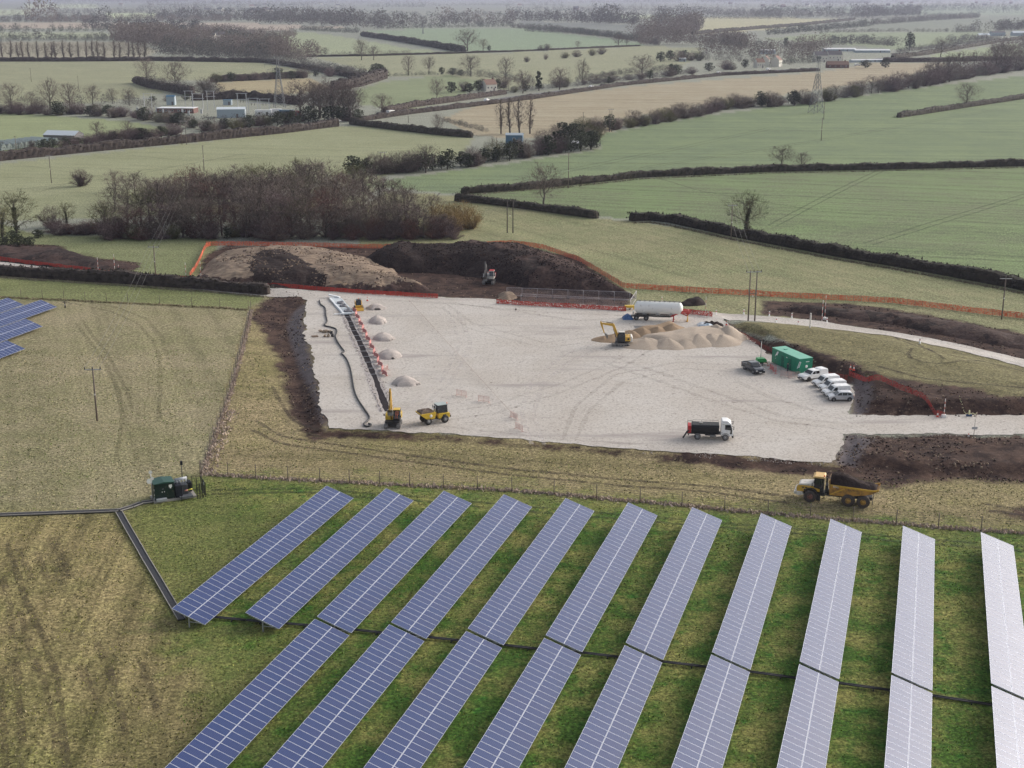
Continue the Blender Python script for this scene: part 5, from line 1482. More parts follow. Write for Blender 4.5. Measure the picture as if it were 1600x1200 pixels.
# ------------------------------------------------------------------ white silo tank trailer
def silo_trailer():
    p = spot(1030, 500); rz = R(-10)
    root = thing('silo_trailer', 'white silo tank trailer on a red chassis beside the mesh fence', 'tank trailer', p, rz)
    X0, X1, RR, ZC = -4.6, 4.2, 1.28, 2.55
    b = MB(); b.lathe([(.01, X0 - .55), (.55, X0 - .48), (1.0, X0 - .25), (1.22, X0), (RR, X0 + .3), (RR, X1 - .3), (1.22, X1), (1.0, X1 + .25), (.55, X1 + .48), (.01, X1 + .55)], 22, axis='X', c=(0, 0, ZC))
    tank = b.build('tank', paint('tank_white', (.80, .80, .78), .38, 0, .04, .6, coat=.2, dirt=.05), root)
    for x in (-3.0, -.3, 2.4):
        c = MB(); c.lathe([(1.05, 1.75), (.5, 1.15), (.16, .85), (.16, .7)], 12, c=(x, 0, 0)); c.build('hopper_cone', paint('hopper_grey', (.42, .43, .44), .5, .2, .12), tank)
    b = MB()
    for k in range(9): b.cyl((X0 + .6 + k * 1.0, 0, ZC + RR - .02), (X0 + .6 + k * 1.0, 0, ZC + RR + .1), .2, n=10)
    b.build('hatch', BLACK, tank)
    b = MB()
    for s in (-1, 1): b.bar((X0, s * .35, ZC + RR + .1), (X1, s * .35, ZC + RR + .1), .05)
    b.build('catwalk', STEEL, tank)
    b = MB()
    for s in (-1, 1): b.bar((-5.0, s * .6, 1.0), (2.6, s * .6, 1.0), .16, .22, 0)
    b.box((-3.9, 0, .75), (3.6, 1.3, .2)); b.build('chassis', BLACK, root)
    for x in (-4.6, -2.6):
        for s in (-1, 1): wheel(root, x, s * 1.0, .52, .42, GREY_RIM, TYRE, rim=.5)
    for s in (-1, 1):
        b = MB(); b.bar((2.4, s * .75, 1.0), (5.0, s * .75, 2.25), .18, .3); b.bar((5.0, s * .75, 2.25), (6.1, s * .75, 1.95), .18, .3); b.bar((4.2, s * .75, 1.85), (5.6, s * .75, 1.3), .12, .2); b.bar((5.6, s * .75, 1.3), (6.1, s * .75, 1.9), .12, .2)
        b.build('gooseneck', RED_P, root)
        b = MB(); b.bar((2.9, s * .9, 0), (2.9, s * .9, 1.2), .16); b.box((2.9, s * .9, .04), (.4, .36, .08)); b.build('landing_leg', RED_P, root)
    MB().box((5.3, 0, 1.75), (1.4, 1.3, .14)).build('king_pin_plate', RED_P, root)
    MB().box((5.8, 0, 2.0), (.2, 1.6, .7)).build('front_box', RED_P, root)
    b = MB(); b.cyl((5.7, -.7, 0), (5.75, -.7, 1.3), .08, n=6); b.cyl((5.7, .7, 0), (5.75, .7, 1.3), .08, n=6); b.box((5.7, 0, .1), (.3, 1.7, .16)); b.build('support_stand', YELLOW, root)
    MB().box((-5.25, 0, 1.4), (.3, 2.0, .6)).build('rear_box', CREAM, root)
    MB().tube([(-3.6, 0, .72), (0, .1, .62), (2.2, 0, .7)], .1, 8).build('discharge_pipe', STEEL, root)
silo_trailer()
# ------------------------------------------------------------------ cars, vans and pickups
def car(name, label, cat, p, rz, paint_m, lower, upper, W, windows, screen, wheels, rw, belt, lean=.16, rear=None, group=None, extras=None, rim=GREY_RIM):
    """lower: sill-to-belt outline, upper: cabin outline (x forward, z up); windows: outlines on the cabin side"""
    root = thing(name, label, cat, p, rz, group)
    MB().prism(lower, -W, W).build('body', paint_m, root, bevel=.07)
    MB().prism(upper, -W + .015, W - .015, lean=lean, zb=belt).build('cabin', paint_m, root, bevel=.06)
    for o in windows:
        for s in (-1, 1):
            vs = [(x, s * (W - .015 - max(0, z - belt) * lean + .012), z) for x, z in o]
            MB().plate(vs if s < 0 else list(reversed(vs)), .012).build('side_window', GLASS, root)
    def pane(nm, a, b_, k=.07):
        (x0, z0), (x1, z1) = a, b_
        w0 = W - .015 - max(0, z0 - belt) * lean - k; w1 = W - .015 - max(0, z1 - belt) * lean - k - .02
        nx = (z1 - z0); nz = -(x1 - x0); l = math.hypot(nx, nz); sg = 1 if nm == 'windscreen' else -1
        ox, oz = sg * nx / l * .02, sg * nz / l * .02
        if oz < 0 and nm == 'windscreen': ox, oz = -ox, -oz
        MB().plate([(x0 + ox, -w0, z0 + oz), (x0 + ox, w0, z0 + oz), (x1 + ox, w1, z1 + oz), (x1 + ox, -w1, z1 + oz)], .012).build(nm, GLASS, root)
    pane('windscreen', *screen)
    if rear: pane('rear_window', *rear)
    for x in wheels:
        for s in (-1, 1):
            wheel(root, x, s * (W - .09), rw, .22, rim, TYRE, rim=.62)
            MB().cyl((x, s * (W - .3), rw + .03), (x, s * (W + .004), rw + .03), rw + .09, n=16).build('wheel_arch', BLACK, root)
    xf = max(x for x, z in lower); xr = min(x for x, z in lower)
    MB().box((xf - .04, 0, .42), (.16, W * 2 - .06, .24)).build('bumper', BLACK, root, bevel=.04)
    MB().box((xr + .04, 0, .42), (.14, W * 2 - .06, .2)).build('bumper', BLACK, root, bevel=.04)
    MB().box((xf - .01, 0, .66), (.06, W * .95, .14)).build('grille', BLACK, root)
    MB().box((xf + .045, 0, .46), (.02, .5, .11)).build('number_plate', PLATE_W, root)
    for s in (-1, 1):
        MB().box((xf - .12, s * (W - .2), .76), (.24, .30, .16)).build('headlight', LAMP, root, bevel=.03)
        MB().box((xr + .02, s * (W - .09), .9), (.06, .14, .34)).build('tail_lamp', LAMP_R, root)
        MB().box((screen[0][0] - .25, s * (W + .09), belt + .08), (.12, .18, .16)).build('mirror', paint_m, root, bevel=.03)
    if extras: extras(root, W)
    return root
LETTER = paint('grey_lettering', (.36, .36, .40), .6)
def van_marks(root, W):
    r = random.Random(2)
    for s in (-1, 1):
        for k, h in enumerate((.2, .2, .2, .2, .2)):
            x = -.35 - k * .24
            z = 1.28; y = s * (W - .015 - (z - 1.05) * .1 + .008)
            MB().box((x, y, z), (.15, .012, h)).build('side_lettering', LETTER, root)
        MB().box((-1.95, s * (W + .004), .72), (.35, .012, .03)).build('door_seam', BLACK, root)
VAN_LO = [(-2.15, .30), (2.1, .28), (2.2, .45), (2.18, .78), (1.95, .95), (1.2, 1.06), (-2.15, 1.06), (-2.2, .6)]
VAN_UP = [(-2.16, 1.04), (1.28, 1.04), (.62, 1.68), (.35, 1.80), (-.4, 1.86), (-2.0, 1.84), (-2.14, 1.70)]
VAN_WIN = [[(1.0, 1.12), (.12, 1.10), (.10, 1.62), (.52, 1.62)]]
def van(label, px, rz, marks=True):
    return car('van', label, 'van', spot(*px), rz, WHITE_P, VAN_LO, VAN_UP, .9, VAN_WIN, ((1.22, 1.10), (.66, 1.64)), (1.35, -1.40), .33, 1.05, .1, None, 'small white vans parked in a row', van_marks if marks else None)
van('white van in the row, next to the white pickup', (1290, 602.5), R(196))
van('middle white van in the row, between two others like it', (1300, 610), R(193))
van('white van in the row, next to the silver car', (1306, 618), R(190))
car('car', 'small silver hatchback at the near end of the parked row', 'car', spot(1312.5, 625), R(181), SILVER,
    [(-2.0, .30), (1.95, .28), (2.04, .45), (2.0, .72), (1.75, .88), (1.05, .98), (-1.9, 1.0), (-2.04, .7)],
    [(-1.95, .98), (1.1, .96), (.35, 1.46), (0, 1.54), (-1.2, 1.55), (-1.75, 1.42)], .85,
    [[(.85, 1.02), (-.05, 1.02), (-.05, 1.46), (.25, 1.44)], [(-.13, 1.02), (-.95, 1.02), (-.95, 1.47), (-.13, 1.47)], [(-1.03, 1.04), (-1.68, 1.06), (-1.5, 1.36), (-1.03, 1.46)]],
    ((1.02, 1.03), (.40, 1.44)), (1.25, -1.35), .31, .98, .2, ((-1.93, 1.06), (-1.78, 1.40)))
def canopy(root, W):
    MB().prism([(-2.58, 1.08), (-.86, 1.08), (-.92, 1.78), (-1.2, 1.86), (-2.4, 1.84), (-2.52, 1.74)], -W + .03, W - .03, lean=.1, zb=1.08).build('canopy', WHITE_P, root, bevel=.06)
PK_LO = [(-2.6, .45), (2.5, .42), (2.62, .6), (2.58, .95), (2.35, 1.08), (1.25, 1.16), (-2.6, 1.12), (-2.64, .8)]
PK_UP = [(-.82, 1.1), (1.3, 1.14), (.62, 1.70), (.3, 1.78), (-.62, 1.78), (-.80, 1.70)]
PK_WIN = [[(1.0, 1.20), (.18, 1.20), (.18, 1.68), (.5, 1.66)], [(.08, 1.20), (-.66, 1.20), (-.64, 1.66), (.08, 1.68)]]
car('pickup', 'white double cab pickup with a hard canopy, beside the green cabin', 'pickup', spot(1270, 592.5), R(207), WHITE_P, PK_LO, PK_UP, .93, PK_WIN, ((1.24, 1.2), (.66, 1.67)), (1.62, -1.55), .38, 1.12, .16, None, None, canopy, rim=BLACK)
def bed(root, W):
    MB().box((-1.72, 0, 1.125), (1.66, W * 2 - .22, .03)).build('load_bed', BLACK, root)
    for s in (-1, 1): MB().box((-1.72, s * (W - .06), 1.18), (1.74, .1, .16)).build('bed_side', NAVY, root, bevel=.02)
    MB().box((-2.58, 0, 1.18), (.1, W * 2 - .02, .16)).build('tailgate', NAVY, root, bevel=.02)
    b = MB()
    for s in (-1, 1): b.bar((-.95, s * .7, 1.2), (-.9, s * .7, 1.74), .06)
    b.bar((-.9, -.7, 1.74), (-.9, .7, 1.74), .06); b.build('roll_bar', BLACK, root)
car('pickup', 'dark navy pickup with an open bed, in front of the lighting tower', 'pickup', spot(1176.5, 580), ori((1163.5, 575.5), (1183, 585.5)), NAVY, PK_LO, PK_UP, .93, PK_WIN, ((1.24, 1.2), (.66, 1.67)), (1.62, -1.55), .38, 1.12, .16, ((-.83, 1.22), (-.80, 1.68)), None, bed)

# ------------------------------------------------------------------ green welfare cabin
def cabin():
    a = spot(1205.6, 566.5); e = spot(1248.0, 585.5)
    d = (e - a); L_ = d.length; rz = math.atan2(d.y, d.x)
    root = thing('welfare_cabin', 'long green steel site cabin with white slanted marks, behind the white pickup', 'site cabin', a, rz)
    GREEN = paint('cabin_green', (.008, .215, .125), .45, 0, .08, .8, dirt=.04); TOP = paint('cabin_roof', (.155, .43, .32), .55, 0, .14, .8); DK = paint('cabin_trim', (.006, .12, .075), .5); WH = paint('cabin_white', (.78, .80, .78), .5)
    W, H = 2.7, 2.7
    MB().box((L_ / 2, W / 2, H / 2 + .08), (L_, W, H)).build('body', GREEN, root, bevel=.03)
    MB().box((L_ / 2, W / 2, H + .11), (L_ + .06, W + .06, .06)).build('roof', TOP, root)
    for x in (.06, L_ - .06):
        for y in (-.012, W + .012): MB().box((x, y, H / 2 + .08), (.12, .03, H)).build('corner_post', DK, root)
    n = 7
    for k in range(1, n): MB().box((L_ * k / n, -.008, H / 2 + .05), (.03, .02, H - .3)).build('panel_seam', DK, root)
    for x, w in ((L_ * .40, .9), (L_ * .66, .85)):
        MB().box((x, -.018, 1.12), (w, .04, 2.0)).build('door', DK, root, bevel=.01)
        MB().box((x + w * .38, -.05, 1.1), (.05, .05, .16)).build('door_handle', STEEL, root)
    # slanted white marks, round emblem
    def slab(x0, z0, z1, w, dx):
        MB().plate([(x0, -.014, z0), (x0 + w, -.014, z0), (x0 + w + dx, -.014, z1), (x0 + dx, -.014, z1)], .014).build('white_mark', WH, root)
    slab(1.0, 1.45, 2.45, .14, .62); slab(1.28, 1.75, 2.5, .42, .45); slab(1.15, 1.0, 1.25, .07, .14)
    slab(8.05, .95, 2.35, .16, .66); slab(8.35, 1.25, 2.4, .40, .50)
    for k in range(4): MB().plate([(8.5 + k * .09, -.034, 1.4 + k * .22), (8.66 + k * .09, -.034, 1.4 + k * .22), (8.72 + k * .09, -.034, 1.54 + k * .22), (8.56 + k * .09, -.034, 1.54 + k * .22)], .02).build('mark_stroke', DK, root)
    slab(5.6, 1.55, 2.0, .26, .1); MB().box((4.75, -.02, 2.12), (.3, .03, .16)).build('white_mark', WH, root)
    d_ = MB(); d_.lathe([(.26, 0), (.26, .02), (.01, .02)], 16, axis='X', c=(L_ + .0, W * .55, 1.35)); d_.build('emblem', WH, root)
    MB().box((L_ + .01, W * .62, 2.2), (.03, .7, .12)).build('white_mark', WH, root)
    for x in (.5, L_ / 2, L_ - .5): MB().box((x, W / 2, .04), (.3, W - .2, .1)).build('skid', BLACK, root)
    MB().box((L_ * .25, W / 2, H + .2), (.5, .5, .12)).build('roof_vent', TOP, root)
    return a, rz
CAB_P, CAB_RZ = cabin()
pp = spot(1230.5, 582)
person('person in dark clothes standing at the door of the green cabin', (pp.x, pp.y, pp.z), R(200), DARKCLO, JEANS, DARKCLO)

# ------------------------------------------------------------------ lighting tower
def light_tower():
    p = spot(1189, 569.5); root = thing('lighting_tower', 'green mobile lighting tower with a tall pale mast behind the dark pickup', 'lighting tower', p, R(8))
    G = paint('tower_green', (.02, .30, .08), .4, 0, .1, 1.2)
    MB().prism([(-.85, .5), (.85, .5), (.9, .95), (.55, 1.25), (-.75, 1.25), (-.9, .9)], -.6, .6).build('generator', G, root, bevel=.05)
    b = MB(); b.box((0, 0, .45), (2.0, .9, .1)); b.bar((.9, 0, .42), (1.7, 0, .4), .1); b.build('frame', BLACK, root)
    for s in (-1, 1): wheel(root, -.1, s * .7, .3, .2, GREY_RIM)
    b = MB()
    for sx in (-1, 1):
        for sy in (-1, 1):
            b.bar((sx * .8, sy * .5, .42), (sx * .95, sy * 1.05, .42), .07); b.bar((sx * .95, sy * 1.05, 0), (sx * .95, sy * 1.05, .45), .06); b.box((sx * .95, sy * 1.05, .02), (.25, .25, .04))
    b.build('outrigger', RED_B, root)
    MB().cyl((-.1, 0, 1.2), (-.1, 0, 4.3), .085, .06, 8).build('mast', paint('mast_white', (.66, .64, .60), .5), root)
    b = MB()
    b.bar((-.45, 0, 4.35), (.25, 0, 4.35), .06)
    for x in (-.4, .2):
        for y in (-.15, .15): b.box((x, y, 4.5), (.22, .2, .3))
    b.build('lamp_head', BLACK, root)
light_tower()

# ------------------------------------------------------------------ barriers, cones, posts
PINK = paint('barrier_red', (.56, .10, .10), .6, 0, .1); WHITE_B = paint('barrier_white', (.70, .66, .64), .6)
FADED = paint('barrier_faded', (.52, .36, .33), .65)
def barrier_mesh(mat_ix):
    b = MB(); L_, H = 2.0, 1.0
    b.bar((-L_ / 2, 0, H), (L_ / 2, 0, H), .06); b.bar((-L_ / 2, 0, .18), (L_ / 2, 0, .18), .05); b.bar((-L_ / 2, 0, .82), (L_ / 2, 0, .82), .04)
    for x in (-L_ / 2, 0, L_ / 2): b.bar((x, 0, .05), (x, 0, H), .06)
    for k in range(1, 16): b.bar((-L_ / 2 + k * L_ / 16, 0, .18), (-L_ / 2 + k * L_ / 16, 0, .82), .022)
    for x in (-L_ / 2, L_ / 2): b.box((x, 0, .03), (.08, .6, .06))
    return b
PED_RED = barrier_mesh(0).mesh('barrier', PINK); PED_FADE = barrier_mesh(0).mesh('barrier', FADED)
def barrier(px, rz, label, me=PED_RED, group=None):
    p = spot(*px); o = link_mesh('barrier', me, None, p, rz); return tag(o, label, 'barrier', group)
barrier((1206, 579), R(100), 'red pedestrian barrier left of the pair before the green cabin')
barrier((1212, 582), R(80), 'red pedestrian barrier right of the pair before the green cabin')
barrier((1228, 589), R(-40), 'pale pink barrier between the red barriers and the white pickup', PED_FADE)
barrier((1241, 590), R(10), 'pale pink barrier touching the front of the white pickup', PED_FADE)
barrier((721, 619), R(-35), 'lone pink barrier frame on the open gravel, nearer the red barrier line', PED_FADE)
barrier((756, 628), R(-30), 'lone pink barrier frame on the open gravel, further right', PED_FADE)
barrier((803, 654), R(-60), 'pink barrier frame fallen against the string near the pad edge', PED_FADE)
barrier((811, 672), R(-60), 'pink barrier frame nearest the front edge of the gravel', PED_FADE)
# red plastic barriers along the trench
PB = MB()
PB.prism([(-1.0, .1), (1.0, .1), (1.0, .75), (.9, .8), (-.9, .8), (-1.0, .75)], -.03, .03)
PB.box((-.8, 0, .05), (.12, .5, .1)); PB.box((.8, 0, .05), (.12, .5, .1))
PB_ME = PB.mesh('plastic_barrier', paint('plastic_red', (.50, .20, .19), .65, 0, .12, 2))
q0, q1 = spot(554, 487), spot(601, 586)
for i in range(17):
    t = i / 16; p = q0.lerp(q1, t); ang = math.atan2(q1.y - q0.y, q1.x - q0.x) + R((-1) ** i * 16)
    tag(link_mesh('plastic_barrier', PB_ME, None, p, ang), 'red plastic barrier in the zigzag line along the trench', 'barrier', 'red plastic barriers in a zigzag line beside the trench')
barrier((604, 580), R(80), 'faded barrier frame at the near end of the red zigzag line', PED_FADE)
def cone_mesh():
    b = MB(); b.box((0, 0, .03), (.46, .46, .06), 0)
    b.lathe([(.17, .06), (.135, .30)], 10, 0); b.lathe([(.135, .30), (.08, .62)], 10, 1); b.lathe([(.08, .62), (.03, .9), (.01, .91)], 10, 0)
    return b.mesh('traffic_cone', [paint('cone_red', (.60, .07, .04), .5), paint('cone_white', (.80, .80, .78), .4)])
CONE = cone_mesh()
def marker_mesh():
    b = MB(); b.lathe([(.22, 0), (.22, .1), (.12, .14), (.12, .95), (.10, 1.05), (.01, 1.06)], 10, 0); b.lathe([(.125, .6), (.125, .8)], 10, 1)
    return b.mesh('marker_post', [paint('cone_white', (.80, .80, .78), .4), PINK])
MARK = marker_mesh()
for px, lb in (((1202, 494), 'white marker post on the far haul road, first from the tank trailer'), ((1237, 497), 'white marker post on the far edge of the haul road, left of the striped poles'), ((1213, 504), 'white marker post on the near edge of the haul road, leftmost there'), ((1247, 508), 'white marker post on the near haul road edge, left of the thick white post'), ((1292, 504), 'white marker post just right of the striped height poles'), ((1437, 537), 'white marker post alone on the curve of the haul road'), ((1119, 492), 'white marker post behind the pale sand heaps'), ((1162, 491), 'white marker post beyond the twin poles base')):
    tag(link_mesh('marker_post', MARK, None, spot(*px)), lb, 'marker post', 'white marker posts along the haul road')
for px, lb in (((1329, 574), 'red and white cone at the top of the bank, left one of two'), ((1334, 576), 'red and white cone at the top of the bank, right one of two'), ((1466, 638), 'cone at the end of the red netting by its white base'), ((1513, 685), 'cone beside the white sign at the haul road edge'), ((1135, 508), 'cone above the bank corner behind the sand, left'), ((1139, 514), 'cone above the bank corner behind the sand, right'), ((574, 470), 'cone behind the compact loader')):
    tag(link_mesh('traffic_cone', CONE, None, spot(*px)), lb, 'cone')

def height_pole(px, h, label, base=True, thick=.055, striped=True):
    p = spot(*px); root = thing('height_pole', label, 'marker pole', p)
    b = MB(); n = 7
    for k in range(n): b.cyl((0, 0, h * k / n), (0, 0, h * (k + 1) / n), thick, n=6, m=k % 2 if striped else 0)
    b.build('pole', [paint('pole_white', (.74, .70, .68), .5), paint('pole_red', (.50, .16, .13), .5)], root)
    if base: MB().box((0, 0, .22), (.75, .75, .44), taper=.8).build('base', paint('base_white', (.74, .72, .70), .6, dirt=.1), root, bevel=.04)
height_pole((154, 428), 4.0, 'striped height pole beside the pale orange lump on the left haul road')
height_pole((180, 429), 4.9, 'striped height pole with white base, second on the left haul road')
height_pole((291, 438), 4.2, 'striped height pole with a large white base, left of the tan heap')
height_pole((314.5, 441), 5.0, 'tall striped height pole at the corner of the tan heap')
height_pole((186, 428), 2.2, 'short striped stake right of the second height pole', False)
height_pole((1284, 504), 4.6, 'striped height pole on the right haul road, left of its pair', False)
height_pole((1288.5, 499), 5.0, 'striped height pole on the right haul road, right of its pair')
height_pole((1265.5, 513), 3.0, 'thick white post standing at the near side of the right haul road', False, .15, False)
height_pole((1476, 638), 3.0, 'slim white pole with white base at the end of the red netting')
height_pole((1034, 480), 2.3, 'slim striped stake behind the white tank trailer', False)
height_pole((1102, 498), 4.6, 'thin striped pole right of the brush pile', False, .04)
def info_sign():
    p = spot(1521, 686); root = thing('road_sign', 'small white sign on a thin pole at the edge of the gravel haul road', 'sign', p)
    MB().cyl((0, 0, 0), (0, 0, 3.1), .04, n=6).build('pole', STEEL, root)
    MB().box((.0, -.06, 1.75), (.85, .03, .42)).build('sign_board', PLATE_W, root)
    for z in (1.82, 1.70): MB().box((0, -.08, z), (.6, .012, .04)).build('sign_text', LETTER, root)
    MB().box((0, 0, .14), (.8, .55, .28), taper=.7).build('base', paint('sandbag', rgb(196, 182, 160), .9), root, bevel=.04)
info_sign()
def chain_post():
    p = spot(1515, 641); root = thing('chain_post', 'yellow topped chain post on a blue base in the dark mud', 'chain post', p)
    MB().box((0, 0, .15), (.9, .3, .3)).build('base', paint('base_blue', (.02, .07, .16), .5), root, bevel=.05)
    b = MB(); b.cyl((0, 0, .3), (0, 0, 1.0), .14, .1, 8); b.build('post', paint('post_cream', (.75, .72, .42), .5), root)
    pts = [spot(1498, 624), spot(1503, 628), spot(1509, 633), spot(1515, 641), spot(1521, 638), spot(1527.5, 637)]
    b = MB()
    for a, e in zip(pts[:-1], pts[1:]):
        n = 4
        for i in range(n):
            c = a.lerp(e, (i + .5) / n) - p; b.box((c.x, c.y, c.z + .8 - .25 * math.sin(math.pi * (i + .5) / n)), (.09, .09, .09))
    b.build('chain', paint('post_cream', (.75, .72, .42), .5), root)
    MB().cyl((pts[-1] - p)[:], (pts[-1] - p + Vector((0, 0, .9)))[:], .03, n=6).build('stake', FADED, root)
chain_post()

# ------------------------------------------------------------------ trench, pipe bed, hose
TRENCH = earth_mat('trench_soil_shade', rgb(30, 26, 32), rgb(42, 36, 40), rgb(60, 52, 54), .8, 3, .8)  # soil tones darkened for the trench's inner shade; the strip itself lies flat
TR = [(538, 488), (546, 504), (560, 535), (575, 568), (590, 607), (606, 648)]
o = ribbon('trench', TR, .95, TRENCH, 0, .5, .12, 31, 'structure')
for v in o.data.vertices:
    v.co.z = PAD_Z + .012
o2 = ribbon('trench_edge', TR, 2.6, earth_mat('grey_spoil', rgb(190, 182, 178), rgb(170, 162, 160), rgb(206, 198, 194), .8, 4, .8), 0, .5, .3, 37)
for v in o2.data.vertices: v.co.z = PAD_Z + .006
tq = gp_arr(TR)
def along_line(q, t):
    seg = np.linalg.norm(np.diff(q, axis=0), axis=1); s = t * seg.sum()
    for i, l in enumerate(seg):
        if s <= l or i == len(seg) - 1:
            d = (q[i + 1] - q[i]) / l; return q[i] + d * min(s, l), d
        s -= l
# stony lips thrown up along both sides of the flat darkened strip
def lip(side, seed):
    r = random.Random(seed); b = MB()
    for i in range(260):
        p, d = along_line(tq, r.random()); n = np.array([-d[1], d[0]]) * side
        c = p + n * (0.75 + abs(r.gauss(0, .3))); s = r.uniform(.10, .32)
        b.box((c[0], c[1], PAD_Z + s * .22), (s, s * r.uniform(.6, 1), s * .55), rz=r.uniform(0, 3), taper=.6)
    o = b.build('trench_rubble', STONE_PILE); o['kind'] = 'stuff'
lip(1, 3); lip(-1, 4)
pl = MB()
for i in range(13):
    p, d = along_line(tq, .04 + i * .055); n = np.array([-d[1], d[0]])
    tag(MB().bar((p[0] - n[0] * 1.0, p[1] - n[1] * 1.0, PAD_Z + .08), (p[0] + n[0] * 1.0, p[1] + n[1] * 1.0, PAD_Z + .08), .06, .05).build('trench_strut', paint('strut_grey', (.50, .50, .52), .6)), 'pale strut laid across the dark trench', 'strut', 'pale struts laid across the trench')
# lined pit at the far end of the trench
def lined_pit():
    c = spot(532, 478); root = thing('lined_pit', 'trench end lined with white sheeting and set with grey rings', 'trench lining', (c.x, c.y, PAD_Z))
    SHEET = paint('white_sheet', (.74, .76, .78), .7, 0, .1, 1.5); BLUE_S = paint('blue_sheet', (.50, .54, .57), .7, 0, .15, 1.5)
    rel = lambda px, z=0: (spot(*px).x - c.x, spot(*px).y - c.y, z)
    b = MB(); b.add([rel((514, 466), .35), rel((531, 466.5), .3), rel((541, 481), .1), rel((551, 492), .2), rel((535, 493), .2), rel((524, 480), .1)], [(0, 1, 2, 5), (5, 2, 3, 4)]); b.build('sheet_floor', BLUE_S, root)
    MB().bar(rel((514, 464), .5), rel((531, 467.5), .45), .5, .22).build('sheet_fold', SHEET, root)
    b = MB(); b.bar(rel((516, 468), .25), rel((529, 482), .2), .4, .18); b.bar(rel((529, 482), .2), rel((537, 492), .25), .35, .18); b.build('sheet_fold', SHEET, root)
    MB().bar(rel((533, 468), .2), rel((553, 491), .2),   .3, .16).build('sheet_fold', BLUE_S, root)
    MB().bar(rel((522, 493), .3), rel((556, 491), .3), .26, .22).build('cross_beam', SHEET, root)
    for px in ((532, 475), (536, 479.5), (543, 488)):
        x, y, z = rel(px); t = MB(); t.lathe([(.45, .1), (.72, .1), (.75, .5), (.5, .5), (.45, .1)], 14, c=(x, y, 0)); t.build('concrete_ring', paint('ring_grey', (.20, .20, .22), .8, 0, .25, 2), root)
lined_pit()
hose_px = [(499, 470), (501, 476), (508, 482), (509, 492), (511, 503), (507, 509), (517, 512), (525, 515), (526, 521), (524, 526), (527, 534), (533, 543), (538, 550), (534, 553), (541, 561), (547, 575), (550, 590), (554, 612), (560, 626), (570, 641), (577, 652), (575, 658), (569, 663), (571, 667), (577, 667), (580, 664.5), (576, 663)]
pts = [spot(*p) for p in hose_px]
sm = []
for i in range(len(pts) - 1):
    p0, p1, p2, p3 = pts[max(i - 1, 0)], pts[i], pts[i + 1], pts[min(i + 2, len(pts) - 1)]
    for k in range(5):
        t = k / 5; sm.append(0.5 * ((2 * p1) + (p2 - p0) * t + (2 * p0 - 5 * p1 + 4 * p2 - p3) * t * t + (3 * p1 - p0 - 3 * p2 + p3) * t ** 3))
sm.append(pts[-1]); c0 = sm[0].copy()
tag(MB().tube([(p.x - c0.x, p.y - c0.y, PAD_Z + .13) for p in sm], .14, 8).build('hose', BLACK, None, (c0.x, c0.y, 0)), 'long black hose snaking down the left side of the gravel pad', 'hose')
# stone piles beside the trench
for k, (px, w, h) in enumerate((((588, 486), 22, .55), ((590, 508), 28, .9), ((600, 534), 30, 1.0), ((610, 562), 30, 1.0), ((633, 605), 42, 1.35))):
    x, y = px
    lb = ('flat far stone pile just behind the red barrier line', 'small stone pile second from the far end of the barrier line', 'middle stone pile right of the red barrier line', 'stone pile near the near end of the red barrier line', 'largest stone pile, nearest the trench excavator')[k]
    heap('stone_pile', lb, [(x - w / 2, y), (x - w * .3, y - h * 6), (x, y - h * 8), (x + w * .3, y - h * 6), (x + w / 2, y), (x + w * .25, y + h * 3), (x - w * .25, y + h * 3)], h * .78, .5, [STONE_PILE], .35, .08, 40 + k, cat='stone pile', round_=.35)
for ob in bpy.data.objects:
    if ob.name.startswith('stone_pile'): ob.location.z += PAD_Z - .05
# bag pallets and rubble left of the hose
PAL = paint('pallet_wood', rgb(128, 108, 92), .9, 0, .25, 2)
def pallet(px, rz, label):
    p = spot(*px); root = thing('pallet', label, 'pallet', p, rz)
    for k in range(5): MB().box((0, -.45 + k * .225, .13), (1.2, .14, .03)).build('slat', PAL, root)
    for y in (-.45, 0, .45): MB().box((0, y, .06), (1.2, .1, .1)).build('bearer', PAL, root)
    return root
pallet((492, 526), R(20), 'broken pallet left of the bags by the black hose')
SACK = paint('hessian', rgb(150, 132, 114), .9, 0, .2, 2)
for px, s, lb in (((505, 519), 1.0, 'grey brown bag pile, left one beside the hose'), ((513, 519.5), .9, 'grey brown bag pile, right one beside the hose'), ((511, 526), .8, 'low bag pile in front of the others beside the hose')):
    p = spot(*px); b = MB(); r = random.Random(int(px[0]))
    for k in range(7):
        b.box((r.uniform(-.6, .6) * s, r.uniform(-.4, .4) * s, .16 + .13 * (k // 3)), (.7 * s, .42 * s, .24), rz=r.uniform(0, 3), taper=.7)
    tag(b.build('bag_pile', SACK, None, p, bevel=.05), lb, 'bag pile')
for px, lb in (((518, 521.5), 'black bucket at the end of the bag pile'), ((519.5, 526), 'black bucket in front of the bag pile')):
    b = MB(); b.lathe([(.26, 0), (.32, .5), (.28, .5), (.24, .06)], 10); tag(b.build('bucket', BLACK, None, spot(*px)), lb, 'bucket')
# string line pegged across the pad
s0, s1 = spot(640, 472), spot(806, 655)
b = MB(); b.bar((0, 0, .3), (s1 - s0)[:2] + (.3,) if False else ((s1 - s0).x, (s1 - s0).y, .3), .035)
for t in (0, .33, .66, 1): b.bar(((s1 - s0).x * t, (s1 - s0).y * t, 0), ((s1 - s0).x * t, (s1 - s0).y * t, .4), .05)
tag(b.build('string_line', paint('string', (.30, .22, .20), .9), None, s0), 'thin string line pegged diagonally across the gravel', 'string line')

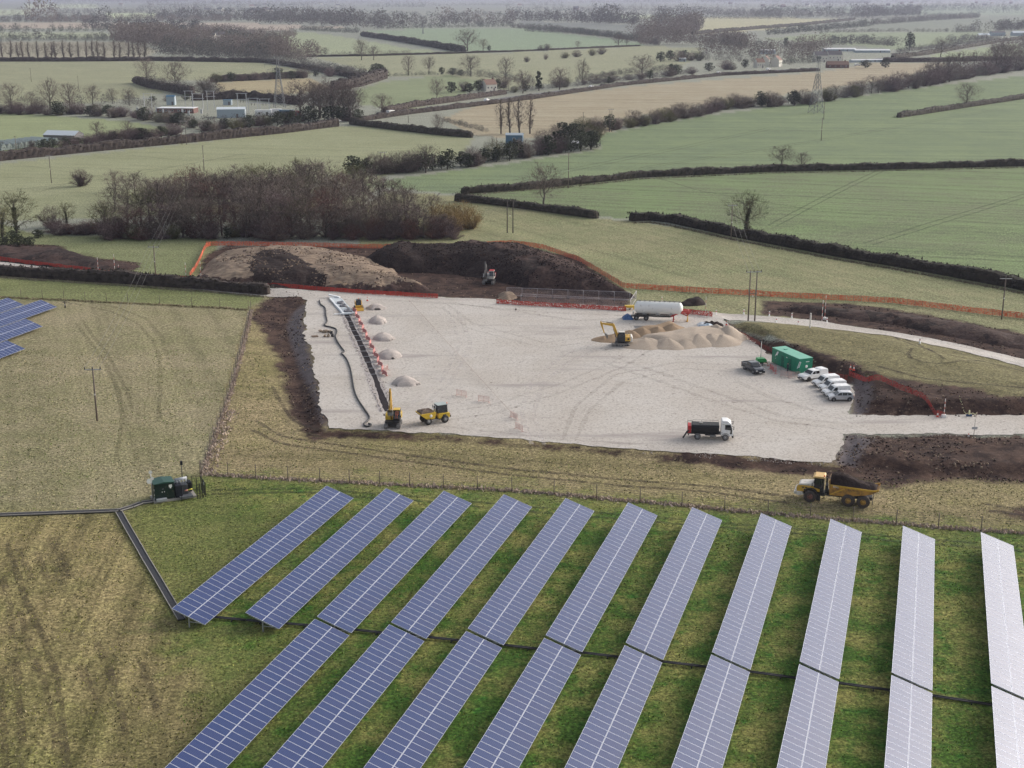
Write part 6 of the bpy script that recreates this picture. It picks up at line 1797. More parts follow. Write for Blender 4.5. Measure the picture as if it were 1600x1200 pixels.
# ------------------------------------------------------------------ sand heaps in front of the tank trailer
def cone_heap(px, rad, h, mat, label, seed, group):
    rad *= 1.34; h *= .80; p = spot(*px); r = random.Random(seed); V = [(0, 0, h * .96)]; n, m = 26, 9
    for k in range(1, m + 1):
        t = k / m
        for i in range(n):
            a = 2 * math.pi * i / n
            rr = rad * t * (1 + .10 * math.sin(2 * a + seed) + .05 * math.sin(5 * a + seed * 2))
            z = h * (1 - t) ** (1.0 + .25 * t) * (1 - .10 * max(0, 1 - t * 4)) + r.uniform(-.05, .05) * (1 if k < m else 0) - (.12 if k == m else 0)
            V.append((rr * math.cos(a), rr * math.sin(a), z + .06 * math.sin(3 * a + seed) * (1 - t)))
    Fc = [(0, 1 + i, 1 + (i + 1) % n) for i in range(n)]
    for k in range(m - 1):
        for i in range(n):
            a, b_ = 1 + k * n + i, 1 + k * n + (i + 1) % n; Fc.append((a, a + n, b_ + n, b_))
    o = link_mesh('sand_heap', raw_mesh('sand_heap', V, Fc, mat, True), None, (p.x, p.y, p.z + .03)); return tag(o, label, 'sand heap', group)
heap('sand_heap', 'pale sand spread low between the pale heaps', [(992, 541), (1000, 533), (1070, 524), (1110, 519), (1142, 523), (1158, 534), (1100, 541), (1040, 545)], 1.25, .7, [SAND_TAN], .5, .12, 61, cat='sand heap')
heap('sand_heap', 'brown sand spread low between the brown heaps', [(972, 530), (990, 521), (1050, 514), (1066, 521), (1010, 530)], 1.2, .7, [SAND_BROWN], .5, .12, 62, cat='sand heap')
for ob in bpy.data.objects:
    if ob.name.startswith('sand_heap'): ob.location.z += PAD_Z - .05
for k, (x, y, rad, h, lb) in enumerate(((958, 530, 2.6, 1.15, 'low spread of brown sand under the excavator bucket'), (945, 531, 1.9, .9, 'edge of the brown sand left of the excavator bucket'), (984, 526, 2.7, 1.7, 'brown sand heap right behind the yellow excavator cab'), (1003, 524, 2.9, 2.1, 'brown sand heap second from the excavator'), (1027, 523, 3.1, 2.2, 'brown sand heap third from the excavator'), (1050, 521, 3.2, 2.6, 'tallest brown sand heap, rightmost of the brown ones'))):
    cone_heap((x, y), rad, h, SAND_BROWN, lb, k + 1, 'brown sand heaps')
for k, (x, y, rad, h, lb) in enumerate(((1009, 538, 3.6, 1.7, 'pale sand heap at the front left, next to the excavator tracks'), (1024, 533, 2.6, 1.9, 'narrow pale sand heap second in the front row'), (1042, 539, 3.1, 1.8, 'pale sand heap third in the front row'), (1060, 533, 3.0, 2.0, 'pale sand heap with a grooved side, fourth in the front row'), (1070, 537, 3.0, 1.8, 'pale sand heap fifth in the front row'), (1091, 535, 3.3, 2.3, 'steep pale sand heap in the middle of the front row'), (1112, 534, 3.2, 2.1, 'pale sand heap seventh in the front row'), (1080, 525, 3.0, 2.0, 'greyish sand heap behind, left of the middle'), (1100, 524, 3.1, 2.1, 'greyish sand heap behind the middle of the row'), (1119, 523, 3.3, 2.8, 'tall sand heap in the back row below the blue sheet'), (1137, 526, 3.4, 3.0, 'tall sand heap at the right end beside the bank'), (1129, 534, 3.2, 1.9, 'wide pale sand heap at the right end of the front row'))):
    cone_heap((x, y), rad, h, SAND_TAN, lb, k + 20, 'pale sand heaps')
# sheets, stillage and scraps near the trailer
def sheet(px, w, d, h, mat, label, seed, rz=0):
    p = spot(*px); r = random.Random(seed); n = 8; V = []
    for j in range(n + 1):
        for i in range(n + 1):
            u, v = i / n - .5, j / n - .5; e = max(0, 1 - 2.0 * max(abs(u), abs(v)))
            V.append((u * w * (1 + r.uniform(-.08, .08)), v * d * (1 + r.uniform(-.08, .08)), max(.02, h * e ** .6 * r.uniform(.65, 1.2))))
    Fc = [(j * (n + 1) + i, j * (n + 1) + i + 1, (j + 1) * (n + 1) + i + 1, (j + 1) * (n + 1) + i) for j in range(n) for i in range(n)]
    o = link_mesh('tarpaulin', raw_mesh('tarpaulin', V, Fc, mat), None, p, rz); return tag(o, label, 'tarpaulin')
sheet((981, 498), 2.2, 2.2, 1.1, paint('tarp_blue', (.05, .12, .28), .5, 0, .2), 'crumpled blue tarpaulin behind the trailer wheels', 3)
sheet((1104, 512), 3.4, 3.0, .9, paint('tarp_pale_blue', (.30, .38, .46), .6, 0, .2), 'pale blue sheet spread behind the sand heaps', 4)
sheet((1099, 508), 2.4, 1.8, .7, paint('tarp_white', (.70, .72, .74), .6), 'white sheet lying on the pale blue one', 5)
sheet((1112, 508), 4.5, 2.6, .9, SOIL_DARK, 'black sheet along the bank behind the sand heaps', 6)
sheet((1010, 511), 5.0, 2.2, .18, STEEL, 'flat dark mat on the gravel before the tank trailer', 7)
p = spot(983.5, 484); root = thing('steel_trestle', 'bright yellow steel trestle against the red netting left of the tank', 'trestle', p, R(4))
MB().box((0, 0, .75), (2.0, .9, .45)).build('top', YELLOW_B, root, bevel=.05)
for sx in (-1, 1):
    for sy in (-1, 1): MB().bar((sx * .85, sy * .35, .6), (sx * 1.0, sy * .45, 0), .2).build('leg', YELLOW_B, root)
sheet((146, 428), 2.6, 1.6, 1.3, paint('tarp_orange', (.60, .38, .28), .7, 0, .15), 'pale orange covered lump beside the left haul road', 8)

# ------------------------------------------------------------------ mesh fence panels
def heras():
    b = MB(); L_, H = 3.45, 2.0
    for a, e in (((0, 0, .12), (0, 0, H)), ((L_, 0, .12), (L_, 0, H)), ((0, 0, H), (L_, 0, H)), ((0, 0, .2), (L_, 0, .2))): b.cyl(a, e, .042, n=6)
    for k in range(1, 30): b.bar((k * L_ / 30, 0, .2), (k * L_ / 30, 0, H), .010)
    for k in range(1, 9): b.bar((0, 0, .2 + k * .2), (L_, 0, .2 + k * .2), .008)
    b.box((0, 0, .07), (.65, .24, .14), 1)
    return b.mesh('mesh_panel', [paint('fence_silver', (.40, .39, .42), .45, .4), BLACK])
HERAS = heras()
def panel_line(a, e, n, lab, grp):
    a, e = spot(*a), spot(*e)
    for i in range(n):
        p, q = a.lerp(e, i / n), a.lerp(e, (i + 1) / n); p.z = height(p.x, p.y) if poly_sd(np.array([(p.x, p.y)]), PAD)[0] < 0 else PAD_Z
        o = link_mesh('mesh_panel', HERAS, None, p, math.atan2(q.y - p.y, q.x - p.x)); o.scale = ((q - p).length / 3.45, 1, 1); tag(o, lab, 'fence panel', grp)
panel_line((792, 463), (984, 470), 8, 'grey mesh fence panel in the rear line before the black heap', 'mesh fence panels, rear line')
panel_line((814, 473), (985, 482.5), 7, 'grey mesh fence panel in the front line behind the red netting', 'mesh fence panels, front line')
panel_line((985, 482.5), (994, 472), 1, 'single mesh fence panel closing the end beside the tank trailer', 'mesh fence panel at the end')

# ------------------------------------------------------------------ orange and red netting
def net_mat(name, col, hole):
    m, N, L = base_mat(name)
    out = N.new('ShaderNodeOutputMaterial'); p = N.new('ShaderNodeBsdfPrincipled'); t = N.new('ShaderNodeBsdfTransparent'); mx = N.new('ShaderNodeMixShader')
    geo = N.new('ShaderNodeNewGeometry'); n = N.new('ShaderNodeTexNoise'); n.inputs['Scale'].default_value = 6; n.inputs['Detail'].default_value = 2
    L.new(geo.outputs['Position'], n.inputs['Vector'])
    g = N.new('ShaderNodeMath'); g.operation = 'GREATER_THAN'; g.inputs[1].default_value = hole
    L.new(n.outputs['Fac'], g.inputs[0]); L.new(g.outputs[0], mx.inputs['Fac'])
    n2 = N.new('ShaderNodeTexNoise'); n2.inputs['Scale'].default_value = .5; n2.inputs['Detail'].default_value = 5
    L.new(geo.outputs['Position'], n2.inputs['Vector'])
    c = N.new('ShaderNodeMix'); c.data_type = 'RGBA'; c.inputs['A'].default_value = tuple(x * .7 for x in col) + (1,); c.inputs['B'].default_value = tuple(min(1, x * 1.25) for x in col) + (1,)
    L.new(n2.outputs['Fac'], c.inputs['Factor']); L.new(c.outputs['Result'], p.inputs['Base Color'])
    L.new(t.outputs[0], mx.inputs[1]); L.new(p.outputs[0], mx.inputs[2]); L.new(mx.outputs[0], out.inputs['Surface'])
    p.inputs['Roughness'].default_value = .8
    return m
NET_RED = net_mat('net_red', rgb(184, 64, 52, 1), .42); NET_OR = net_mat('net_orange', rgb(224, 108, 74, 1), .455); NET_MID = net_mat('net_mid', rgb(178, 66, 60, 1), .47); NET_DIM = net_mat('net_dim', rgb(140, 70, 62, 1), .46)
STAKE = paint('stake_brown', (.16, .10, .08), .9)
def netting(label, line_px, mat, h=1.05, step=2.4, dz=None):
    q = np.array([spot(*p)[:2] for p in line_px]) if dz is None else gp_arr(line_px)
    c = q[0]; root = thing('barrier_netting', label, 'netting', (c[0], c[1], 0))
    pts = []
    for a, e in zip(q[:-1], q[1:]):
        n = max(1, int(np.linalg.norm(e - a) / .8)); pts += [a + (e - a) * i / n for i in range(n)]
    pts.append(q[-1]); pts = np.array(pts); nse = np.stack([vnoise(pts, 2.5, 5), vnoise(pts, 2.5, 6)], 1) * .12; pts = pts + nse
    zz = relief(pts); sg = vnoise(pts, 1.7, 9) * .10
    V = []
    for i, (p, z) in enumerate(zip(pts, zz)):
        V += [(p[0] - c[0], p[1] - c[1], z + .03), (p[0] - c[0] + sg[i], p[1] - c[1] + sg[i], z + h * .55), (p[0] - c[0], p[1] - c[1], z + h + sg[i])]
    Fc = [(3 * i + k, 3 * i + 3 + k, 3 * i + 4 + k, 3 * i + 1 + k) for i in range(len(pts) - 1) for k in (0, 1)]
    link_mesh('net', raw_mesh('net', V, Fc, mat), root)
    sm_ = MB().cyl((0, 0, -.2), (0, 0, h + .15), .035, n=5).mesh('stake', STAKE)
    for i in range(0, len(pts), max(1, int(step / .8))):
        link_mesh('stake', sm_, root, (pts[i][0] - c[0], pts[i][1] - c[1], zz[i]))
    return root
netting('solid red netting along the far side of the left haul road', [(-120, 394), (0, 407), (110, 421), (200, 431), (300, 439), (430, 449), (560, 459), (684, 466)], NET_RED, 1.0)
netting('short red netting in front of the mesh fence, beside the gravel', [(776, 474), (850, 479), (978, 486)], NET_RED, 1.0)
netting('short red netting behind the tank trailer', [(1070, 490), (1113, 495)], NET_RED, 1.1)
netting('orange netting crossing the grass left of the tan heap', [(297, 433), (310, 412), (322, 386), (330, 384)], NET_OR, 1.1)
netting('orange netting behind the two large heaps, along the copse', [(322, 384), (400, 384), (500, 386), (560, 388), (700, 388), (800, 382), (850, 389), (905, 408), (945, 432), (975, 450)], NET_OR, 1.2)
netting('long faint orange netting running right across the stubble field', [(975, 450), (1100, 458), (1250, 466), (1400, 474), (1600, 498), (1760, 520)], NET_OR, 1.25)
netting('dim red netting along the top of the bank behind the green cabin', [(1146, 519), (1200, 541), (1260, 562), (1325, 579)], NET_DIM, .9)
netting('bright red netting down the bank above the mud, ending at the white pole', [(1327, 577), (1370, 594), (1420, 614), (1474, 640)], NET_MID, .95)
# ------------------------------------------------------------------ trees: each a trunk with limbs and a crown of twigs or leaves
BARK = paint('bark', rgb(92, 84, 76), .95, 0, .25, 2)
BARK_D = paint('bark_dark', rgb(66, 60, 54), .95, 0, .25, 2)
TW_GREY = leaf_mat('twigs_grey', rgb(134, 121, 113), rgb(106, 95, 89)); TW_RED = leaf_mat('twigs_red', rgb(122, 90, 82), rgb(94, 72, 68))
TW_OLIVE = leaf_mat('twigs_olive', rgb(114, 110, 78), rgb(94, 92, 66)); TW_WILLOW = leaf_mat('twigs_willow', rgb(168, 144, 98), rgb(142, 122, 86))
TW_PURPLE = leaf_mat('twigs_purple', rgb(124, 106, 105), rgb(98, 84, 84))
LEAF_D = leaf_mat('leaves_dark', rgb(58, 64, 48), rgb(74, 78, 58)); LEAF_H = leaf_mat('hedge_leaves', rgb(52, 49, 43), rgb(72, 66, 57)); LEAF_HB = leaf_mat('hedge_twigs', rgb(62, 54, 52), rgb(88, 79, 73))
class TB:
    def __init__(self): self.v = []; self.f = []
    def seg(self, a, b, r0, r1, n=5):
        d = (b - a); 
        if d.length < 1e-5: return
        d.normalize(); u = d.orthogonal().normalized(); w = d.cross(u); o = len(self.v)
        for c, r in ((a, r0), (b, r1)):
            for i in range(n):
                t = 6.2832 * i / n; self.v.append(c + (u * math.cos(t) + w * math.sin(t)) * r)
        for i in range(n): self.f.append((o + i, o + (i + 1) % n, o + n + (i + 1) % n, o + n + i))
    def tri(self, a, b, w):
        d = (b - a); s = d.cross(Vector((rnd.uniform(-1, 1), rnd.uniform(-1, 1), rnd.uniform(-1, 1))))
        if s.length < 1e-6: return
        s.normalize(); o = len(self.v); self.v += [a - s * w, a + s * w, b]; self.f.append((o, o + 1, o + 2))
    def leaf(self, c, s, r):
        n = Vector((r.gauss(0, 1), r.gauss(0, 1), r.gauss(.4, 1))).normalized(); u = n.orthogonal().normalized(); w = n.cross(u)
        t = r.uniform(0, 6.28); u, w = u * math.cos(t) + w * math.sin(t), w * math.cos(t) - u * math.sin(t)
        o = len(self.v); self.v += [c - u * s - w * s * .6, c + u * s - w * s * .6, c + u * s * .8 + w * s * .7, c - u * s * .8 + w * s * .6]; self.f.append((o, o + 1, o + 2, o + 3))
    def mesh(self, name, mat): return raw_mesh(name, self.v, self.f, mat)
def twig_cloud(C, r, n, cz, rx, rz, tw, root_z=.2, inner=.45):
    for i in range(n):
        u = Vector((r.gauss(0, 1), r.gauss(0, 1), r.gauss(0, 1))).normalized()
        lump = 1 + .16 * math.sin(3.1 * math.atan2(u.y, u.x) + cz) + .14 * math.sin(5 * u.z + 2 * u.x)
        q = u * (inner + (1 - inner) * r.random() ** .6) * lump
        p = Vector((q.x * rx, q.y * rx, cz + q.z * rz))
        if p.z < .15: p.z = .15 + r.random() * .5
        d = (p - Vector((0, 0, cz * root_z))).normalized(); d = (d + Vector((r.gauss(0, .45), r.gauss(0, .45), r.gauss(.1, .4)))).normalized()
        C.tri(p, p + d * rz * r.uniform(.12, .34), tw * r.uniform(.7, 1.2))
def bare_tree(seed, spread=.42, clear=.22, up=.55, limbs=9, poplar=False, tw=.030, ivy=False, nt=7):
    r = random.Random(seed); H = 10.0; T = TB(); C = TB()
    def rv(k): return Vector((r.gauss(0, k), r.gauss(0, k), r.gauss(0, k)))
    pts = [Vector((0, 0, -.2))]; n = 6
    top = H * (.95 if poplar else .72)
    for i in range(1, n + 1): pts.append(Vector((pts[-1].x + r.gauss(0, .13), pts[-1].y + r.gauss(0, .13), top * i / n)))
    for i in range(n): T.seg(pts[i], pts[i + 1], .26 * (1 - i / n * .85), .26 * (1 - (i + 1) / n * .85), 7)
    def at(t):
        k = min(n - 1, int(t * n)); return pts[k].lerp(pts[k + 1], t * n - k)
    nl = limbs * (2 if poplar else 1)
    for i in range(nl):
        t = clear + (1 - clear) * (i + r.random() * .6) / nl; a = at(min(t, .99)); az = i * 2.4 + r.uniform(-.4, .4)
        L = H * spread * ((1.15 - .55 * t) if not poplar else (.34 * (1.1 - t * .6))) * r.uniform(.8, 1.15)
        el = up + .5 * t if not poplar else 1.0
        d = Vector((math.cos(az) * math.cos(el), math.sin(az) * math.cos(el), math.sin(el)))
        p = a; rad = .11 * (1.1 - t * .6)
        for k in range(3):
            q = p + d * (L / 3) ; T.seg(p, q, rad * (1 - k * .28), rad * (1 - (k + 1) * .28), 4)
            for j in range(3):
                b0 = p.lerp(q, r.random()); d2 = (d * .7 + rv(.55) + Vector((0, 0, .25))).normalized(); l2 = L * .42 * r.uniform(.6, 1.1)
                b1 = b0 + d2 * l2; T.seg(b0, b1, .035, .012, 3)
                for m in range(4):
                    c0 = b0.lerp(b1, .25 + .75 * r.random()); d3 = (d2 * .7 + rv(.6)).normalized(); l3 = l2 * .5 * r.uniform(.5, 1.1); c1 = c0 + d3 * l3
                    C.tri(c0, c1, tw)
                    for w in range(nt):
                        e0 = c0.lerp(c1, r.random()); e1 = e0 + (d3 * .6 + rv(.7)).normalized() * l3 * r.uniform(.45, 1.0); C.tri(e0, e1, tw * .8)
            d = (d + rv(.18) + Vector((0, 0, .12))).normalized(); p = q
    if poplar: twig_cloud(C, r, 420, H * .58, H * .19, H * .40, tw * .8, .3)
    else: twig_cloud(C, r, 1300, H * .60, H * spread * .98, H * .38, tw * .85, .5)
    iv = None
    if ivy:
        iv = TB()
        for i in range(420):
            t = r.random() * .8; c = at(t) + rv(.28 * (1.3 - t)); iv.leaf(c, .17, r)
    return T.mesh('trunk', BARK), C, (iv.mesh('ivy', LEAF_D) if iv else None)
def leafy_tree(seed, w=.42, base=.02, n=900, s=.30, lobes=9):
    r = random.Random(seed); H = 10.0; T = TB(); C = TB()
    T.seg(Vector((0, 0, -.2)), Vector((.1, 0, H * .5)), .25, .12, 6); T.seg(Vector((.1, 0, H * .5)), Vector((0, .1, H * .85)), .12, .04, 5)
    L = []
    for i in range(lobes):
        z = base * H + (1 - base) * H * (.15 + .72 * (i + .5) / lobes); k = math.sin(math.pi * min(1, (i + 1.2) / (lobes + .8))) ** .6
        az = i * 2.4 + r.random(); d = w * H * .5 * k; c = Vector((math.cos(az) * d, math.sin(az) * d, z)); L.append((c, w * H * r.uniform(.34, .52)))
        T.seg(Vector((0, 0, z * .7)), c, .06, .02, 4)
    for i in range(n):
        c, R_ = L[i % lobes]; d = Vector((r.gauss(0, 1), r.gauss(0, 1), r.gauss(0, .9))).normalized(); p = c + d * R_ * r.uniform(.55, 1.05)
        if p.z < .1: p.z = .1
        C.leaf(p, s * r.uniform(.6, 1.2), r)
    return T.mesh('trunk', BARK_D), C, None
def shrub_tree(seed, w=.6, n=900, tw=.05):
    r = random.Random(seed); H = 10.0; T = TB(); C = TB()
    for i in range(16):
        az = i * 2.4; el = r.uniform(.35, 1.45); a = Vector((r.gauss(0, .5), r.gauss(0, .5), -.1)); d = Vector((math.cos(az) * math.cos(el), math.sin(az) * math.cos(el), math.sin(el))); L = H * .62 * r.uniform(.7, 1.1)
        p = a
        for k in range(3):
            q = p + d * L / 3; T.seg(p, q, .13 - k * .035, .09 - k * .03, 4)
            for j in range(n // 48):
                b0 = p.lerp(q, r.random()); d2 = (d + Vector((r.gauss(0, .8), r.gauss(0, .8), r.gauss(.1, .6)))).normalized(); b1 = b0 + d2 * r.uniform(.8, 2.3) * (.7 + w * .6)
                C.tri(b0, b1, tw)
                for w_ in range(2): e0 = b0.lerp(b1, r.random()); C.tri(e0, e0 + Vector((r.gauss(0, .6), r.gauss(0, .6), r.gauss(.15, .6))), tw * .9)
            d = (d + Vector((r.gauss(0, .15), r.gauss(0, .15), .05))).normalized(); p = q
    twig_cloud(C, r, 1500, H * .48, H * .44, H * .46, tw * .9, .1, .3)
    return T.mesh('trunk', BARK_D), C, None
PROTO = {}
def add_proto(kind, built, mats):
    t, C, iv = built
    for mname, m in mats.items():
        PROTO.setdefault(mname, []).append((t, C.mesh('crown', m), iv))
for s in range(4): add_proto('b', bare_tree(10 + s, .40 + .03 * s), {'bare': TW_GREY, 'red': TW_RED, 'olive': TW_OLIVE} if s < 2 else {'bare': TW_GREY, 'purple': TW_PURPLE})
add_proto('b', bare_tree(31, .48, .15, .45, 10, ivy=True), {'ivy': TW_OLIVE})
add_proto('b', bare_tree(33, .34, .12, .7, 10, nt=9), {'willow': TW_WILLOW})
for s in range(2): add_proto('p', bare_tree(50 + s, .42, .12, 1.0, 11, poplar=True, tw=.035), {'poplar': TW_GREY})
for s in range(2): add_proto('e', leafy_tree(60 + s), {'ever': LEAF_D})
add_proto('e', leafy_tree(66, .2, .02, 700, .26, 10), {'cypress': LEAF_D})
for s in range(3): add_proto('s', shrub_tree(70 + s), {'shrub': TW_GREY, 'shrub_red': TW_RED, 'shrub_purple': TW_PURPLE} if s < 2 else {'shrub': TW_OLIVE, 'shrub_willow': TW_WILLOW})
NTREE = 0
def tree(px, py, hpx, kind, label, group=None, wide=1.0, cat='tree', name='tree', z=None):
    """a tree standing where the photo shows its foot; hpx is its height in photo pixels"""
    global NTREE
    NTREE += 1
    p = spot(px, py); h = hpx / (scale_at(py) * CT) / 10.0
    t, c, iv = rnd.choice(PROTO[kind])
    root = thing(name, label, cat, p, rnd.uniform(0, 6.28), group)
    root.scale = (h * wide * rnd.uniform(.92, 1.08), h * wide * rnd.uniform(.92, 1.08), h)
    link_mesh('trunk', t, root); link_mesh('crown', c, root)
    if iv: link_mesh('ivy', iv, root)
    return root
def tree_line(line, n, h0, h1, kinds, label, group, wide=1.0, jit=2.0, cat='tree', name='tree'):
    q = np.array(line, float); seg = np.linalg.norm(np.diff(q, axis=0), axis=1); tot = seg.sum()
    for i in range(n):
        s = (i + .5 + rnd.uniform(-.35, .35)) / n * tot; k = 0
        while k < len(seg) - 1 and s > seg[k]: s -= seg[k]; k += 1
        p = q[k] + (q[k + 1] - q[k]) * s / seg[k]
        kd = rnd.choice(kinds); f = (i + .5) / n
        where = ('at the left end', 'near the left end', 'left of the middle', 'just left of the middle', 'just right of the middle', 'right of the middle', 'near the right end', 'at the right end')[min(7, int(f * 8))]
        lb = label.replace('{a}', {'ever': 'dark evergreen', 'shrub': 'leafless grey', 'shrub_purple': 'purple brown', 'shrub_red': 'reddish', 'purple': 'purple grey', 'bare': 'bare grey', 'poplar': 'slim bare'}.get(kd, '')).replace('{p}', where)
        tree(p[0] + rnd.uniform(-jit, jit), p[1] + rnd.uniform(-jit, jit) * .4, rnd.uniform(h0, h1), kd, lb, group, wide * rnd.uniform(.85, 1.2), cat, name)

# single trees that stand out
for a in (
    (850, 323, 64, 'bare', 'lone leafless round tree at the hedge in the middle of the green fields', 1.05), (1165, 366, 66, 'ivy', 'bare spreading tree beside a pole at the long dark hedge on the right', 1.1),
    (1510, 168, 38, 'bare', 'bare tree leaning over the thin hedge near the right edge', 1.2), (1221, 263, 34, 'bare', 'bare bush standing on the straight hedge, left of a smaller one', 1.3), (1252, 264, 26, 'bare', 'smaller bare bush standing on the straight hedge', 1.3),
    (26, 364, 66, 'ivy', 'ivy clad tree in the field corner at the left edge', 1.1), (4, 372, 50, 'ivy', 'dark tree cut by the left edge beside the ivy clad tree', 1.1), (105, 352, 36, 'ivy', 'small ivy tree among the scrub left of the copse', 1.0), (80, 356, 36, 'shrub', 'grey shrub left of the small ivy tree', 1.0),
    (127, 291, 28, 'shrub_purple', 'round purple brown bush standing apart left of the copse', 1.25), (665, 270, 44, 'bare', 'bare tree rising from the dark hedgerow above the copse', 1.2), (685, 208, 30, 'bare', 'bare tree on the hedge by the pale stubble field', .9),
    (597, 181, 34, 'bare', 'bare bushy tree behind the white van on the road', 1.2), (683, 158, 34, 'bare', 'thin bare tree in the small triangular field', .8),
    (730, 80, 32, 'bare', 'big round bare tree at the far bright green field', 1.2), (755, 80, 19, 'bare', 'smaller bare tree right of the big one at the far green field', 1.1), (764, 80, 9, 'ever', 'tiny dark bush right of the far bare trees', 1.0),
    (497, 87, 14, 'bare', 'pale bare tree, left of a pair in the far middle field', 1.2), (508, 87, 13, 'bare', 'bare tree, right of a pair in the far middle field', 1.1), (565, 94, 32, 'bare', 'tall bare tree at the corner of the far middle field', 1.0), (584, 94, 22, 'bare', 'bare tree right of the tall one at the field corner', 1.0),
    (638, 118, 32, 'bare', 'leaning bare tree in the middle distance', .8), (670, 115, 26, 'bare', 'round bare tree right of the leaning one', 1.1), (690, 116, 11, 'ever', 'small bush right of the leaning bare tree', 1.2), (735, 119, 32, 'bare', 'wide bare tree above the small triangular field', 1.2), (790, 124, 34, 'bare', 'bare tree at the end of the row above the road', .9),
    (595, 118, 18, 'ever', 'dark evergreen beside the far wood corner', 1.1), (707, 118, 12, 'ever', 'dark evergreen bush left of the wide bare tree', 1.6), (720, 119, 10, 'ever', 'second evergreen bush below the wide bare tree', 1.6),
    (823, 97, 9, 'shrub', 'first small round bush from the left on the field bank', 1.3), (853, 93, 9, 'shrub', 'second small round bush on the field bank', 1.1), (883, 91, 10, 'shrub', 'third round bush on the field bank, low and wide', 1.6), (901, 89, 11, 'shrub', 'fourth round bush on the field bank', 1.4), (925, 87, 11, 'shrub', 'fifth round bush on the field bank', 1.3), (940, 85, 13, 'shrub', 'last round bush on the field bank', 1.2),
    (845, 79, 9, 'shrub', 'left bush of a close pair on the thin far hedge', 1.1), (855, 79, 11, 'shrub', 'right bush of a close pair on the thin far hedge', 1.2), (903, 75, 11, 'bare', 'small tree alone on the thin far hedge', 1.2), (966, 72, 19, 'bare', 'spreading bare tree at the tip of the far green field', 1.3), (979, 71, 11, 'bare', 'small tree right of the spreading one at the far green field tip', 1.0),
    (910, 133, 38, 'bare', 'tall thin bare tree beside the road right of the middle', .6), (1003, 120, 32, 'bare', 'round bare tree above the road, right of centre', 1.3), (1048, 119, 20, 'cypress', 'dark ragged evergreen above the road', 1.5), (842, 142, 32, 'cypress', 'dark ivy column beside the road', 1.0), (874, 140, 34, 'bare', 'pale rounded bare tree beside the road', 1.2), (817, 146, 34, 'bare', 'grey bare tree left of the ivy column', 1.0), (951, 131, 12, 'cypress', 'small dark evergreen stump on the roadside', 1.4),
    (1421, 79, 28, 'ever', 'single tall dark evergreen by the far road', .9), (1470, 90, 30, 'bare', 'bare tree standing on the far right road hedge', 1.1), (1228, 73, 14, 'ever', 'dark conifer behind the far farm barns', .9),
    (230, 131, 40, 'bare', 'bushy bare tree, left of two on the hedge above the substation', .95), (275, 142, 46, 'bare', 'bushy bare tree, right of two on the hedge above the substation', 1.1), (325, 146, 26, 'shrub', 'low bare thicket right of the two bushy trees', 1.8),
    (18, 172, 42, 'bare', 'bare tree with a forked trunk at the left edge above the hedge', 1.0), (50, 170, 26, 'bare', 'thin bare tree right of the forked one', 1.0), (78, 172, 48, 'bare', 'tallest bare tree on the left hedge', .9), (110, 170, 40, 'bare', 'broad bare tree right of the tallest one on the left hedge', 1.1), (145, 163, 30, 'bare', 'grey bare tree on the left hedge, before the substation', 1.1), (176, 162, 24, 'bare', 'small bare tree just left of the substation', 1.0), (202, 165, 26, 'bare', 'second small bare tree left of the substation', 1.0),
    (152, 214, 24, 'bare', 'thin bare tree by the roadside barn', 1.1), (200, 213, 24, 'bare', 'bare tree by the road right of the barn', 1.1), (50, 232, 14, 'shrub', 'scrubby bush before the polytunnels', 1.0),
    (470, 300, 52, 'olive', 'olive green round tree top standing behind the copse', 1.15), (1383, 106, 14, 'ever', 'dark round bush by the far road lay-by', 1.6), (1352, 106, 12, 'ever', 'dark bushes right of the pylon head', 2.2)):
    tree(a[0], a[1], a[2], a[3], a[4], None, a[5], 'bush' if 'bush' in a[4] or 'shrub' in a[4] else 'tree')
